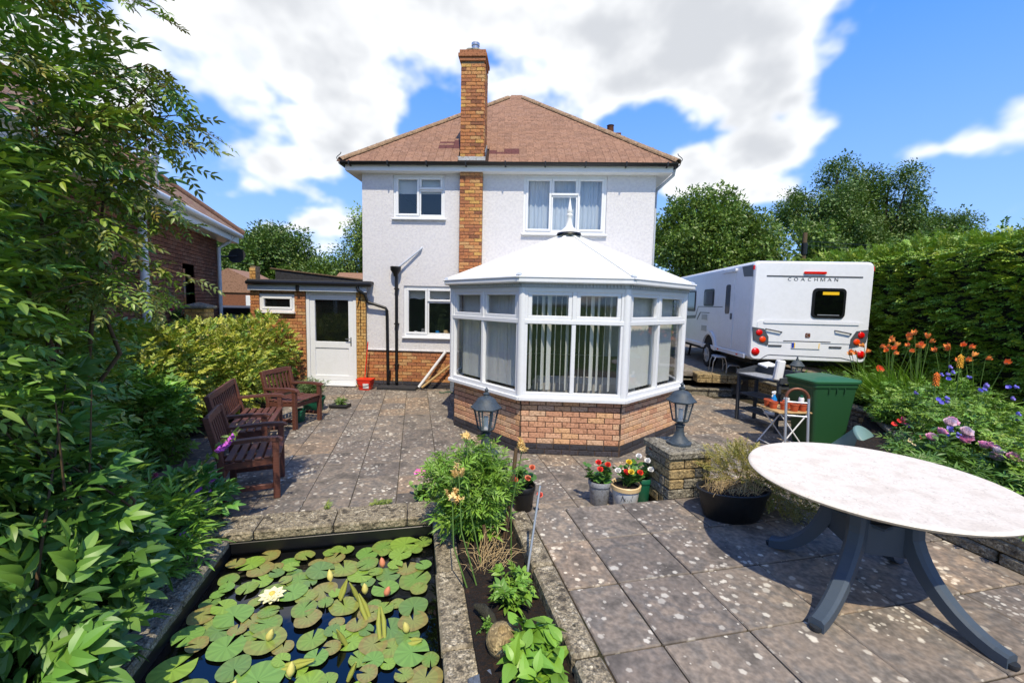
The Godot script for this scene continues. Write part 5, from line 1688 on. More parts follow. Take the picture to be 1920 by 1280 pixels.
# ------------------------------------------------------------------ patio furniture and odds and ends
func seat(called: String, label: String, cat: String, at: Vector3, face: Vector2, width: float):
	var t := thing(called, label, cat, at, atan2(face.x, face.y))
	var hw := width * 0.5
	var m: MB
	for s: float in [-1.0, 1.0]:
		m = MB.new()
		m.box(Vector3(s * (hw - 0.03), 0.31, 0.25), Vector3(0.06, 0.62, 0.06), Basis(), 0.006)
		part("leg", m, M.seatwood, t)
		m = MB.new()
		m.bar(Vector3(s * (hw - 0.03), 0.0, -0.22), Vector3(s * (hw - 0.03), 0.42, -0.22), 0.06, 0.06, 0.006)
		m.bar(Vector3(s * (hw - 0.03), 0.41, -0.22), Vector3(s * (hw - 0.03), 0.88, -0.33), 0.06, 0.055, 0.006)
		part("leg", m, M.seatwood, t)
		m = MB.new()
		var pr := PackedVector2Array([Vector2(-0.27, 0.615), Vector2(0.10, 0.635), Vector2(0.27, 0.625), Vector2(0.31, 0.605), Vector2(0.315, 0.59), Vector2(0.28, 0.585), Vector2(0.10, 0.60), Vector2(-0.27, 0.585)])
		m.prism(pr, -0.0375, 0.0375, Transform3D(Basis(Vector3.BACK, Vector3.UP, Vector3.LEFT), Vector3(s * (hw - 0.03), 0.01, 0)))
		part("arm", m, M.seatwood, t)
		m = MB.new()
		m.bar(Vector3(s * (hw - 0.03), 0.375, -0.19), Vector3(s * (hw - 0.03), 0.395, 0.22), 0.035, 0.07, 0.004)
		part("seat_rail", m, M.seatwood, t)
		m = MB.new()
		m.bar(Vector3(s * (hw - 0.03), 0.13, -0.19), Vector3(s * (hw - 0.03), 0.13, 0.22), 0.03, 0.05, 0.004)
		part("stretcher", m, M.seatwood, t)
	m = MB.new()
	m.box(Vector3(0, 0.375, 0.25), Vector3(width - 0.12, 0.07, 0.03), Basis(), 0.004)
	part("apron", m, M.seatwood, t)
	m = MB.new()
	m.box(Vector3(0, 0.28, -0.21), Vector3(width - 0.12, 0.05, 0.03), Basis(), 0.004)
	part("back_stretcher", m, M.seatwood, t)
	for k in 6:
		m = MB.new()
		var z := -0.16 + 0.084 * k
		m.box(Vector3(0, 0.425 + 0.012 * absf(k - 2.2) * 0.5, z), Vector3(width - 0.01 if k < 5 else width - 0.13, 0.02, 0.062), Basis(Vector3.RIGHT, 0.05), 0.005)
		part("slat", m, M.seatwood, t)
	var tilt := Basis(Vector3.RIGHT, -0.23)
	m = MB.new()
	m.box(Vector3(0, 0.85, -0.322), Vector3(width - 0.11, 0.08, 0.035), tilt, 0.008)
	part("top_rail", m, M.seatwood, t)
	m = MB.new()
	m.box(Vector3(0, 0.50, -0.242), Vector3(width - 0.11, 0.06, 0.03), tilt, 0.006)
	part("bottom_rail", m, M.seatwood, t)
	var n := int((width - 0.14) / 0.078)
	for k in n:
		m = MB.new()
		m.box(Vector3((k - (n - 1) * 0.5) * 0.078, 0.675, -0.282), Vector3(0.042, 0.31, 0.014), tilt, 0.003)
		part("back_slat", m, M.seatwood, t)

func flowerpot(called: String, label: String, at: Vector3, r: float, hgt: float, mt: Material, rim: Material = null, group := "") -> Node3D:
	var t := thing(called, label, "pot", at, 0.0, group)
	var m := MB.new()
	m.lathe([Vector2(0.0, 0.0), Vector2(r * 0.74, 0.0), Vector2(r * 0.78, 0.006), Vector2(r * 0.95, hgt * 0.8), Vector2(r * 0.95, hgt * 0.82)], 22, Transform3D(), 0.7)
	part("body", m, mt, t)
	m = MB.new()
	m.lathe([Vector2(r * 0.95, hgt * 0.80), Vector2(r * 1.03, hgt * 0.81), Vector2(r * 1.05, hgt * 0.97), Vector2(r, hgt), Vector2(r * 0.93, hgt * 0.98), Vector2(r * 0.9, hgt * 0.86)], 22, Transform3D(), 0.7)
	part("rim", m, rim if rim else mt, t)
	m = MB.new()
	m.lathe([Vector2(r * 0.92, hgt * 0.87), Vector2(0.0, hgt * 0.9)], 18)
	part("compost", m, M.soil, t)
	return t

func patio_things():
	seat("garden_armchair", "brown slatted wooden armchair closest to the pond", "armchair", Vector3(-2.93, 0.0, -4.22), Vector2(0.89, -0.45), 0.62)
	seat("garden_bench", "brown slatted wooden two seater bench between the two armchairs", "bench", Vector3(-3.69, 0.0, -5.33), Vector2(0.92, -0.40), 1.22)
	seat("garden_armchair", "brown slatted wooden armchair beside the lavender near the white door", "armchair", Vector3(-3.86, 0.0, -6.62), Vector2(0.985, 0.16), 0.64)
	# steps up to the drive
	var st := thing("garden_steps", "three shallow stone steps climbing to the drive", "steps")
	var m: MB
	for k in 3:
		for i in 3:
			m = MB.new()
			m.box(Vector3(3.25 + 0.56 * i + 0.05 * k, 0.145 + 0.17 * k, -10.18 - 0.32 * k + 0.02 * i), Vector3(0.552, 0.05, 0.36), Basis(Vector3.UP, 0.02), 0.01)
			part("tread", m, M.stone, st)
			m = MB.new()
			m.box(Vector3(3.25 + 0.56 * i + 0.05 * k, 0.045 + 0.17 * k, -10.06 - 0.32 * k + 0.02 * i), Vector3(0.548, 0.148, 0.06), Basis(Vector3.UP, 0.02), 0.01)
			part("riser", m, M.stone, st)
	m = MB.new()
	m.box(Vector3(3.85, -0.05, -10.75), Vector3(1.75, 0.9, 0.9))
	part("core", m, M.joint, st)
	var bk := thing("step_block", "buff stone block at the top of the garden steps", "block", Vector3(4.33, 0.30, -10.2), -0.06)
	for j in 2:
		for i in 3:
			m = MB.new(); m.box(Vector3(-0.34 + 0.34 * i, 0.05 + 0.105 * j, 0), Vector3(0.33, 0.096, 0.5), Basis(), 0.012); part("stone", m, M.yellowstone, bk)
	# retaining wall of the raised bed
	var rw := thing("retaining_wall", "low coursed buff stone wall holding up the flower bed", "wall")
	var path := [Vector3(4.98, 0, -10.0), Vector3(5.22, 0, -7.25), Vector3(5.30, 0, -6.85), Vector3(4.20, 0, -4.6), Vector3(3.62, 0, -3.75)]
	for i in path.size() - 1:
		var a: Vector3 = path[i]; var b: Vector3 = path[i + 1]
		var r := (b - a).normalized()
		var out := r.cross(Vector3.UP).normalized()
		if out.x > 0: out = -out
		var L := a.distance_to(b)
		var bs := Basis(r, Vector3.UP, out)
		if bs.determinant() < 0: bs = Basis(-r, Vector3.UP, out)
		m = MB.new(); m.box((a + b) * 0.5 - out * 0.09 + Vector3(0, -0.05, 0), Vector3(L, 0.92, 0.16), bs); part("core", m, M.joint, rw)
		for j in 5:
			var x := -0.2 * (j % 2)
			while x < L - 0.03:
				var e := minf(x + rnd(0.34, 0.44), L)
				var s := maxf(x, 0.0)
				x = e
				if e - s < 0.05: continue
				m = MB.new(); m.box(Vector3.ZERO, Vector3(e - s - 0.01, 0.082, 0.09), Basis(), 0.010)
				part("stone", m, M.yellowstone if rng.randf() < 0.5 else M.stone, rw).transform = Transform3D(bs, a + r * (s + e) * 0.5 - out * (0.04 + rnd(-0.006, 0.006)) + Vector3(0, 0.02 + 0.09 * j, 0))
		var x := 0.0
		while x < L - 0.05:
			var e := minf(x + 0.6, L)
			m = MB.new(); m.box(Vector3.ZERO, Vector3(e - x - 0.008, 0.05, 0.26), Basis(), 0.012)
			part("coping_stone", m, M.stone, rw).transform = Transform3D(bs, a + r * (x + e) * 0.5 - out * 0.085 + Vector3(0, 0.45 + rnd(-0.004, 0.004), 0))
			x = e
	lantern("small grey lantern on the retaining wall in front of the caravan", Vector3(5.28, 0.475, -8.75), 0.4)
	# wheelie bin: its back and hinge face the flower bed
	var b := thing("wheelie_bin", "dark green wheelie bin with closed lid against the flower bed", "bin", Vector3(4.33, 0.0, -6.55), 0.14)
	var rings := []
	for s in [[0.0, 0.24, 0.21], [0.04, 0.25, 0.22], [0.90, 0.335, 0.275], [0.93, 0.35, 0.29], [0.985, 0.35, 0.29]]:
		var o := []
		for p: Vector3 in rrect(-s[1], s[1], -s[2], s[2], 0.05, 0): o.append(Vector3(p.x, s[0], -p.y))
		rings.append(o)
	m = MB.new(); m.loft(rings, true, false); part("body", m, M.binbody, b)
	rings = []
	for s in [[0.985, 0.375, 0.305], [1.015, 0.38, 0.31], [1.03, 0.36, 0.29], [1.06, 0.26, 0.23], [1.075, 0.18, 0.17]]:
		var o := []
		for p: Vector3 in rrect(-s[1], s[1], -s[2], s[2], 0.06, 0): o.append(Vector3(p.x, s[0], -p.y))
		rings.append(o)
	m = MB.new(); m.loft(rings, true, false); part("lid", m, M.binlid, b)
	m = MB.new(); m.tube([Vector3(0.40, 1.0, -0.24), Vector3(0.43, 1.01, -0.2), Vector3(0.43, 1.01, 0.2), Vector3(0.40, 1.0, 0.24)], 0.02, 8); part("handle", m, M.binlid, b)
	for s: float in [-1.0, 1.0]:
		m = MB.new(); m.lathe([Vector2(0.0, -0.03), Vector2(0.10, -0.03), Vector2(0.10, 0.03), Vector2(0.0, 0.03)], 20, Transform3D(Basis(Vector3.RIGHT, PI / 2), Vector3(0.27, 0.10, s * 0.25))); part("wheel", m, M.rubber, b)
	for k in 3:
		m = MB.new(); m.box(Vector3(-0.12 + 0.12 * k, 0.88, 0.285), Vector3(0.012, 0.09, 0.02), Basis(), 0.004); part("rib", m, M.binbody, b)
	# potting bench
	var pb := thing("potting_bench", "dark grey wooden potting bench with raised edges and metal top", "potting bench", Vector3(4.08, 0.0, -7.55), GA)
	for x: float in [-0.19, 0.19]:
		for z: float in [-0.44, 0.44]:
			m = MB.new(); m.box(Vector3(x, 0.42, z), Vector3(0.05, 0.84, 0.05), Basis(), 0.005); part("leg", m, M.greywood, pb)
	m = MB.new(); m.box(Vector3(0, 0.845, 0), Vector3(0.44, 0.03, 0.96), Basis(), 0.004); part("top", m, M.greywood, pb)
	m = MB.new(); m.box(Vector3(0, 0.863, 0), Vector3(0.40, 0.006, 0.92)); part("metal_sheet", m, M.lead, pb)
	for z: float in [-0.48, 0.48]:
		m = MB.new()
		m.prism(PackedVector2Array([Vector2(-0.225, 0.83), Vector2(0.225, 0.83), Vector2(0.225, 0.99), Vector2(0.17, 0.99), Vector2(-0.12, 0.93), Vector2(-0.225, 0.92)]), z - 0.011, z + 0.011)
		part("end_board", m, M.greywood, pb)
	m = MB.new(); m.box(Vector3(0.222, 0.92, 0), Vector3(0.022, 0.17, 0.94), Basis(), 0.004); part("back_board", m, M.greywood, pb)
	for y: float in [0.22, 0.5]:
		for k in 4:
			m = MB.new(); m.box(Vector3(-0.15 + 0.1 * k, y, 0), Vector3(0.08, 0.018, 0.92), Basis(), 0.003); part("shelf_slat", m, M.greywood, pb)
	for z: float in [-0.44, 0.44]:
		m = MB.new(); m.box(Vector3(0, 0.77, z), Vector3(0.33, 0.08, 0.025), Basis(), 0.003); part("rail", m, M.greywood, pb)
	m = MB.new(); m.box(Vector3(4.30, 0.0, -8.15) * 0.0, Vector3(0.26, 0.03, 0.19), Basis(), 0.005)
	single("folded_paper", m, M.whiteplastic, "folded white paper lying on the back of the potting bench", "paper", Vector3(4.28, 1.02, -7.95)).rotation = Vector3(0.2, 0.4, 0.1)
	m = MB.new(); m.lathe([Vector2(0.0, 0), Vector2(0.035, 0), Vector2(0.035, 0.16), Vector2(0.015, 0.19), Vector2(0.015, 0.22), Vector2(0, 0.22)], 14)
	var lb := single("bottle", m, M.whiteplastic, "white bottle lying on the lower shelf of the potting bench", "bottle", Vector3(4.0, 0.268, -7.4))
	lb.rotation = Vector3(PI / 2, 0.5, 0)
	# folding table with pots
	var ft := thing("folding_table", "small folding table with pale wooden top and white crossed legs", "table", Vector3(3.73, 0.0, -6.42), 0.10)
	m = MB.new(); m.box(Vector3(0, 0.565, 0), Vector3(0.50, 0.02, 0.52), Basis(), 0.006); part("top", m, M.palewood, ft)
	for z: float in [-0.22, 0.22]:
		for s: float in [-1.0, 1.0]:
			m = MB.new(); m.tube([Vector3(-0.23 * s, 0.0, z + 0.012 * s), Vector3(0.20 * s, 0.555, z + 0.012 * s)], 0.010, 8); part("leg", m, M.whiteplastic, ft)
	for s: float in [-1.0, 1.0]:
		m = MB.new(); m.tube([Vector3(-0.20 * s, 0.04, -0.22), Vector3(-0.20 * s, 0.04, 0.22)], 0.008, 8); part("cross_bar", m, M.whiteplastic, ft)
	var spots := [[-0.17, 0.02], [-0.06, 0.10], [0.04, 0.17], [0.17, 0.16], [-0.16, -0.12], [0.06, -0.02]]
	for k in 6:
		var p: Array = spots[k]
		var at := Vector3(3.73, 0.576, -6.42) + Basis(Vector3.UP, 0.1) * Vector3(p[0], 0, p[1])
		flowerpot("plant_pot", "terracotta coloured plastic plant pot on the small folding table", at, 0.058, 0.105, M.terracotta, null, "plant pots on the folding table")
	var sp := thing("spray_bottle", "blue spray bottle with white trigger on the folding table", "spray bottle", Vector3(3.66, 0.576, -6.56), 0.6)
	m = MB.new(); m.lathe([Vector2(0.0, 0), Vector2(0.042, 0), Vector2(0.044, 0.01), Vector2(0.044, 0.10), Vector2(0.018, 0.16), Vector2(0.015, 0.18)], 16, Transform3D(), 0.5); part("bottle", m, M.bluebottle, sp)
	m = MB.new(); m.box(Vector3(-0.01, 0.205, 0), Vector3(0.10, 0.035, 0.025), Basis(), 0.008); m.bar(Vector3(-0.035, 0.19, 0), Vector3(-0.05, 0.14, 0), 0.012, 0.014); m.lathe([Vector2(0.018, 0.175), Vector2(0.018, 0.2)], 10); part("trigger", m, M.whiteplastic, sp)
	var cb := thing("bottle", "blue and white bottle with green cap at the edge of the folding table", "bottle", Vector3(3.94, 0.576, -6.36))
	m = MB.new(); m.lathe([Vector2(0.0, 0), Vector2(0.036, 0), Vector2(0.036, 0.13), Vector2(0.03, 0.15)], 16); part("label", m, M.bluebottle, cb)
	m = MB.new(); m.lathe([Vector2(0.037, 0.10), Vector2(0.037, 0.16), Vector2(0.03, 0.18), Vector2(0.0, 0.18)], 16); part("shoulder", m, M.whiteplastic, cb)
	m = MB.new(); m.lathe([Vector2(0.02, 0.18), Vector2(0.02, 0.21), Vector2(0.0, 0.212)], 12); part("cap", m, M.hose, cb)
	m = MB.new(); m.lathe([Vector2(0.0, 0), Vector2(0.04, 0), Vector2(0.045, 0.06), Vector2(0.04, 0.12), Vector2(0.0, 0.125)], 14)
	single("jar", m, M.whiteplastic, "squat white jar behind the pots on the folding table", "jar", Vector3(3.86, 0.576, -6.58))
	m = MB.new(); m.box(Vector3(0, 0.17, 0), Vector3(0.13, 0.34, 0.10), Basis(), 0.02)
	single("paper_roll", m, M.whiteplastic, "tall white crumpled packet standing behind the folding table", "packet", Vector3(4.0, 0.87, -7.12)).rotation.z = -0.12
	# sack truck
	var tk := thing("sack_truck", "grey tubular sack truck with brown curved handle", "sack truck", Vector3(3.52, 0.0, -5.72), -0.25)
	for s: float in [-1.0, 1.0]:
		m = MB.new(); m.tube([Vector3(s * 0.13, 0.04, 0.05), Vector3(s * 0.13, 0.86, -0.08)], 0.017, 10); part("rail", m, M.alu, tk)
		m = MB.new(); m.lathe([Vector2(0.0, -0.02), Vector2(0.08, -0.02), Vector2(0.08, 0.02), Vector2(0.0, 0.02)], 18, Transform3D(Basis(Vector3.BACK, PI / 2), Vector3(s * 0.17, 0.08, -0.04))); part("wheel", m, M.rubber, tk)
	m = MB.new()
	var hp := []
	for k in 11: hp.append(Vector3(0.13 * cos(PI * k / 10.0), 0.86 + 0.12 * sin(PI * k / 10.0), -0.08 - 0.02 * sin(PI * k / 10.0)))
	m.tube(hp, 0.019, 10); part("handle", m, M.brownmetal, tk)
	for y: float in [0.25, 0.62, 0.80]:
		m = MB.new(); m.tube([Vector3(-0.13, y, 0.016 - y * 0.15 + 0.03), Vector3(0.13, y, 0.016 - y * 0.15 + 0.03)], 0.012, 8); part("cross_bar", m, M.alu, tk)
	m = MB.new(); m.box(Vector3(0, 0.012, 0.16), Vector3(0.32, 0.01, 0.22), Basis(), 0.003); part("toe_plate", m, M.alu, tk)
	# tub on its side
	var tb := thing("plastic_tub", "pale grey green round tub tipped over by the bed wall", "tub", Vector3(4.30, 0.16, -5.85))
	m = MB.new(); m.lathe([Vector2(0.0, 0.30), Vector2(0.20, 0.30), Vector2(0.215, 0.285), Vector2(0.215, 0.26), Vector2(0.20, 0.25), Vector2(0.165, -0.12), Vector2(0.0, -0.12)], 28, Transform3D(), 0.6); part("body", m, M.tub, tb)
	var ty := Vector3(0.42, 0.70, 0.58).normalized()
	var tx := ty.cross(Vector3.BACK).normalized()
	tb.basis = Basis(tx, ty, tx.cross(ty))
	# mop bucket by the wall
	var bu := thing("mop_bucket", "red mop bucket by the downpipe", "bucket", Vector3(-3.80, 0.0, -9.42))
	rings = []
	for s in [[0.0, 0.13, 0.10], [0.22, 0.175, 0.13], [0.23, 0.185, 0.14], [0.25, 0.185, 0.14]]:
		var o := []
		for p: Vector3 in rrect(-s[1], s[1], -s[2], s[2], 0.05, 0): o.append(Vector3(p.x, s[0], -p.y))
		rings.append(o)
	m = MB.new(); m.loft(rings, true, true); part("body", m, M.redplastic, bu)
	m = MB.new(); m.box(Vector3(0.05, 0.10, 0.122), Vector3(0.13, 0.11, 0.006), Basis(Vector3.RIGHT, 0.13)); part("label", m, M.whiteplastic, bu)
	m = MB.new()
	hp = []
	for k in 9: hp.append(Vector3(0.17 * cos(PI * k / 8.0), 0.22 - 0.13 * sin(PI * k / 8.0), 0.13))
	m.tube(hp, 0.005, 6); part("handle", m, M.black, bu)
	m = MB.new(); m.tube([Vector3(0, 0, 0), Vector3(0.06, 1.0, -0.1)], 0.012, 8)
	single("floor_mop", m, M.redplastic, "red handled mop standing in the bucket against the wall", "mop", Vector3(-3.85, 0.08, -9.45))
	# poles, board, hose reel
	m = MB.new(); m.tube([Vector3(-2.60, 0.07, HZ + 0.22), Vector3(-2.02, 0.88, HZ + 0.07)], 0.034, 12)
	single("white_pole", m, M.whiteplastic, "white plastic pole leaning on the brick plinth", "pole")
	m = MB.new(); m.tube([Vector3(-2.52, 0.07, HZ + 0.26), Vector3(-1.76, 0.70, HZ + 0.07)], 0.028, 12)
	single("wooden_pole", m, M.palewood, "pale wooden pole leaning on the brick plinth below the white pole", "pole")
	m = MB.new(); m.box(Vector3(0, 0.2, 0), Vector3(0.32, 0.40, 0.012), Basis(), 0.002)
	single("grey_board", m, M.board, "small blue grey board leaning on the brick plinth", "board", Vector3(-1.72, 0.0, HZ + 0.2)).rotation = Vector3(-0.3, 0.15, 0)
	m = MB.new()
	hp = []
	for k in 40: hp.append(Vector3(-2.08 + 0.017 * k, 0.015 + 0.14 * maxf(0, sin((k - 22) * 0.16)) * (1.0 if k > 22 else 0.0), HZ + 0.42 + 0.06 * sin(k * 0.4)))
	m.tube(hp, 0.010, 7)
	single("garden_hose", m, M.hose, "green garden hose trailing on the patio by the grey board", "hose")
	var um := thing("closed_parasol", "folded green and yellow parasol leaning in the corner of the conservatory", "parasol", Vector3(-1.47, 0.0, -9.1))
	m = MB.new(); m.tube([Vector3(0, 0.0, 0), Vector3(0.10, 0.95, -0.3)], [0.01, 0.01], 8); part("pole", m, M.whiteplastic, um)
	m = MB.new(); m.tube([Vector3(0.01, 0.08, -0.02), Vector3(0.03, 0.2, -0.07), Vector3(0.06, 0.55, -0.18)], [0.035, 0.05, 0.015], 8); part("cloth", m, M.creamrim, um)
	m = MB.new(); m.tube([Vector3(0.055, 0.5, -0.17), Vector3(0.085, 0.75, -0.24)], [0.04, 0.012], 8); part("cover", m, M.hose, um)
	# log edging of the border
	for k in 7:
		m = MB.new()
		var hh := 0.26 + rnd(-0.03, 0.03)
		m.lathe([Vector2(0.0, -0.1), Vector2(0.042, -0.1), Vector2(0.042, hh), Vector2(0.036, hh + 0.008), Vector2(0.0, hh + 0.01)], 12)
		var p := Vector3(-3.72, 0, -3.98).lerp(Vector3(-3.35, 0, -3.62) , k / 6.0 * 1.0) + Vector3(-0.28, 0, -0.05)
		single("edging_log", m, M.oldwood, "upright round log in the border edging by the marigolds", "log", p, "logs edging the border")

# ------------------------------------------------------------------ plants
func leaf_mesh(l: float, w: float, fold := 0.25, droop := 0.25, seg := 3) -> ArrayMesh:
	# a pointed leaf along -z, folded at the midrib
	var m := MB.new()
	if seg <= 3:
		fine_leaf(m, Transform3D(), l, w, fold, droop)
		return m.mesh()
	var prev := []
	for i in seg + 1:
		var t := i / float(seg)
		var hw := w * 0.5 * (1.0 - t * t)
		var y := -droop * l * t * t
		var c := [Vector3(-hw, y + hw * fold, -l * t), Vector3(0, y, -l * t), Vector3(hw, y + hw * fold, -l * t)]
		if i > 0:
			for k in 2: m.quad(prev[k], prev[k + 1], c[k + 1], c[k])
		prev = c
	return m.mesh()
func add_leaf(m: MB, xf: Transform3D, l: float, w: float, fold := 0.25, droop := 0.2):
	var a := xf * Vector3.ZERO
	var p := l * 0.45
	var ml := xf * Vector3(-w * 0.5, w * fold * 0.5 - droop * l * 0.2, -p)
	var mr := xf * Vector3(w * 0.5, w * fold * 0.5 - droop * l * 0.2, -p)
	var mc := xf * Vector3(0, -droop * l * 0.2, -p)
	var tip := xf * Vector3(0, -droop * l, -l)
	m.tri(a, mc, ml); m.tri(a, mr, mc); m.tri(ml, mc, tip); m.tri(mc, mr, tip)
func fine_leaf(m: MB, xf: Transform3D, l: float, w: float, fold := 0.25, droop := 0.2):
	# as add_leaf, with a rounded outline for plants close by
	var ts := [0.0, 0.14, 0.34, 0.58, 0.82, 1.0]
	var ws := [0.04, 0.62, 1.0, 0.86, 0.42, 0.0]
	for s: float in [-1.0, 1.0]:
		var i0 := m.v.size()
		for k in 6:
			var t: float = ts[k]
			var hw: float = w * 0.5 * ws[k]
			var y := -droop * l * t * t
			var nn := (xf.basis * Vector3(-s * fold, 1.0, -2.0 * droop * t)).normalized()
			m.vert(xf * Vector3(0, y, -l * t), nn)
			m.vert(xf * Vector3(s * hw, y + hw * fold, -l * t), nn)
		for k in 5:
			var a := i0 + k * 2
			if s > 0: m.ix.append_array([a, a + 2, a + 1, a + 1, a + 2, a + 3])
			else: m.ix.append_array([a, a + 1, a + 2, a + 1, a + 3, a + 2])
func sprig(n: int, length: float, l: float, w: float, pairs := true, droop := 0.25, fine := false) -> ArrayMesh:
	# a twig along -z with leaflets in pairs and one at the end
	var m := MB.new()
	for i in n:
		var t := (i + 0.6) / n
		for s: float in [-1.0, 1.0]:
			if not pairs and (i % 2 == 0) == (s > 0): continue
			var b := Basis(Vector3.UP, -s * rnd(0.75, 1.15)) * Basis(Vector3.RIGHT, rnd(-0.35, 0.25)) * Basis(Vector3.BACK, rnd(-0.5, 0.5))
			var at := Transform3D(b, Vector3(0, -droop * length * t * t, -length * t))
			if fine: fine_leaf(m, at, l * rnd(0.8, 1.1), w * rnd(0.85, 1.1), rnd(0.15, 0.4), rnd(0.1, 0.4))
			else: add_leaf(m, at, l * rnd(0.8, 1.1), w * rnd(0.85, 1.1))
	if fine:
		fine_leaf(m, Transform3D(Basis(Vector3.RIGHT, -0.3), Vector3(0, -droop * length, -length)), l * 1.1, w)
		m.bar(Vector3.ZERO, Vector3(0, -droop * length, -length), 0.002, 0.002)
	else: add_leaf(m, Transform3D(Basis(Vector3.RIGHT, -0.3), Vector3(0, -droop * length, -length)), l * 1.1, w)
	return m.mesh()
func clump(n: int, r: float, l: float, w: float) -> ArrayMesh:
	var m := MB.new()
	for k in n:
		var d := Vector3(rng.randfn(), rng.randfn(), rng.randfn()).normalized()
		var p := d * r * pow(rng.randf(), 0.5)
		var b := Basis.looking_at((d + Vector3(rnd(-1, 1), rnd(-0.8, 0.6), rnd(-1, 1))).normalized(), Vector3(0.1, 1, 0.2).normalized())
		add_leaf(m, Transform3D(b, p), l * rnd(0.7, 1.2), w * rnd(0.7, 1.2))
	return m.mesh()
# scatter: list of [position, direction, scale, colour]
func scatter(called: String, mesh: Mesh, items: Array, mt: Material, parent: Node) -> MultiMeshInstance3D:
	var mm := MultiMesh.new()
	mm.transform_format = MultiMesh.TRANSFORM_3D
	mm.use_colors = true
	mm.mesh = mesh
	mm.instance_count = items.size()
	for i in items.size():
		var it: Array = items[i]
		var d: Vector3 = it[1]
		if d.length() < 0.001: d = Vector3.FORWARD
		d = d.normalized()
		var up := Vector3.UP if absf(d.y) < 0.95 else Vector3.RIGHT
		var b := Basis.looking_at(d, up) * Basis(Vector3.BACK, rnd(-0.9, 0.9))
		mm.set_instance_transform(i, Transform3D(b.scaled(Vector3.ONE * it[2]), it[0]))
		mm.set_instance_color(i, it[3])
	var o := MultiMeshInstance3D.new()
	o.name = called
	o.multimesh = mm
	o.material_override = mt
	o.set_meta("kind", "stuff")
	parent.add_child(o, true)
	return o
func tint(c: Color, v := 0.25, warm := 0.12) -> Color:
	var f := 1.0 + rnd(-v, v)
	var w := rnd(-warm, warm)
	return Color(clampf(c.r * f * 1.25 * (1.0 + w), 0, 1), clampf(c.g * f * 1.15, 0, 1), clampf(c.b * f * (1.0 - w), 0, 1))
func on_ball() -> Vector3:
	return Vector3(rng.randfn(), rng.randfn(), rng.randfn()).normalized()
# a bushy mass: leaves gathered near the surface of lumps
func bush_items(lumps: Array, per_m2: float, size: float, col: Color, tip: Color, up_bias := 0.35) -> Array:
	var items := []
	for L in lumps:
		var c: Vector3 = L[0]
		var r: Vector3 = L[1]
		var area := 4.0 * PI * pow((pow(r.x * r.y, 1.6) + pow(r.x * r.z, 1.6) + pow(r.y * r.z, 1.6)) / 3.0, 1.0 / 1.6)
		for k in int(area * per_m2):
			var d := on_ball()
			var depth := 1.0 - 0.55 * pow(rng.randf(), 1.8)
			var p := c + Vector3(d.x * r.x, d.y * r.y, d.z * r.z) * depth
			if p.y < 0.02: continue
			var dir := (d + Vector3(rnd(-0.8, 0.8), rnd(-0.5, 0.6) + up_bias, rnd(-0.8, 0.8))).normalized()
			items.append([p, dir, size * rnd(0.7, 1.3), tint(col.lerp(tip, pow(rng.randf(), 2.0)))])
	return items
# stems that rise from one spot, with leaves along them
func leafy(called: String, label: String, cat: String, at: Vector3, n: int, h: float, spread: float, mesh: Mesh, size: float, col: Color, per := 12, group := "", stemmat: Material = null, from := 0.15) -> Node3D:
	var t := thing(called, label, cat, at, 0.0, group)
	var st := MB.new()
	var items := []
	for k in n:
		var a := rnd(0, TAU)
		var r := sqrt(rng.randf())
		var tip := Vector3(cos(a) * spread * r, h * rnd(0.65, 1.05) * (1.0 - 0.25 * r), sin(a) * spread * r)
		var base := Vector3(tip.x * 0.25, 0, tip.z * 0.25)
		var mid := base.lerp(tip, 0.5) + Vector3(rnd(-0.03, 0.03), h * 0.08, rnd(-0.03, 0.03))
		st.tube([base, mid, tip], [0.0045, 0.0035, 0.0015], 4, false)
		for i in per:
			var s := lerpf(from, 1.0, (i + rng.randf()) / per)
			var p := base.lerp(mid, s * 2.0) if s < 0.5 else mid.lerp(tip, s * 2.0 - 1.0)
			var d := Vector3(rnd(-1, 1), rnd(-0.1, 0.7), rnd(-1, 1))
			items.append([p, d, size * rnd(0.65, 1.2) * (1.15 - 0.5 * s), tint(col)])
	part("stems", st, stemmat if stemmat else M.stem, t)
	scatter("leaves", mesh, items, M.leaf, t)
	return t
func flower_mesh(n: int, l: float, w: float, cup: float, rows := 1) -> ArrayMesh:
	# petals with white vertex colour, so that each copy takes its tint
	var m := MB.new()
	for r in rows:
		for k in n:
			_petal(m, Transform3D(Basis(Vector3.UP, TAU * (k + 0.5 * r) / n + rnd(-0.15, 0.15)) * Basis(Vector3.RIGHT, cup + (1.25 - cup) * r / maxf(rows - 1, 1) + rnd(-0.08, 0.08)), Vector3.ZERO), l * (1.0 - 0.35 * r / maxf(rows, 2)) * rnd(0.9, 1.08), w)
	return m.mesh()
func bloom(parent: Node, mesh: Mesh, at: Vector3, size: float, c: Color, aim := Vector3.UP):
	var m := StandardMaterial3D.new()
	var key := "bloom %s" % c.to_html()
	if not M.has(key):
		m.albedo_color = c.linear_to_srgb(); m.roughness = 0.7
		m.backlight_enabled = true; m.backlight = Color(0.35, 0.35, 0.35)
		m.cull_mode = BaseMaterial3D.CULL_DISABLED
		M[key] = m
	var o := part("flower", mesh, M[key], parent)
	var y := aim.normalized()
	var x := y.cross(Vector3.BACK if absf(y.z) < 0.9 else Vector3.RIGHT).normalized()
	o.transform = Transform3D(Basis(x, y, x.cross(y)).scaled(Vector3.ONE * size), at)

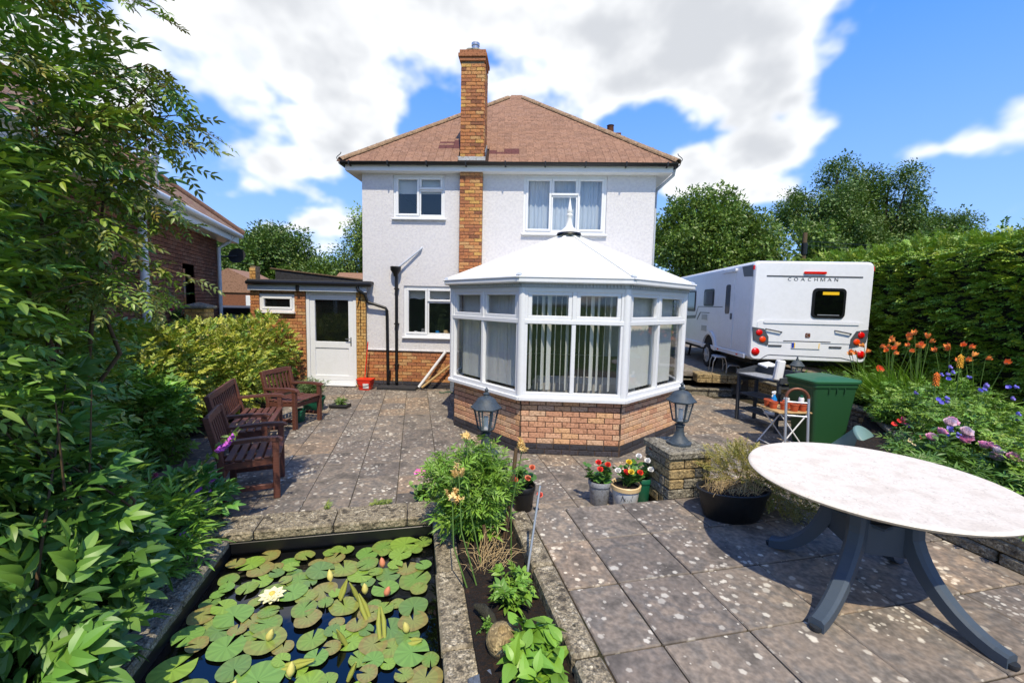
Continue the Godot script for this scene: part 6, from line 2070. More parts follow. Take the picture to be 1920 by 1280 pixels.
func planting():
	var jas := sprig(5, 0.24, 0.075, 0.028, true, 0.25, true)
	var broad := sprig(3, 0.16, 0.12, 0.060, true, 0.3, true)
	var small := sprig(4, 0.12, 0.055, 0.034)
	var narrow := sprig(5, 0.14, 0.085, 0.017, true, 0.25, true)
	var single_broad := leaf_mesh(0.16, 0.085, 0.25, 0.25)
	var blade := leaf_mesh(0.5, 0.016, 0.5, 0.75, 5)
	var green := Color(0.10, 0.22, 0.03)
	var dark := Color(0.06, 0.15, 0.028)
	var lime := Color(0.17, 0.26, 0.035)
	var bronze := Color(0.17, 0.11, 0.04)
	# climber on the near border
	var cl := thing("climbing_jasmine", "tall climbing jasmine with fine pointed leaves arching over the border", "climber", Vector3.ZERO)
	var lumps := [[Vector3(-3.95, 1.4, -2.65), Vector3(0.80, 1.6, 0.7)], [Vector3(-3.40, 3.05, -2.5), Vector3(0.72, 1.0, 0.65)], [Vector3(-3.0, 2.0, -1.5), Vector3(0.6, 1.9, 0.7)], [Vector3(-4.6, 1.9, -3.2), Vector3(0.7, 1.2, 0.6)], [Vector3(-3.0, 0.7, -2.1), Vector3(0.42, 0.7, 0.42)]]  # the near lump, out of view, is added to shade the low foliage
	var items := bush_items(lumps, 105.0, 1.0, green, lime, 0.1)
	var stems := MB.new()
	for k in 30:
		# long shoots that leave the mass towards the open side
		var y := rnd(1.9, 3.7)
		var p := Vector3(-2.85 + rnd(-0.15, 0.1), y, -2.5 + rnd(-0.35, 0.3))
		var e := p + Vector3(rnd(0.2, 0.62), rnd(-0.15, 0.22), rnd(-0.35, 0.15))
		if k > 22: e = p + Vector3(rnd(0.45, 0.8), rnd(-0.1, 0.1), rnd(-0.6, -0.1))
		var mid := p.lerp(e, 0.55) + Vector3(0, 0.12, 0)
		stems.tube([p, mid, e], [0.005, 0.004, 0.002], 5, false)
		for i in 8:
			var s := (i + 0.5) / 8.0
			var q := p.lerp(mid, s * 2) if s < 0.5 else mid.lerp(e, s * 2 - 1)
			for j in 2: items.append([q, Vector3(rnd(-0.2, 1), rnd(-0.7, 0.3), rnd(-1, 1)), rnd(0.45, 0.8), tint(green.lerp(bronze, rng.randf() * 0.8).lerp(lime, rng.randf() * 0.5))])
	for k in 8: stems.tube([Vector3(-3.4 + rnd(-0.3, 0.5), 0.0, -2.7 + rnd(-0.4, 0.6)), Vector3(-3.3 + rnd(-0.4, 0.4), 1.6, -2.6 + rnd(-0.4, 0.4)), Vector3(-3.2 + rnd(-0.4, 0.4), 3.4, -2.6 + rnd(-0.4, 0.4))], [0.022, 0.014, 0.005], 6)
	part("stems", stems, M.twig, cl)
	scatter("leaves", jas, items, M.leaf, cl)
	# broad leaved shrub at the pond wall
	var sh := thing("broad_leaved_shrub", "dark broad leaved shrub leaning over the pond wall below the jasmine", "shrub", Vector3.ZERO)
	items = bush_items([[Vector3(-2.65, 0.55, -2.05), Vector3(0.36, 0.62, 0.40)], [Vector3(-2.95, 1.1, -2.2), Vector3(0.34, 0.5, 0.36)], [Vector3(-2.4, 0.35, -1.75), Vector3(0.33, 0.42, 0.35)]], 95.0, 0.85, dark, Color(0.11, 0.24, 0.035), 0.2)
	scatter("leaves", broad, items, M.leaf, sh)
	var tw := MB.new()
	for k in 9: tw.tube([Vector3(-2.6 + rnd(-0.15, 0.15), 0, -2.1 + rnd(-0.15, 0.15)), Vector3(-2.55 + rnd(-0.3, 0.3), 0.8, -2.05 + rnd(-0.3, 0.3)), Vector3(-2.6 + rnd(-0.35, 0.35), 1.5, -2.15 + rnd(-0.3, 0.3))], [0.012, 0.008, 0.003], 5)
	part("stems", tw, M.twig, sh)
	# honeysuckle hedge behind the seats
	var hs := thing("honeysuckle_hedge", "yellow green honeysuckle hedge with cream flowers behind the wooden seats", "hedge", Vector3.ZERO)
	lumps = []
	for k in 8:
		var t := k / 6.0 - 0.1667
		lumps.append([Vector3(lerpf(-5.35, -6.05, t) + rnd(-0.1, 0.1), 0.78 + rnd(-0.05, 0.1), lerpf(-4.9, -9.0, t)), Vector3(0.72, 0.80, 0.72)])
	lumps.append([Vector3(-5.1, 0.5, -6.9), Vector3(0.5, 0.55, 0.8)])
	items = bush_items(lumps, 150.0, 0.95, green, Color(0.25, 0.30, 0.05), 0.3)
	for it in items:
		if rng.randf() < 0.6: it[3] = tint(Color(0.28, 0.34, 0.05))
	scatter("leaves", small, items, M.leaf, hs)
	var hb := MB.new()
	for k in 16:
		var p := Vector3(lerpf(-5.3, -6.0, k / 15.0), 0, lerpf(-4.8, -9.0, k / 15.0))
		hb.tube([p, p + Vector3(rnd(-0.2, 0.2), 0.7, rnd(-0.2, 0.2)), p + Vector3(rnd(-0.4, 0.4), 1.3, rnd(-0.4, 0.4))], [0.02, 0.012, 0.004], 5)
	part("stems", hb, M.twig, hs)
	var fl := []
	for k in 330:
		var L: Array = lumps[rng.randi() % 7]
		var d := on_ball()
		d.y = absf(d.y)
		fl.append([L[0] + d * L[1] * 1.02, d, rnd(0.5, 1.0), tint(Color(0.62, 0.55, 0.25), 0.15)])
	scatter("blossom", flower_mesh(5, 0.035, 0.008, 0.6), fl, M.petal, hs)
	# shrubs in the border in front of it
	var spec := [[Vector3(-4.75, 0.0, -4.75), Vector3(0.55, 0.62, 0.5), green, broad, 0.62, "mid green leafy shrub in the border beside the log edging"], [Vector3(-4.25, 0.0, -3.5), Vector3(0.5, 0.5, 0.45), Color(0.09, 0.2, 0.03), small, 1.1, "light green feathery shrub behind the marigolds"],
		[Vector3(-3.45, 0.0, -3.15), Vector3(0.45, 0.36, 0.35), dark, narrow, 1.0, "low dark green narrow leaved plant beside the marigolds"], [Vector3(-2.85, 0.0, -2.75), Vector3(0.35, 0.30, 0.40), green, narrow, 1.15, "low green narrow leaved plant along the pond wall"], [Vector3(-2.95, 0.0, -3.45), Vector3(0.28, 0.25, 0.25), Color(0.06, 0.17, 0.03), broad, 0.55, "bushy bedding plant with purple flowers at the pond corner"]]
	var petal5 := flower_mesh(5, 0.03, 0.016, 0.15)
	var pompom := flower_mesh(9, 0.03, 0.012, 0.2, 3)
	for q in spec:
		var s := thing("border_shrub", q[5], "shrub", q[0])
		items = bush_items([[Vector3(0, q[1].y * 0.75, 0), q[1]]], 190.0, q[4], q[2], (q[2] as Color) * 1.7, 0.4)
		scatter("leaves", q[3], items, M.leaf, s)
		tw = MB.new()
		for k in 10: tw.tube([Vector3(rnd(-0.1, 0.1), 0, rnd(-0.1, 0.1)), Vector3(rnd(-0.6, 0.6) * q[1].x, q[1].y * 1.1, rnd(-0.6, 0.6) * q[1].z)], [0.006, 0.002], 4)
		part("stems", tw, M.stem, s)
		if q[5].contains("purple"):
			for k in 7: bloom(s, petal5, Vector3(rnd(-0.22, 0.28), 0.36 + rnd(-0.1, 0.06), rnd(-0.2, 0.22)), 1.2, Color(0.42, 0.08, 0.50), Vector3(rnd(-0.5, 0.5), 1, rnd(0, 0.8)))
		if q[5].contains("along the pond"):
			for k in 4: bloom(s, petal5, Vector3(0.25 + rnd(-0.1, 0.1), 0.25 + rnd(-0.1, 0.1), rnd(-0.3, 0.3)), 1.2, Color(0.40, 0.10, 0.55), Vector3(0.4, 1, 0.4))
			for k in 5: bloom(s, petal5, Vector3(rnd(-0.2, 0.25), 0.36 + rnd(-0.1, 0.06), rnd(-0.3, 0.1)), 1.3, Color(0.70, 0.74, 0.72), Vector3(rnd(-0.3, 0.5), 1, 0.5))
	for k in 6:
		var at: Vector3 = [Vector3(-3.52, 0, -3.35), Vector3(-3.30, 0, -3.30), Vector3(-3.62, 0, -3.5), Vector3(-3.2, 0, -3.42), Vector3(-3.45, 0, -3.62), Vector3(-3.05, 0, -3.18)][k]
		var s := leafy("marigold", "orange and yellow marigold in the border beside the log edging" if k < 4 else "deep pink and red bedding flower among the marigolds", "flower", at, 6, 0.36, 0.10, small, 0.6, green, 5, "marigolds by the log edging" if k < 4 else "pink bedding flowers among the marigolds")
		bloom(s, pompom, Vector3(0.03, 0.38, 0.03), 1.35, [Color(0.80, 0.30, 0.02), Color(0.75, 0.42, 0.03), Color(0.8, 0.25, 0.02), Color(0.7, 0.35, 0.02), Color(0.62, 0.10, 0.22), Color(0.35, 0.04, 0.04)][k], Vector3(0.2, 1, 0.5))
		bloom(s, pompom, Vector3(-0.06, 0.33, 0.0), 1.1, [Color(0.80, 0.30, 0.02), Color(0.75, 0.42, 0.03), Color(0.8, 0.25, 0.02), Color(0.7, 0.35, 0.02), Color(0.62, 0.10, 0.22), Color(0.35, 0.04, 0.04)][k], Vector3(-0.2, 1, 0.5))
	# leaning foxglove
	var fx := thing("foxglove", "leaning foxglove spire with purple bells at its tip", "foxglove", Vector3(-2.98, 0.0, -3.22))
	var path := [Vector3(0, 0, 0), Vector3(0.06, 0.30, 0.02), Vector3(0.22, 0.55, 0.02), Vector3(0.42, 0.78, -0.02), Vector3(0.60, 0.98, -0.06)]
	var m := MB.new()
	m.tube(path, [0.009, 0.008, 0.007, 0.006, 0.003], 6)
	part("stem", m, M.stem, fx)
	items = []
	for k in 46:
		var s := 1.2 + 2.75 * k / 46.0
		var i := int(s)
		items.append([path[i].lerp(path[i + 1], s - i), on_ball(), rnd(0.25, 0.45), tint(Color(0.13, 0.22, 0.05))])
	scatter("seed_pods", single_broad, items, M.leaf, fx)
	var bell := MB.new()
	bell.lathe([Vector2(0.004, 0.0), Vector2(0.010, 0.012), Vector2(0.013, 0.034), Vector2(0.020, 0.045), Vector2(0.011, 0.034), Vector2(0.0, 0.01)], 9, Transform3D(), 0.2)
	var bm := bell.mesh()
	for k in 9: bloom(fx, bm, path[3].lerp(path[4], 0.25 + 0.06 * k), 1.25 - 0.05 * k, Color(0.50, 0.10, 0.55), Vector3(rnd(-0.1, 0.9), -0.75, rnd(-0.2, 0.9)))
	for k in 3: bloom(fx, bm, path[1] + Vector3(0.02 * k, 0.02 * k, 0.02), 1.3, Color(0.46, 0.10, 0.52), Vector3(rnd(-0.5, 0.9), -0.7, 0.6))
	# strip bed by the pond
	var wl := leafy("willowy_plant", "tall bushy willow leaved plant between pond and terrace", "plant", Vector3(-0.47, 0.05, -3.36), 80, 0.95, 0.38, narrow, 1.0, Color(0.13, 0.27, 0.035), 15, "", null, 0.2)
	wl.scale = Vector3(0.95, 1.0, 0.8)
	var seedm := MB.new()
	for k in 26: add_leaf(seedm, Transform3D(Basis(Vector3.UP, k * 2.4) * Basis(Vector3.RIGHT, rnd(0.2, 1.3)), Vector3(0, k * 0.0022, 0)), 0.035, 0.014)
	var sdm := seedm.mesh()
	var tops := [[-0.52, 0.78, -3.0, -0.34, -2.75], [-0.55, 0.62, -2.92, -0.40, -2.72], [-0.06, 0.98, -3.05, -0.12, -3.0], [-0.50, 0.96, -3.25, -0.34, -3.0]]
	for q in tops:
		var s := thing("seed_stalk", "thin dry stalk with a straw coloured seed head beside the willowy plant", "stalk", Vector3.ZERO, 0.0, "dry seed stalks in the strip bed")
		m = MB.new()
		var b := Vector3(q[3], 0.08, q[4])
		var e := Vector3(q[0], q[1], q[2])
		m.tube([b, b.lerp(e, 0.5) + Vector3(-0.04, 0.0, 0.03), e], [0.006, 0.005, 0.004], 6)
		part("stem", m, M.stem, s)
		items = []
		for k in 7: items.append([e + Vector3(rnd(-0.025, 0.025), rnd(-0.03, 0.03), rnd(-0.025, 0.025)), Vector3(rnd(-1, 1), rnd(-0.5, 1), rnd(-1, 1)), rnd(0.6, 1.0), tint(Color(0.62, 0.48, 0.22), 0.15, 0.05)])
		scatter("seed_leaves", sdm, items, M.petal, s)
	m = MB.new(); m.tube([Vector3(-0.20, 0.05, -3.36), Vector3(-0.15, 0.45, -3.42), Vector3(-0.12, 0.83, -3.45)], [0.02, 0.018, 0.016], 8)
	single("cut_branch", m, M.twig, "grey cut branch standing beside the black pot", "branch")
	m = MB.new(); m.tube([Vector3(-0.02, 0.05, -2.72), Vector3(0.075, 0.74, -2.95)], 0.009, 8)
	single("metal_cane", m, M.alu, "thin grey cane leaning over the terrace edge", "cane")
	m = MB.new(); m.tube([Vector3(-0.30, 0.03, -3.14), Vector3(-0.35, 0.30, -3.18)], [0.018, 0.014], 8)
	single("sawn_stump", m, M.twig, "short sawn stem at the foot of the willowy plant", "stump")
	var dg := thing("dry_stems", "tangle of dry straw stems at the foot of the willowy plant", "dead stems", Vector3(-0.30, 0.09, -3.02))
	m = MB.new()
	for k in 70:
		var a := rnd(0, TAU)
		var p := Vector3(rnd(-0.12, 0.12), 0, rnd(-0.2, 0.15))
		var e := p + Vector3(cos(a) * rnd(0.05, 0.28), rnd(0.02, 0.22), sin(a) * rnd(0.05, 0.25))
		m.tube([p, p.lerp(e, 0.5) + Vector3(0, rnd(0.02, 0.08), 0), e], [0.002, 0.0018, 0.0008], 4, false)
	part("straw", m, M.straw, dg)
	leafy("mint_plant", "fresh green leafy plant in the middle of the strip bed", "plant", Vector3(-0.10, 0.09, -2.62), 11, 0.20, 0.15, broad, 0.5, Color(0.13, 0.27, 0.035), 6)
	leafy("leafy_perennial", "large leaved bright green plant at the open end of the strip bed", "plant", Vector3(0.06, 0.09, -2.08), 16, 0.24, 0.20, single_broad, 1.0, Color(0.13, 0.28, 0.035), 7)
	leafy("small_weed", "tiny green weed growing beside the stone ball", "weed", Vector3(-0.22, 0.09, -2.36), 6, 0.08, 0.05, small, 0.5, green, 4)
	var ball := MB.new()
	ball.lathe([Vector2(0.04, -0.01), Vector2(0.075, 0.02), Vector2(0.088, 0.07), Vector2(0.075, 0.125), Vector2(0.04, 0.15), Vector2(0.03, 0.155), Vector2(0.025, 0.14), Vector2(0.0, 0.13)], 20, Transform3D(), 0.3)
	single("stone_ball", ball, M.yellowstone, "round lichen covered stone ball ornament in the strip bed", "ornament", Vector3(-0.14, 0.09, -2.24)).rotation = Vector3(0.3, 0, -0.1)
	var fish := thing("fish_ornament", "small weathered fish ornament leaning on the pond coping", "ornament", Vector3(-0.235, 0.12, -2.42), 1.0)
	m = MB.new(); m.tube([Vector3(0, -0.03, 0.09), Vector3(0, 0.02, 0.03), Vector3(0, 0.05, -0.04), Vector3(0, 0.04, -0.10)], [0.006, 0.03, 0.032, 0.012], 10); part("body", m, M.ornament, fish)
	m = MB.new(); m.prism(PackedVector2Array([Vector2(-0.05, -0.06), Vector2(0.05, -0.06), Vector2(0.0, 0.01)]), -0.005, 0.005, Transform3D(Basis(), Vector3(0, -0.02, 0.10))); part("tail", m, M.ornament, fish)
	m = MB.new(); m.box(Vector3.ZERO, Vector3(0.13, 0.015, 0.2), Basis(), 0.006)
	single("slate_piece", m, M.board, "broken piece of grey slate on the pond coping", "slate", Vector3(-0.20, 0.075, -1.98)).rotation = Vector3(0.1, 0.4, 0.2)
	# flower pots at the foot of the terrace step
	var wp := flowerpot("flower_pot", "white glazed pot with cream rim holding red and yellow begonias", Vector3(0.97, 0, -4.22), 0.145, 0.25, M.whitepot, M.creamrim)
	m = MB.new()
	for k in 9: m.tube([Vector3(-0.06 + 0.012 * k, 0.13 + 0.03 * sin(k * 1.9), 0.122), Vector3(-0.05 + 0.012 * k, 0.15 + 0.03 * cos(k * 2.3), 0.125)], 0.004, 5)
	part("painted_motif", m, M.caravangrey, wp)
	var gp2 := flowerpot("flower_pot", "plain grey pot of red begonias beside the white pot", Vector3(0.72, 0, -4.28), 0.115, 0.25, M.greypot)
	var gp3 := flowerpot("flower_pot", "dark green pot against the stone pillar", Vector3(1.17, 0, -4.40), 0.11, 0.26, M.hose)
	var bp := flowerpot("flower_pot", "black plastic pot of salmon geraniums at the step", Vector3(-0.06, 0, -4.08), 0.115, 0.25, M.planter)
	var beg := flower_mesh(7, 0.034, 0.02, 0.3, 3)
	var round_leaf := leaf_mesh(0.085, 0.085, 0.15, 0.15)
	for q in [[wp, Vector3(0.97, 0.22, -4.22), [[Color(0.75, 0.03, 0.02), -0.02, 0.16, 0.06], [Color(0.80, 0.60, 0.02), 0.02, 0.24, 0.0], [Color(0.80, 0.62, 0.05), 0.03, 0.17, 0.08], [Color(0.75, 0.06, 0.02), 0.12, 0.16, 0.06], [Color(0.8, 0.78, 0.74), -0.10, 0.18, 0.08]], "begonias in the white pot"],
		[gp2, Vector3(0.72, 0.22, -4.28), [[Color(0.75, 0.03, 0.02), -0.03, 0.22, 0.05], [Color(0.72, 0.05, 0.02), 0.07, 0.19, 0.02], [Color(0.78, 0.05, 0.03), -0.02, 0.17, 0.1]], "red begonias in the grey pot"],
		[gp3, Vector3(1.17, 0.23, -4.40), [[Color(0.8, 0.8, 0.8), -0.05, 0.25, 0.05], [Color(0.8, 0.8, 0.8), 0.03, 0.22, 0.09], [Color(0.6, 0.02, 0.02), 0.08, 0.33, 0.03], [Color(0.8, 0.8, 0.78), 0.06, 0.14, 0.12]], "white flowered plant in the dark green pot"],
		[bp, Vector3(-0.06, 0.22, -4.08), [[Color(0.78, 0.24, 0.12), 0.08, 0.21, 0.03], [Color(0.75, 0.18, 0.10), -0.08, 0.10, 0.09], [Color(0.78, 0.26, 0.14), 0.04, 0.13, 0.1], [Color(0.75, 0.15, 0.10), 0.16, -0.03, 0.10]], "salmon geranium in the black pot"]]:
		var s := leafy("potted_flower", q[3], "flower", q[1], 12, 0.22, 0.17, round_leaf, 1.0, Color(0.06, 0.16, 0.03), 5)
		for f in q[2]: bloom(s, beg, Vector3(f[1], f[2], f[3]), 1.15, f[0], Vector3(rnd(-0.3, 0.3), 1, 0.7))
	var gr := leafy("geranium", "pink and white geranium behind the pond coping", "flower", Vector3(-1.10, 0.0, -4.18), 14, 0.20, 0.22, round_leaf, 0.85, Color(0.09, 0.20, 0.03), 6)
	for k in 9: bloom(gr, petal5, Vector3(0.0 + rnd(-0.045, 0.045), 0.30 + rnd(-0.03, 0.03), 0.04 + rnd(-0.03, 0.03)), 1.0, Color(0.75, 0.20, 0.50), Vector3(rnd(-0.6, 0.6), 0.8, rnd(0, 1)))
	for k in 3: leafy("joint_weed", "small green weed growing from the paving by the pond coping", "weed", [Vector3(-1.95, 0.0, -3.85), Vector3(-1.50, 0.0, -3.98), Vector3(-1.42, 0.0, -4.0)][k], 5, 0.07, 0.05, narrow, 0.4, lime, 3, "weeds by the pond coping")
	# heathery shrub between planter and table
	var ht := thing("heather_shrub", "olive green wispy heather shrub behind the black trough", "shrub", Vector3(2.02, 0.2, -4.02))
	items = bush_items([[Vector3(0.0, 0.30, 0.0), Vector3(0.36, 0.20, 0.26)], [Vector3(0.25, 0.22, 0.12), Vector3(0.24, 0.17, 0.24)], [Vector3(0.38, 0.10, 0.22), Vector3(0.14, 0.14, 0.16)]], 620.0, 0.75, Color(0.20, 0.21, 0.05), Color(0.30, 0.27, 0.08), 0.5)
	scatter("leaves", sprig(7, 0.14, 0.034, 0.012), items, M.leaf, ht)
	m = MB.new()
	for k in 30: m.tube([Vector3(rnd(-0.08, 0.1), 0, rnd(-0.08, 0.08)), Vector3(rnd(-0.3, 0.45), rnd(0.25, 0.42), rnd(-0.2, 0.3))], [0.004, 0.0015], 4)
	part("stems", m, M.twig, ht)
	# lavender by the seats, tray plant
	var lp := flowerpot("flower_pot", "green bowl of lavender behind the far wooden armchair", Vector3(-3.98, 0, -7.45), 0.20, 0.26, M.hose)
	leafy("lavender", "grey green lavender clump growing in the green bowl", "lavender", Vector3(-3.98, 0.22, -7.45), 60, 0.42, 0.28, narrow, 0.55, Color(0.13, 0.21, 0.08), 9)
	m = MB.new(); m.box(Vector3(0, 0.03, 0), Vector3(0.34, 0.06, 0.22), Basis(), 0.01)
	single("seed_tray", m, M.planter, "black seed tray on the paving near the white door", "tray", Vector3(-3.62, 0, -7.75))
	leafy("tray_seedlings", "small green seedlings growing in the black tray", "seedlings", Vector3(-3.62, 0.06, -7.75), 16, 0.13, 0.14, small, 0.5, Color(0.12, 0.22, 0.05), 4)
	flowerpot("flower_pot", "small green pot under the far wooden armchair", Vector3(-3.85, 0, -6.75), 0.10, 0.20, M.hose)
	var rs := leafy("potted_rose", "pink rose flowering above the low boundary wall", "rose", Vector3(-6.62, 1.53, -7.65), 8, 0.3, 0.2, small, 1.0, dark, 6)
	bloom(rs, pompom, Vector3(-0.02, 0.26, 0.15), 2.6, Color(0.75, 0.08, 0.22), Vector3(0.3, 0.4, 1))
	right_bed(small, narrow, broad, single_broad, blade, petal5, pompom)
	# hedge beyond the lawn
	var hg := thing("tall_hedge", "tall clipped green hedge along the lawn", "hedge", Vector3.ZERO)
	m = MB.new()
	m.box(Vector3(8.5, 1.8, -10.0), Vector3(1.2, 2.6, 15.0))
	part("dark_core", m, mat(Color(0.09, 0.11, 0.05), 1.0), hg)  # solid dark box added inside, stops views through the leaves
	items = []
	var hn := noise(0.55, 77, 3)
	for k in 17000:
		var z := -2.4 - 15.4 * rng.randf()
		var p: Vector3
		var d: Vector3
		if rng.randf() < 0.70:
			var y := rnd(0.45, 3.25)
			p = Vector3(7.72 - hn.get_noise_2d(z * 3.0, y * 3.0) * 0.38 - 0.02 * y, y, z)
			d = Vector3(-1, rnd(-0.2, 0.8), rnd(-0.7, 0.7))
			p.x += 0.30 * pow(rng.randf(), 2.0)
		else:
			p = Vector3(rnd(7.7, 9.1), 3.27 + hn.get_noise_2d(z * 3.0, 40.0) * 0.3 + rnd(-0.15, 0.12), z)
			d = Vector3(rnd(-0.6, 0.4), 1, rnd(-0.6, 0.6))
		items.append([p, d, rnd(0.8, 1.5), tint(Color(0.14, 0.27, 0.03).lerp(Color(0.22, 0.31, 0.035), pow(rng.randf(), 2.5)))])
	scatter("leaves", sprig(5, 0.13, 0.05, 0.03), items, M.leaf, hg)
	var fp := thing("fence_panel", "dark weathered wooden fence between caravan and hedge", "fence", Vector3(7.55, 0.45, -12.2))
	for k in 9:
		m = MB.new(); m.box(Vector3(-0.6 + 0.15 * k, 0.8, 0), Vector3(0.14, 1.6, 0.02), Basis(), 0.003); part("board", m, M.oldwood, fp)
	m = MB.new(); m.box(Vector3(-0.7, 1.0, 0.06), Vector3(0.09, 2.1, 0.09), Basis(), 0.006); part("post", m, M.oldwood, fp)

func right_bed(small: Mesh, narrow: Mesh, broad: Mesh, single_broad: Mesh, blade: Mesh, petal5: Mesh, pompom: Mesh):
	var y0 := 0.38
	var g1 := Color(0.10, 0.22, 0.03)
	var m: MB
	# filler perennials
	var names := ["low leafy perennial filling the raised flower bed", "fine leaved green perennial in the raised flower bed", "fresh green bushy perennial in the raised flower bed"]
	for k in 84:
		var t := rng.randf()
		var p := Vector3(5.25, 0, -7.3).lerp(Vector3(3.95, 0, -3.1), t) + Vector3(0.25 + rng.randf() * (1.15 + 1.0 * t), 0, -rng.randf() * 0.5)
		if p.x > 6.25: continue
		var i := k % 3
		leafy("bed_perennial", names[i], "plant", Vector3(p.x, y0, p.z), 18, rnd(0.34, 0.72) + 0.15 * (1.0 - t), 0.30, [broad, narrow, small][i], [0.55, 0.95, 0.9][i], [g1, Color(0.125, 0.26, 0.035), Color(0.16, 0.29, 0.04)][i], 9, names[i].replace("perennial", "perennials"))
	for k in 12:
		leafy("bed_perennial", "dense green perennial at the caravan end of the raised bed", "plant", Vector3(rnd(5.4, 6.4), y0, rnd(-9.0, -7.4)), 16, rnd(0.3, 0.5), 0.3, [broad, small][k % 2], [0.6, 0.9][k % 2], g1, 9, "perennials at the caravan end of the bed")
	# arching grass clumps
	for q in [[5.75, -7.2, 1.0], [6.05, -7.0, 1.05], [5.5, -6.7, 0.85], [6.2, -6.4, 0.9], [5.85, -6.5, 0.75], [5.35, -7.6, 0.7]]:
		var t := thing("grass_clump", "clump of arching bright green grassy leaves in the raised bed", "grass clump", Vector3(q[0], y0, q[1]), 0.0, "grass clumps in the raised bed")
		var items := []
		for k in 170:
			var a := rnd(0, TAU)
			items.append([Vector3(cos(a), 0, sin(a)) * rnd(0.0, 0.12), Vector3(cos(a) * rnd(0.1, 0.8), 1.5, sin(a) * rnd(0.1, 0.8)), 1.7 * q[2] * rnd(0.6, 1.1), tint(Color(0.15, 0.29, 0.035))])
		scatter("leaves", blade, items, M.leaf, t)
	# lime leaved clump and red brown sedum near the lantern
	for q in [[5.55, -8.7], [5.75, -8.45], [5.5, -8.3]]:
		var t := thing("lime_lily_leaves", "lime green strappy clump behind the potting bench", "plant", Vector3(q[0], y0, q[1]), 0.0, "lime strappy clumps behind the potting bench")
		var items := []
		for k in 70:
			var a := rnd(0, TAU)
			items.append([Vector3(cos(a), 0, sin(a)) * 0.06, Vector3(cos(a), rnd(0.5, 1.6), sin(a)), rnd(0.8, 1.2), tint(Color(0.24, 0.33, 0.04))])
		scatter("leaves", leaf_mesh(0.42, 0.04, 0.4, 0.6, 4), items, M.leaf, t)
	for q in [[6.0, -8.25], [5.8, -7.95], [6.25, -8.0]]:
		leafy("copper_plant", "low copper red leaved plant in front of the caravan", "plant", Vector3(q[0], y0, q[1]), 22, 0.42, 0.3, small, 0.8, Color(0.22, 0.10, 0.04), 9, "copper leaved plants before the caravan")
	# orange day lilies
	var trumpet := flower_mesh(6, 0.075, 0.02, 0.75)
	for q in [[6.25, -7.75, 1.05], [6.5, -7.5, 1.12], [6.75, -7.7, 1.2], [6.95, -7.4, 1.1], [6.1, -8.1, 0.95], [7.0, -7.0, 0.95], [6.6, -8.1, 1.1]]:
		var t := thing("day_lily", "orange day lily in flower beside the caravan", "day lily", Vector3(q[0], y0, q[1]), 0.0, "orange day lilies beside the caravan")
		var items := []
		for k in 40:
			var a := rnd(0, TAU)
			items.append([Vector3(cos(a), 0, sin(a)) * 0.05, Vector3(cos(a), rnd(1.0, 2.4), sin(a)), rnd(0.9, 1.4), tint(Color(0.12, 0.23, 0.03))])
		scatter("leaves", blade, items, M.leaf, t)
		m = MB.new()
		var heads := []
		for k in 5:
			var e := Vector3(rnd(-0.22, 0.22), q[2] * rnd(0.85, 1.05), rnd(-0.2, 0.25))
			m.tube([Vector3(e.x * 0.2, 0, e.z * 0.2), e * Vector3(0.6, 0.6, 0.6), e], 0.005, 5, false)
			heads.append(e)
		part("stalks", m, M.stem, t)
		for e: Vector3 in heads: bloom(t, trumpet, e, rnd(1.0, 1.35), [Color(0.80, 0.22, 0.03), Color(0.82, 0.30, 0.05)][rng.randi() % 2], Vector3(rnd(-1, 1), 0.5, rnd(-0.2, 1)))
	# blue bellflowers, pokers, poppy
	var bell := flower_mesh(5, 0.04, 0.02, 0.5)
	for q in [[5.25, -5.7, 0.95], [5.35, -5.4, 0.85], [5.7, -5.2, 0.8], [5.55, -4.9, 0.7], [5.95, -5.0, 0.75], [4.75, -5.3, 0.65], [6.0, -4.7, 0.6], [5.2, -4.65, 0.6], [4.35, -4.55, 0.42]]:
		var t := leafy("bellflower", "blue bellflower on thin stems in the raised bed", "bellflower", Vector3(q[0], y0, q[1]), 7, q[2] * 0.9, 0.14, narrow, 0.55, Color(0.09, 0.19, 0.03), 6, "blue bellflowers in the raised bed")
		for k in 5: bloom(t, bell, Vector3(rnd(-0.12, 0.12), q[2] * rnd(0.82, 1.05), rnd(-0.08, 0.12)), 1.1, [Color(0.19, 0.17, 0.66), Color(0.25, 0.20, 0.62)][k % 2], Vector3(rnd(-0.6, 0.6), 0.7, rnd(0, 1)))
	for q in [[5.30, -5.55, 1.02, Color(0.85, 0.42, 0.03)], [4.95, -5.45, 0.80, Color(0.85, 0.20, 0.02)]]:
		var t := thing("red_hot_poker", "yellow orange poker flower on a straight stem" if q[2] > 0.9 else "small orange red poker flower on a straight stem", "poker flower", Vector3(q[0], y0, q[1]))
		m = MB.new(); m.tube([Vector3(0, 0, 0), Vector3(0.01, q[2], 0)], 0.007, 6); part("stem", m, M.stem, t)
		var pk := MB.new()
		for k in 40: pk.tube([Vector3(0, 0.003 * k, 0), Vector3(cos(k * 2.4) * 0.026, 0.003 * k - 0.022, sin(k * 2.4) * 0.026)], [0.004, 0.003], 4)
		bloom(t, pk.mesh(), Vector3(0.01, q[2] - 0.02, 0), 1.25, q[3])
	var pp := leafy("poppy", "scarlet poppy in front of the caravan light", "poppy", Vector3(6.15, y0, -7.9), 5, 0.6, 0.1, narrow, 0.6, g1, 5)
	bloom(pp, flower_mesh(5, 0.07, 0.05, 0.35), Vector3(0.0, 0.62, 0.05), 1.2, Color(0.80, 0.05, 0.02), Vector3(-0.2, 0.6, 1))
	# peonies
	var peony := flower_mesh(11, 0.06, 0.034, 0.45, 5)
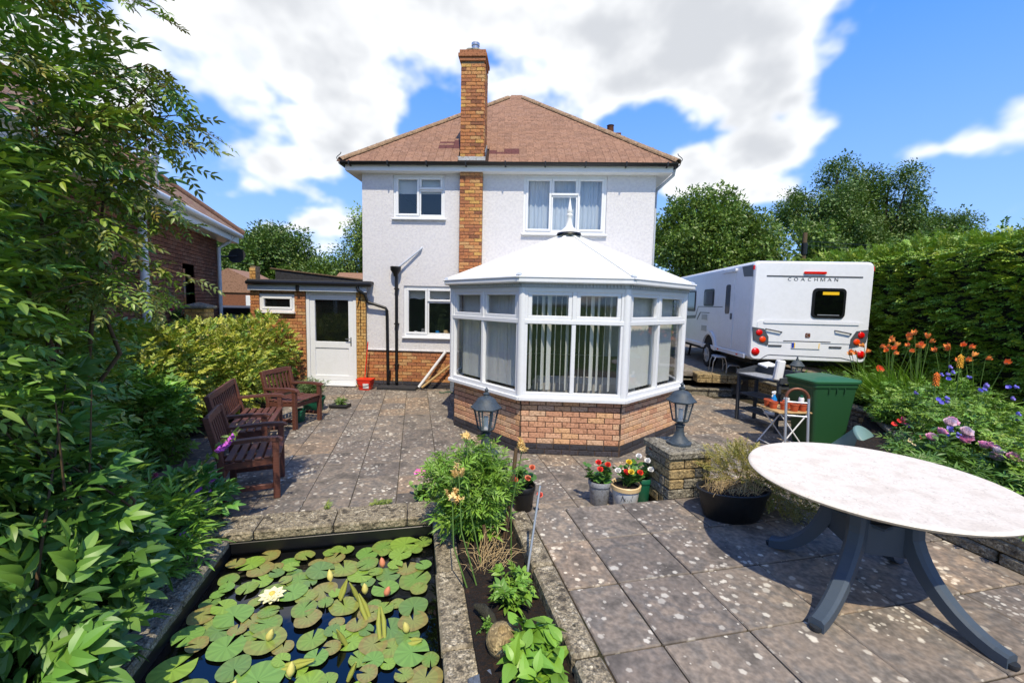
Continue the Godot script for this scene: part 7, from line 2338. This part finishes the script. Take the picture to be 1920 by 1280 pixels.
	for q in [[4.20, -4.52, 0.52, 7], [4.42, -4.15, 0.40, 5]]:
		var t := leafy("peony", "pink double peony heavy with blooms" if q[3] == 7 else "pale pink peony drooping below the larger one", "peony", Vector3(q[0], y0, q[1]), 18, q[2], 0.30, single_broad, 0.75, Color(0.06, 0.15, 0.025), 8)
		for k in q[3]: bloom(t, peony, Vector3(rnd(-0.17, 0.17), q[2] * rnd(0.72, 1.12), rnd(-0.05, 0.2)), rnd(1.0, 1.25), [Color(0.82, 0.45, 0.62), Color(0.84, 0.68, 0.75), Color(0.80, 0.36, 0.56)][k % 3], Vector3(rnd(-0.5, 0.5), 1, rnd(0.2, 1)))
	# lupin and its smaller neighbours
	for q in [[4.78, -4.2, 0.58, 1.0], [4.55, -3.85, 0.36, 0.5], [4.82, -3.9, 0.30, 0.45]]:
		var t := leafy("lupin", "tall dark red lupin spire" if q[3] > 0.9 else "small fading red lupin spike", "lupin", Vector3(q[0], y0, q[1]), 9, q[2] * 0.85, 0.2, narrow, 1.0, Color(0.07, 0.16, 0.04), 7, "" if q[3] > 0.9 else "fading red lupins")
		var sp := MB.new()
		for k in 70: sp.tube([Vector3(0, 0.0032 * k, 0), Vector3(cos(k * 2.4), 0.35, sin(k * 2.4)) * (0.034 - 0.0003 * k) + Vector3(0, 0.0032 * k, 0)], [0.004, 0.009], 5)
		bloom(t, sp.mesh(), Vector3(0, q[2] * 0.82, 0), q[3] * 1.1, Color(0.42, 0.04, 0.10))
	# bedding by the wall corner
	for q in [[4.72, -5.62, Color(0.72, 0.04, 0.03)], [4.88, -5.75, Color(0.35, 0.02, 0.12)], [4.95, -5.5, Color(0.75, 0.75, 0.74)], [4.7, -5.4, Color(0.30, 0.03, 0.35)], [4.30, -4.85, Color(0.65, 0.12, 0.06)], [4.18, -4.75, Color(0.72, 0.60, 0.30)], [4.05, -4.65, Color(0.75, 0.66, 0.42)]]:
		var t := leafy("bedding_flower", "bedding flower at the corner of the bed wall", "flower", Vector3(q[0], y0, q[1]), 8, 0.2, 0.12, small, 0.6, Color(0.06, 0.14, 0.03), 5, "bedding flowers along the bed wall")
		for k in 3: bloom(t, petal5, Vector3(rnd(-0.08, 0.08), 0.22 + rnd(-0.03, 0.05), rnd(-0.02, 0.1)), 1.25, q[2], Vector3(rnd(-0.5, 0.3), 1, 0.8))
	# trailing plant over the low wall, front plants
	var tr := leafy("trailing_plant", "trailing plant with small purple flowers spilling over the low wall", "plant", gp(4.33, 2.05, 0.44), 22, 0.10, 0.22, small, 0.55, Color(0.13, 0.20, 0.03), 9)
	for k in 3: bloom(tr, petal5, Vector3(rnd(-0.12, 0.1), 0.12, rnd(-0.1, 0.15)), 0.9, Color(0.25, 0.10, 0.5), Vector3(-0.5, 1, 0.5))
	for k in 9:
		leafy("front_perennial", "dark narrow leaved perennial overhanging the terrace wall", "plant", gp(4.75 + rnd(-0.1, 0.6), 3.4 - 0.28 * k, y0), 16, rnd(0.28, 0.42), 0.28, narrow, 1.1, Color(0.085, 0.19, 0.03), 9, "perennials along the terrace wall")

func tree(label: String, at: Vector3, lumps: Array, col: Color, tip: Color, cl: Mesh, size: float, per: float, group := "", trunk := 0.2):
	var t := thing("tree", label, "tree", at, 0.0, group)
	var top := 0.0
	for L in lumps: top = maxf(top, L[0].y)
	var m := MB.new()
	m.tube([Vector3(0, -0.6, 0), Vector3(0.05, top * 0.35, 0), Vector3(-0.05, top * 0.7, 0.05), Vector3(0, top, 0)], [trunk, trunk * 0.75, trunk * 0.45, trunk * 0.12], 8)
	for L in lumps:
		var e: Vector3 = L[0]
		m.tube([Vector3(0, e.y * 0.45, 0), Vector3(e.x * 0.5, e.y * 0.72, e.z * 0.5), e], [trunk * 0.4, trunk * 0.25, trunk * 0.08], 6)
	part("trunk", m, M.bark, t)
	scatter("crown", cl, bush_items(lumps, per, size, col, tip, 0.2), M.leaf, t)

func blobs(n: int, c: Vector3, r: Vector3, lr: float) -> Array:
	var o := []
	for k in n:
		var d := on_ball() * pow(rng.randf(), 0.4)
		o.append([c + Vector3(d.x * r.x, d.y * r.y, d.z * r.z), Vector3.ONE * lr * rnd(0.7, 1.25)])
	return o

func far_trees():
	var cl := clump(34, 0.42, 0.19, 0.11)
	var fine := clump(34, 0.46, 0.16, 0.09)
	var g := Color(0.09, 0.165, 0.03)
	var gd := Color(0.07, 0.135, 0.028)
	var gl := Color(0.125, 0.215, 0.036)
	tree("broad round green tree between the house and the caravan", Vector3(9.5, 0, -24), blobs(28, Vector3(0, 4.8, 0), Vector3(2.6, 2.7, 2.2), 1.1), g, gl, cl, 1.0, 4.6, "", 0.25)
	var tall := ["tall airy tree with a ragged crown behind the caravan", "second tall airy tree next to the ragged crowned one", "tall thin crowned tree at the end of the airy pair"]
	tree(tall[0], Vector3(22.3, 0, -34), blobs(26, Vector3(0, 8.9, 0), Vector3(3.6, 3.7, 2.5), 1.15), gd, g, fine, 1.15, 3.2, "", 0.3)
	tree(tall[1], Vector3(26.8, 0, -35), blobs(22, Vector3(0, 8.9, 0), Vector3(3.4, 3.8, 2.5), 1.25), gd, g, fine, 1.15, 2.9, "", 0.3)
	tree(tall[2], Vector3(30.8, 0, -35), blobs(16, Vector3(0, 8.0, 0), Vector3(3.0, 3.2, 2.4), 1.2), gd, g, fine, 1.15, 2.6, "", 0.28)
	tree("pointed mid green tree behind the telegraph pole", Vector3(17.0, 0, -28), blobs(15, Vector3(0, 4.4, 0), Vector3(1.9, 2.6, 1.8), 1.0), g, gl, cl, 1.0, 4.2)
	tree("low rounded tree above the hedge top", Vector3(23.0, 0, -27), blobs(16, Vector3(0, 4.6, 0), Vector3(2.7, 1.7, 2.2), 1.15), g, gl, cl, 1.0, 4.4)
	tree("dark small tree beyond the end of the hedge", Vector3(28.5, 0, -28), blobs(12, Vector3(0, 5.0, 0), Vector3(2.2, 1.6, 1.6), 1.0), gd, g, fine, 1.0, 3.6)
	tree("dark tree at the far end of the hedge line", Vector3(29.8, 0, -24), blobs(9, Vector3(0, 6.2, 0), Vector3(1.2, 1.9, 1.2), 0.9), gd, g, fine, 1.0, 3.4)
	tree("bushy tree rising behind the bungalow roof end", Vector3(-15.2, 0, -24), blobs(16, Vector3(0, 3.6, 0), Vector3(2.5, 1.7, 1.8), 1.1), gd, g, cl, 1.0, 4.2)
	tree("dark conifer like tree past the bungalow corner", Vector3(-18.4, 0, -25), blobs(12, Vector3(0, 3.9, 0), Vector3(1.6, 2.2, 1.5), 0.95), gd, Color(0.03, 0.07, 0.03), fine, 1.0, 4.0)
	tree("small rounded tree over the flat roofed extension", Vector3(-11.9, 0, -23.5), blobs(12, Vector3(0, 3.0, 0), Vector3(1.8, 1.1, 1.5), 0.9), gd, gl, cl, 0.95, 4.2)
	tree("taller tree tucked against the house corner", Vector3(-9.1, 0, -22.5), blobs(14, Vector3(0, 4.6, 0), Vector3(1.2, 1.9, 1.4), 0.9), g, gl, fine, 0.95, 3.4)
	tree("broad tree filling the gap above the far houses", Vector3(-20.5, 0, -33), blobs(14, Vector3(0, 3.6, 0), Vector3(3.2, 1.8, 2.0), 1.2), gd, g, cl, 1.1, 3.2)
	var p := thing("telegraph_pole", "wooden telegraph pole with wires behind the caravan", "pole", Vector3(13.15, 0, -22))
	var m := MB.new(); m.tube([Vector3(0, -0.6, 0), Vector3(0, 5.8, 0)], [0.13, 0.10], 10); part("pole", m, M.oldwood, p)
	m = MB.new(); m.tube([Vector3(0, 4.75, 0.02), Vector3(0, 5.3, 0.02)], 0.14, 8); part("transformer", m, M.black, p)
	for k in 3:
		m = MB.new()
		var pts := []
		for i in 17: pts.append(Vector3(-12.0 + 2.9 * i * 0.75 if k == 2 else 1.6 * i, 5.4 - 0.2 * k - 0.35 * sin(PI * i / 16.0), -0.1 * i))
		if k == 2:
			pts = []
			for i in 13: pts.append(Vector3(-1.0 * i, 5.3 - 0.35 * sin(PI * i / 12.0), -0.4 * i))
		m.tube(pts, 0.012, 4, false)
		part("wire", m, M.black, p)
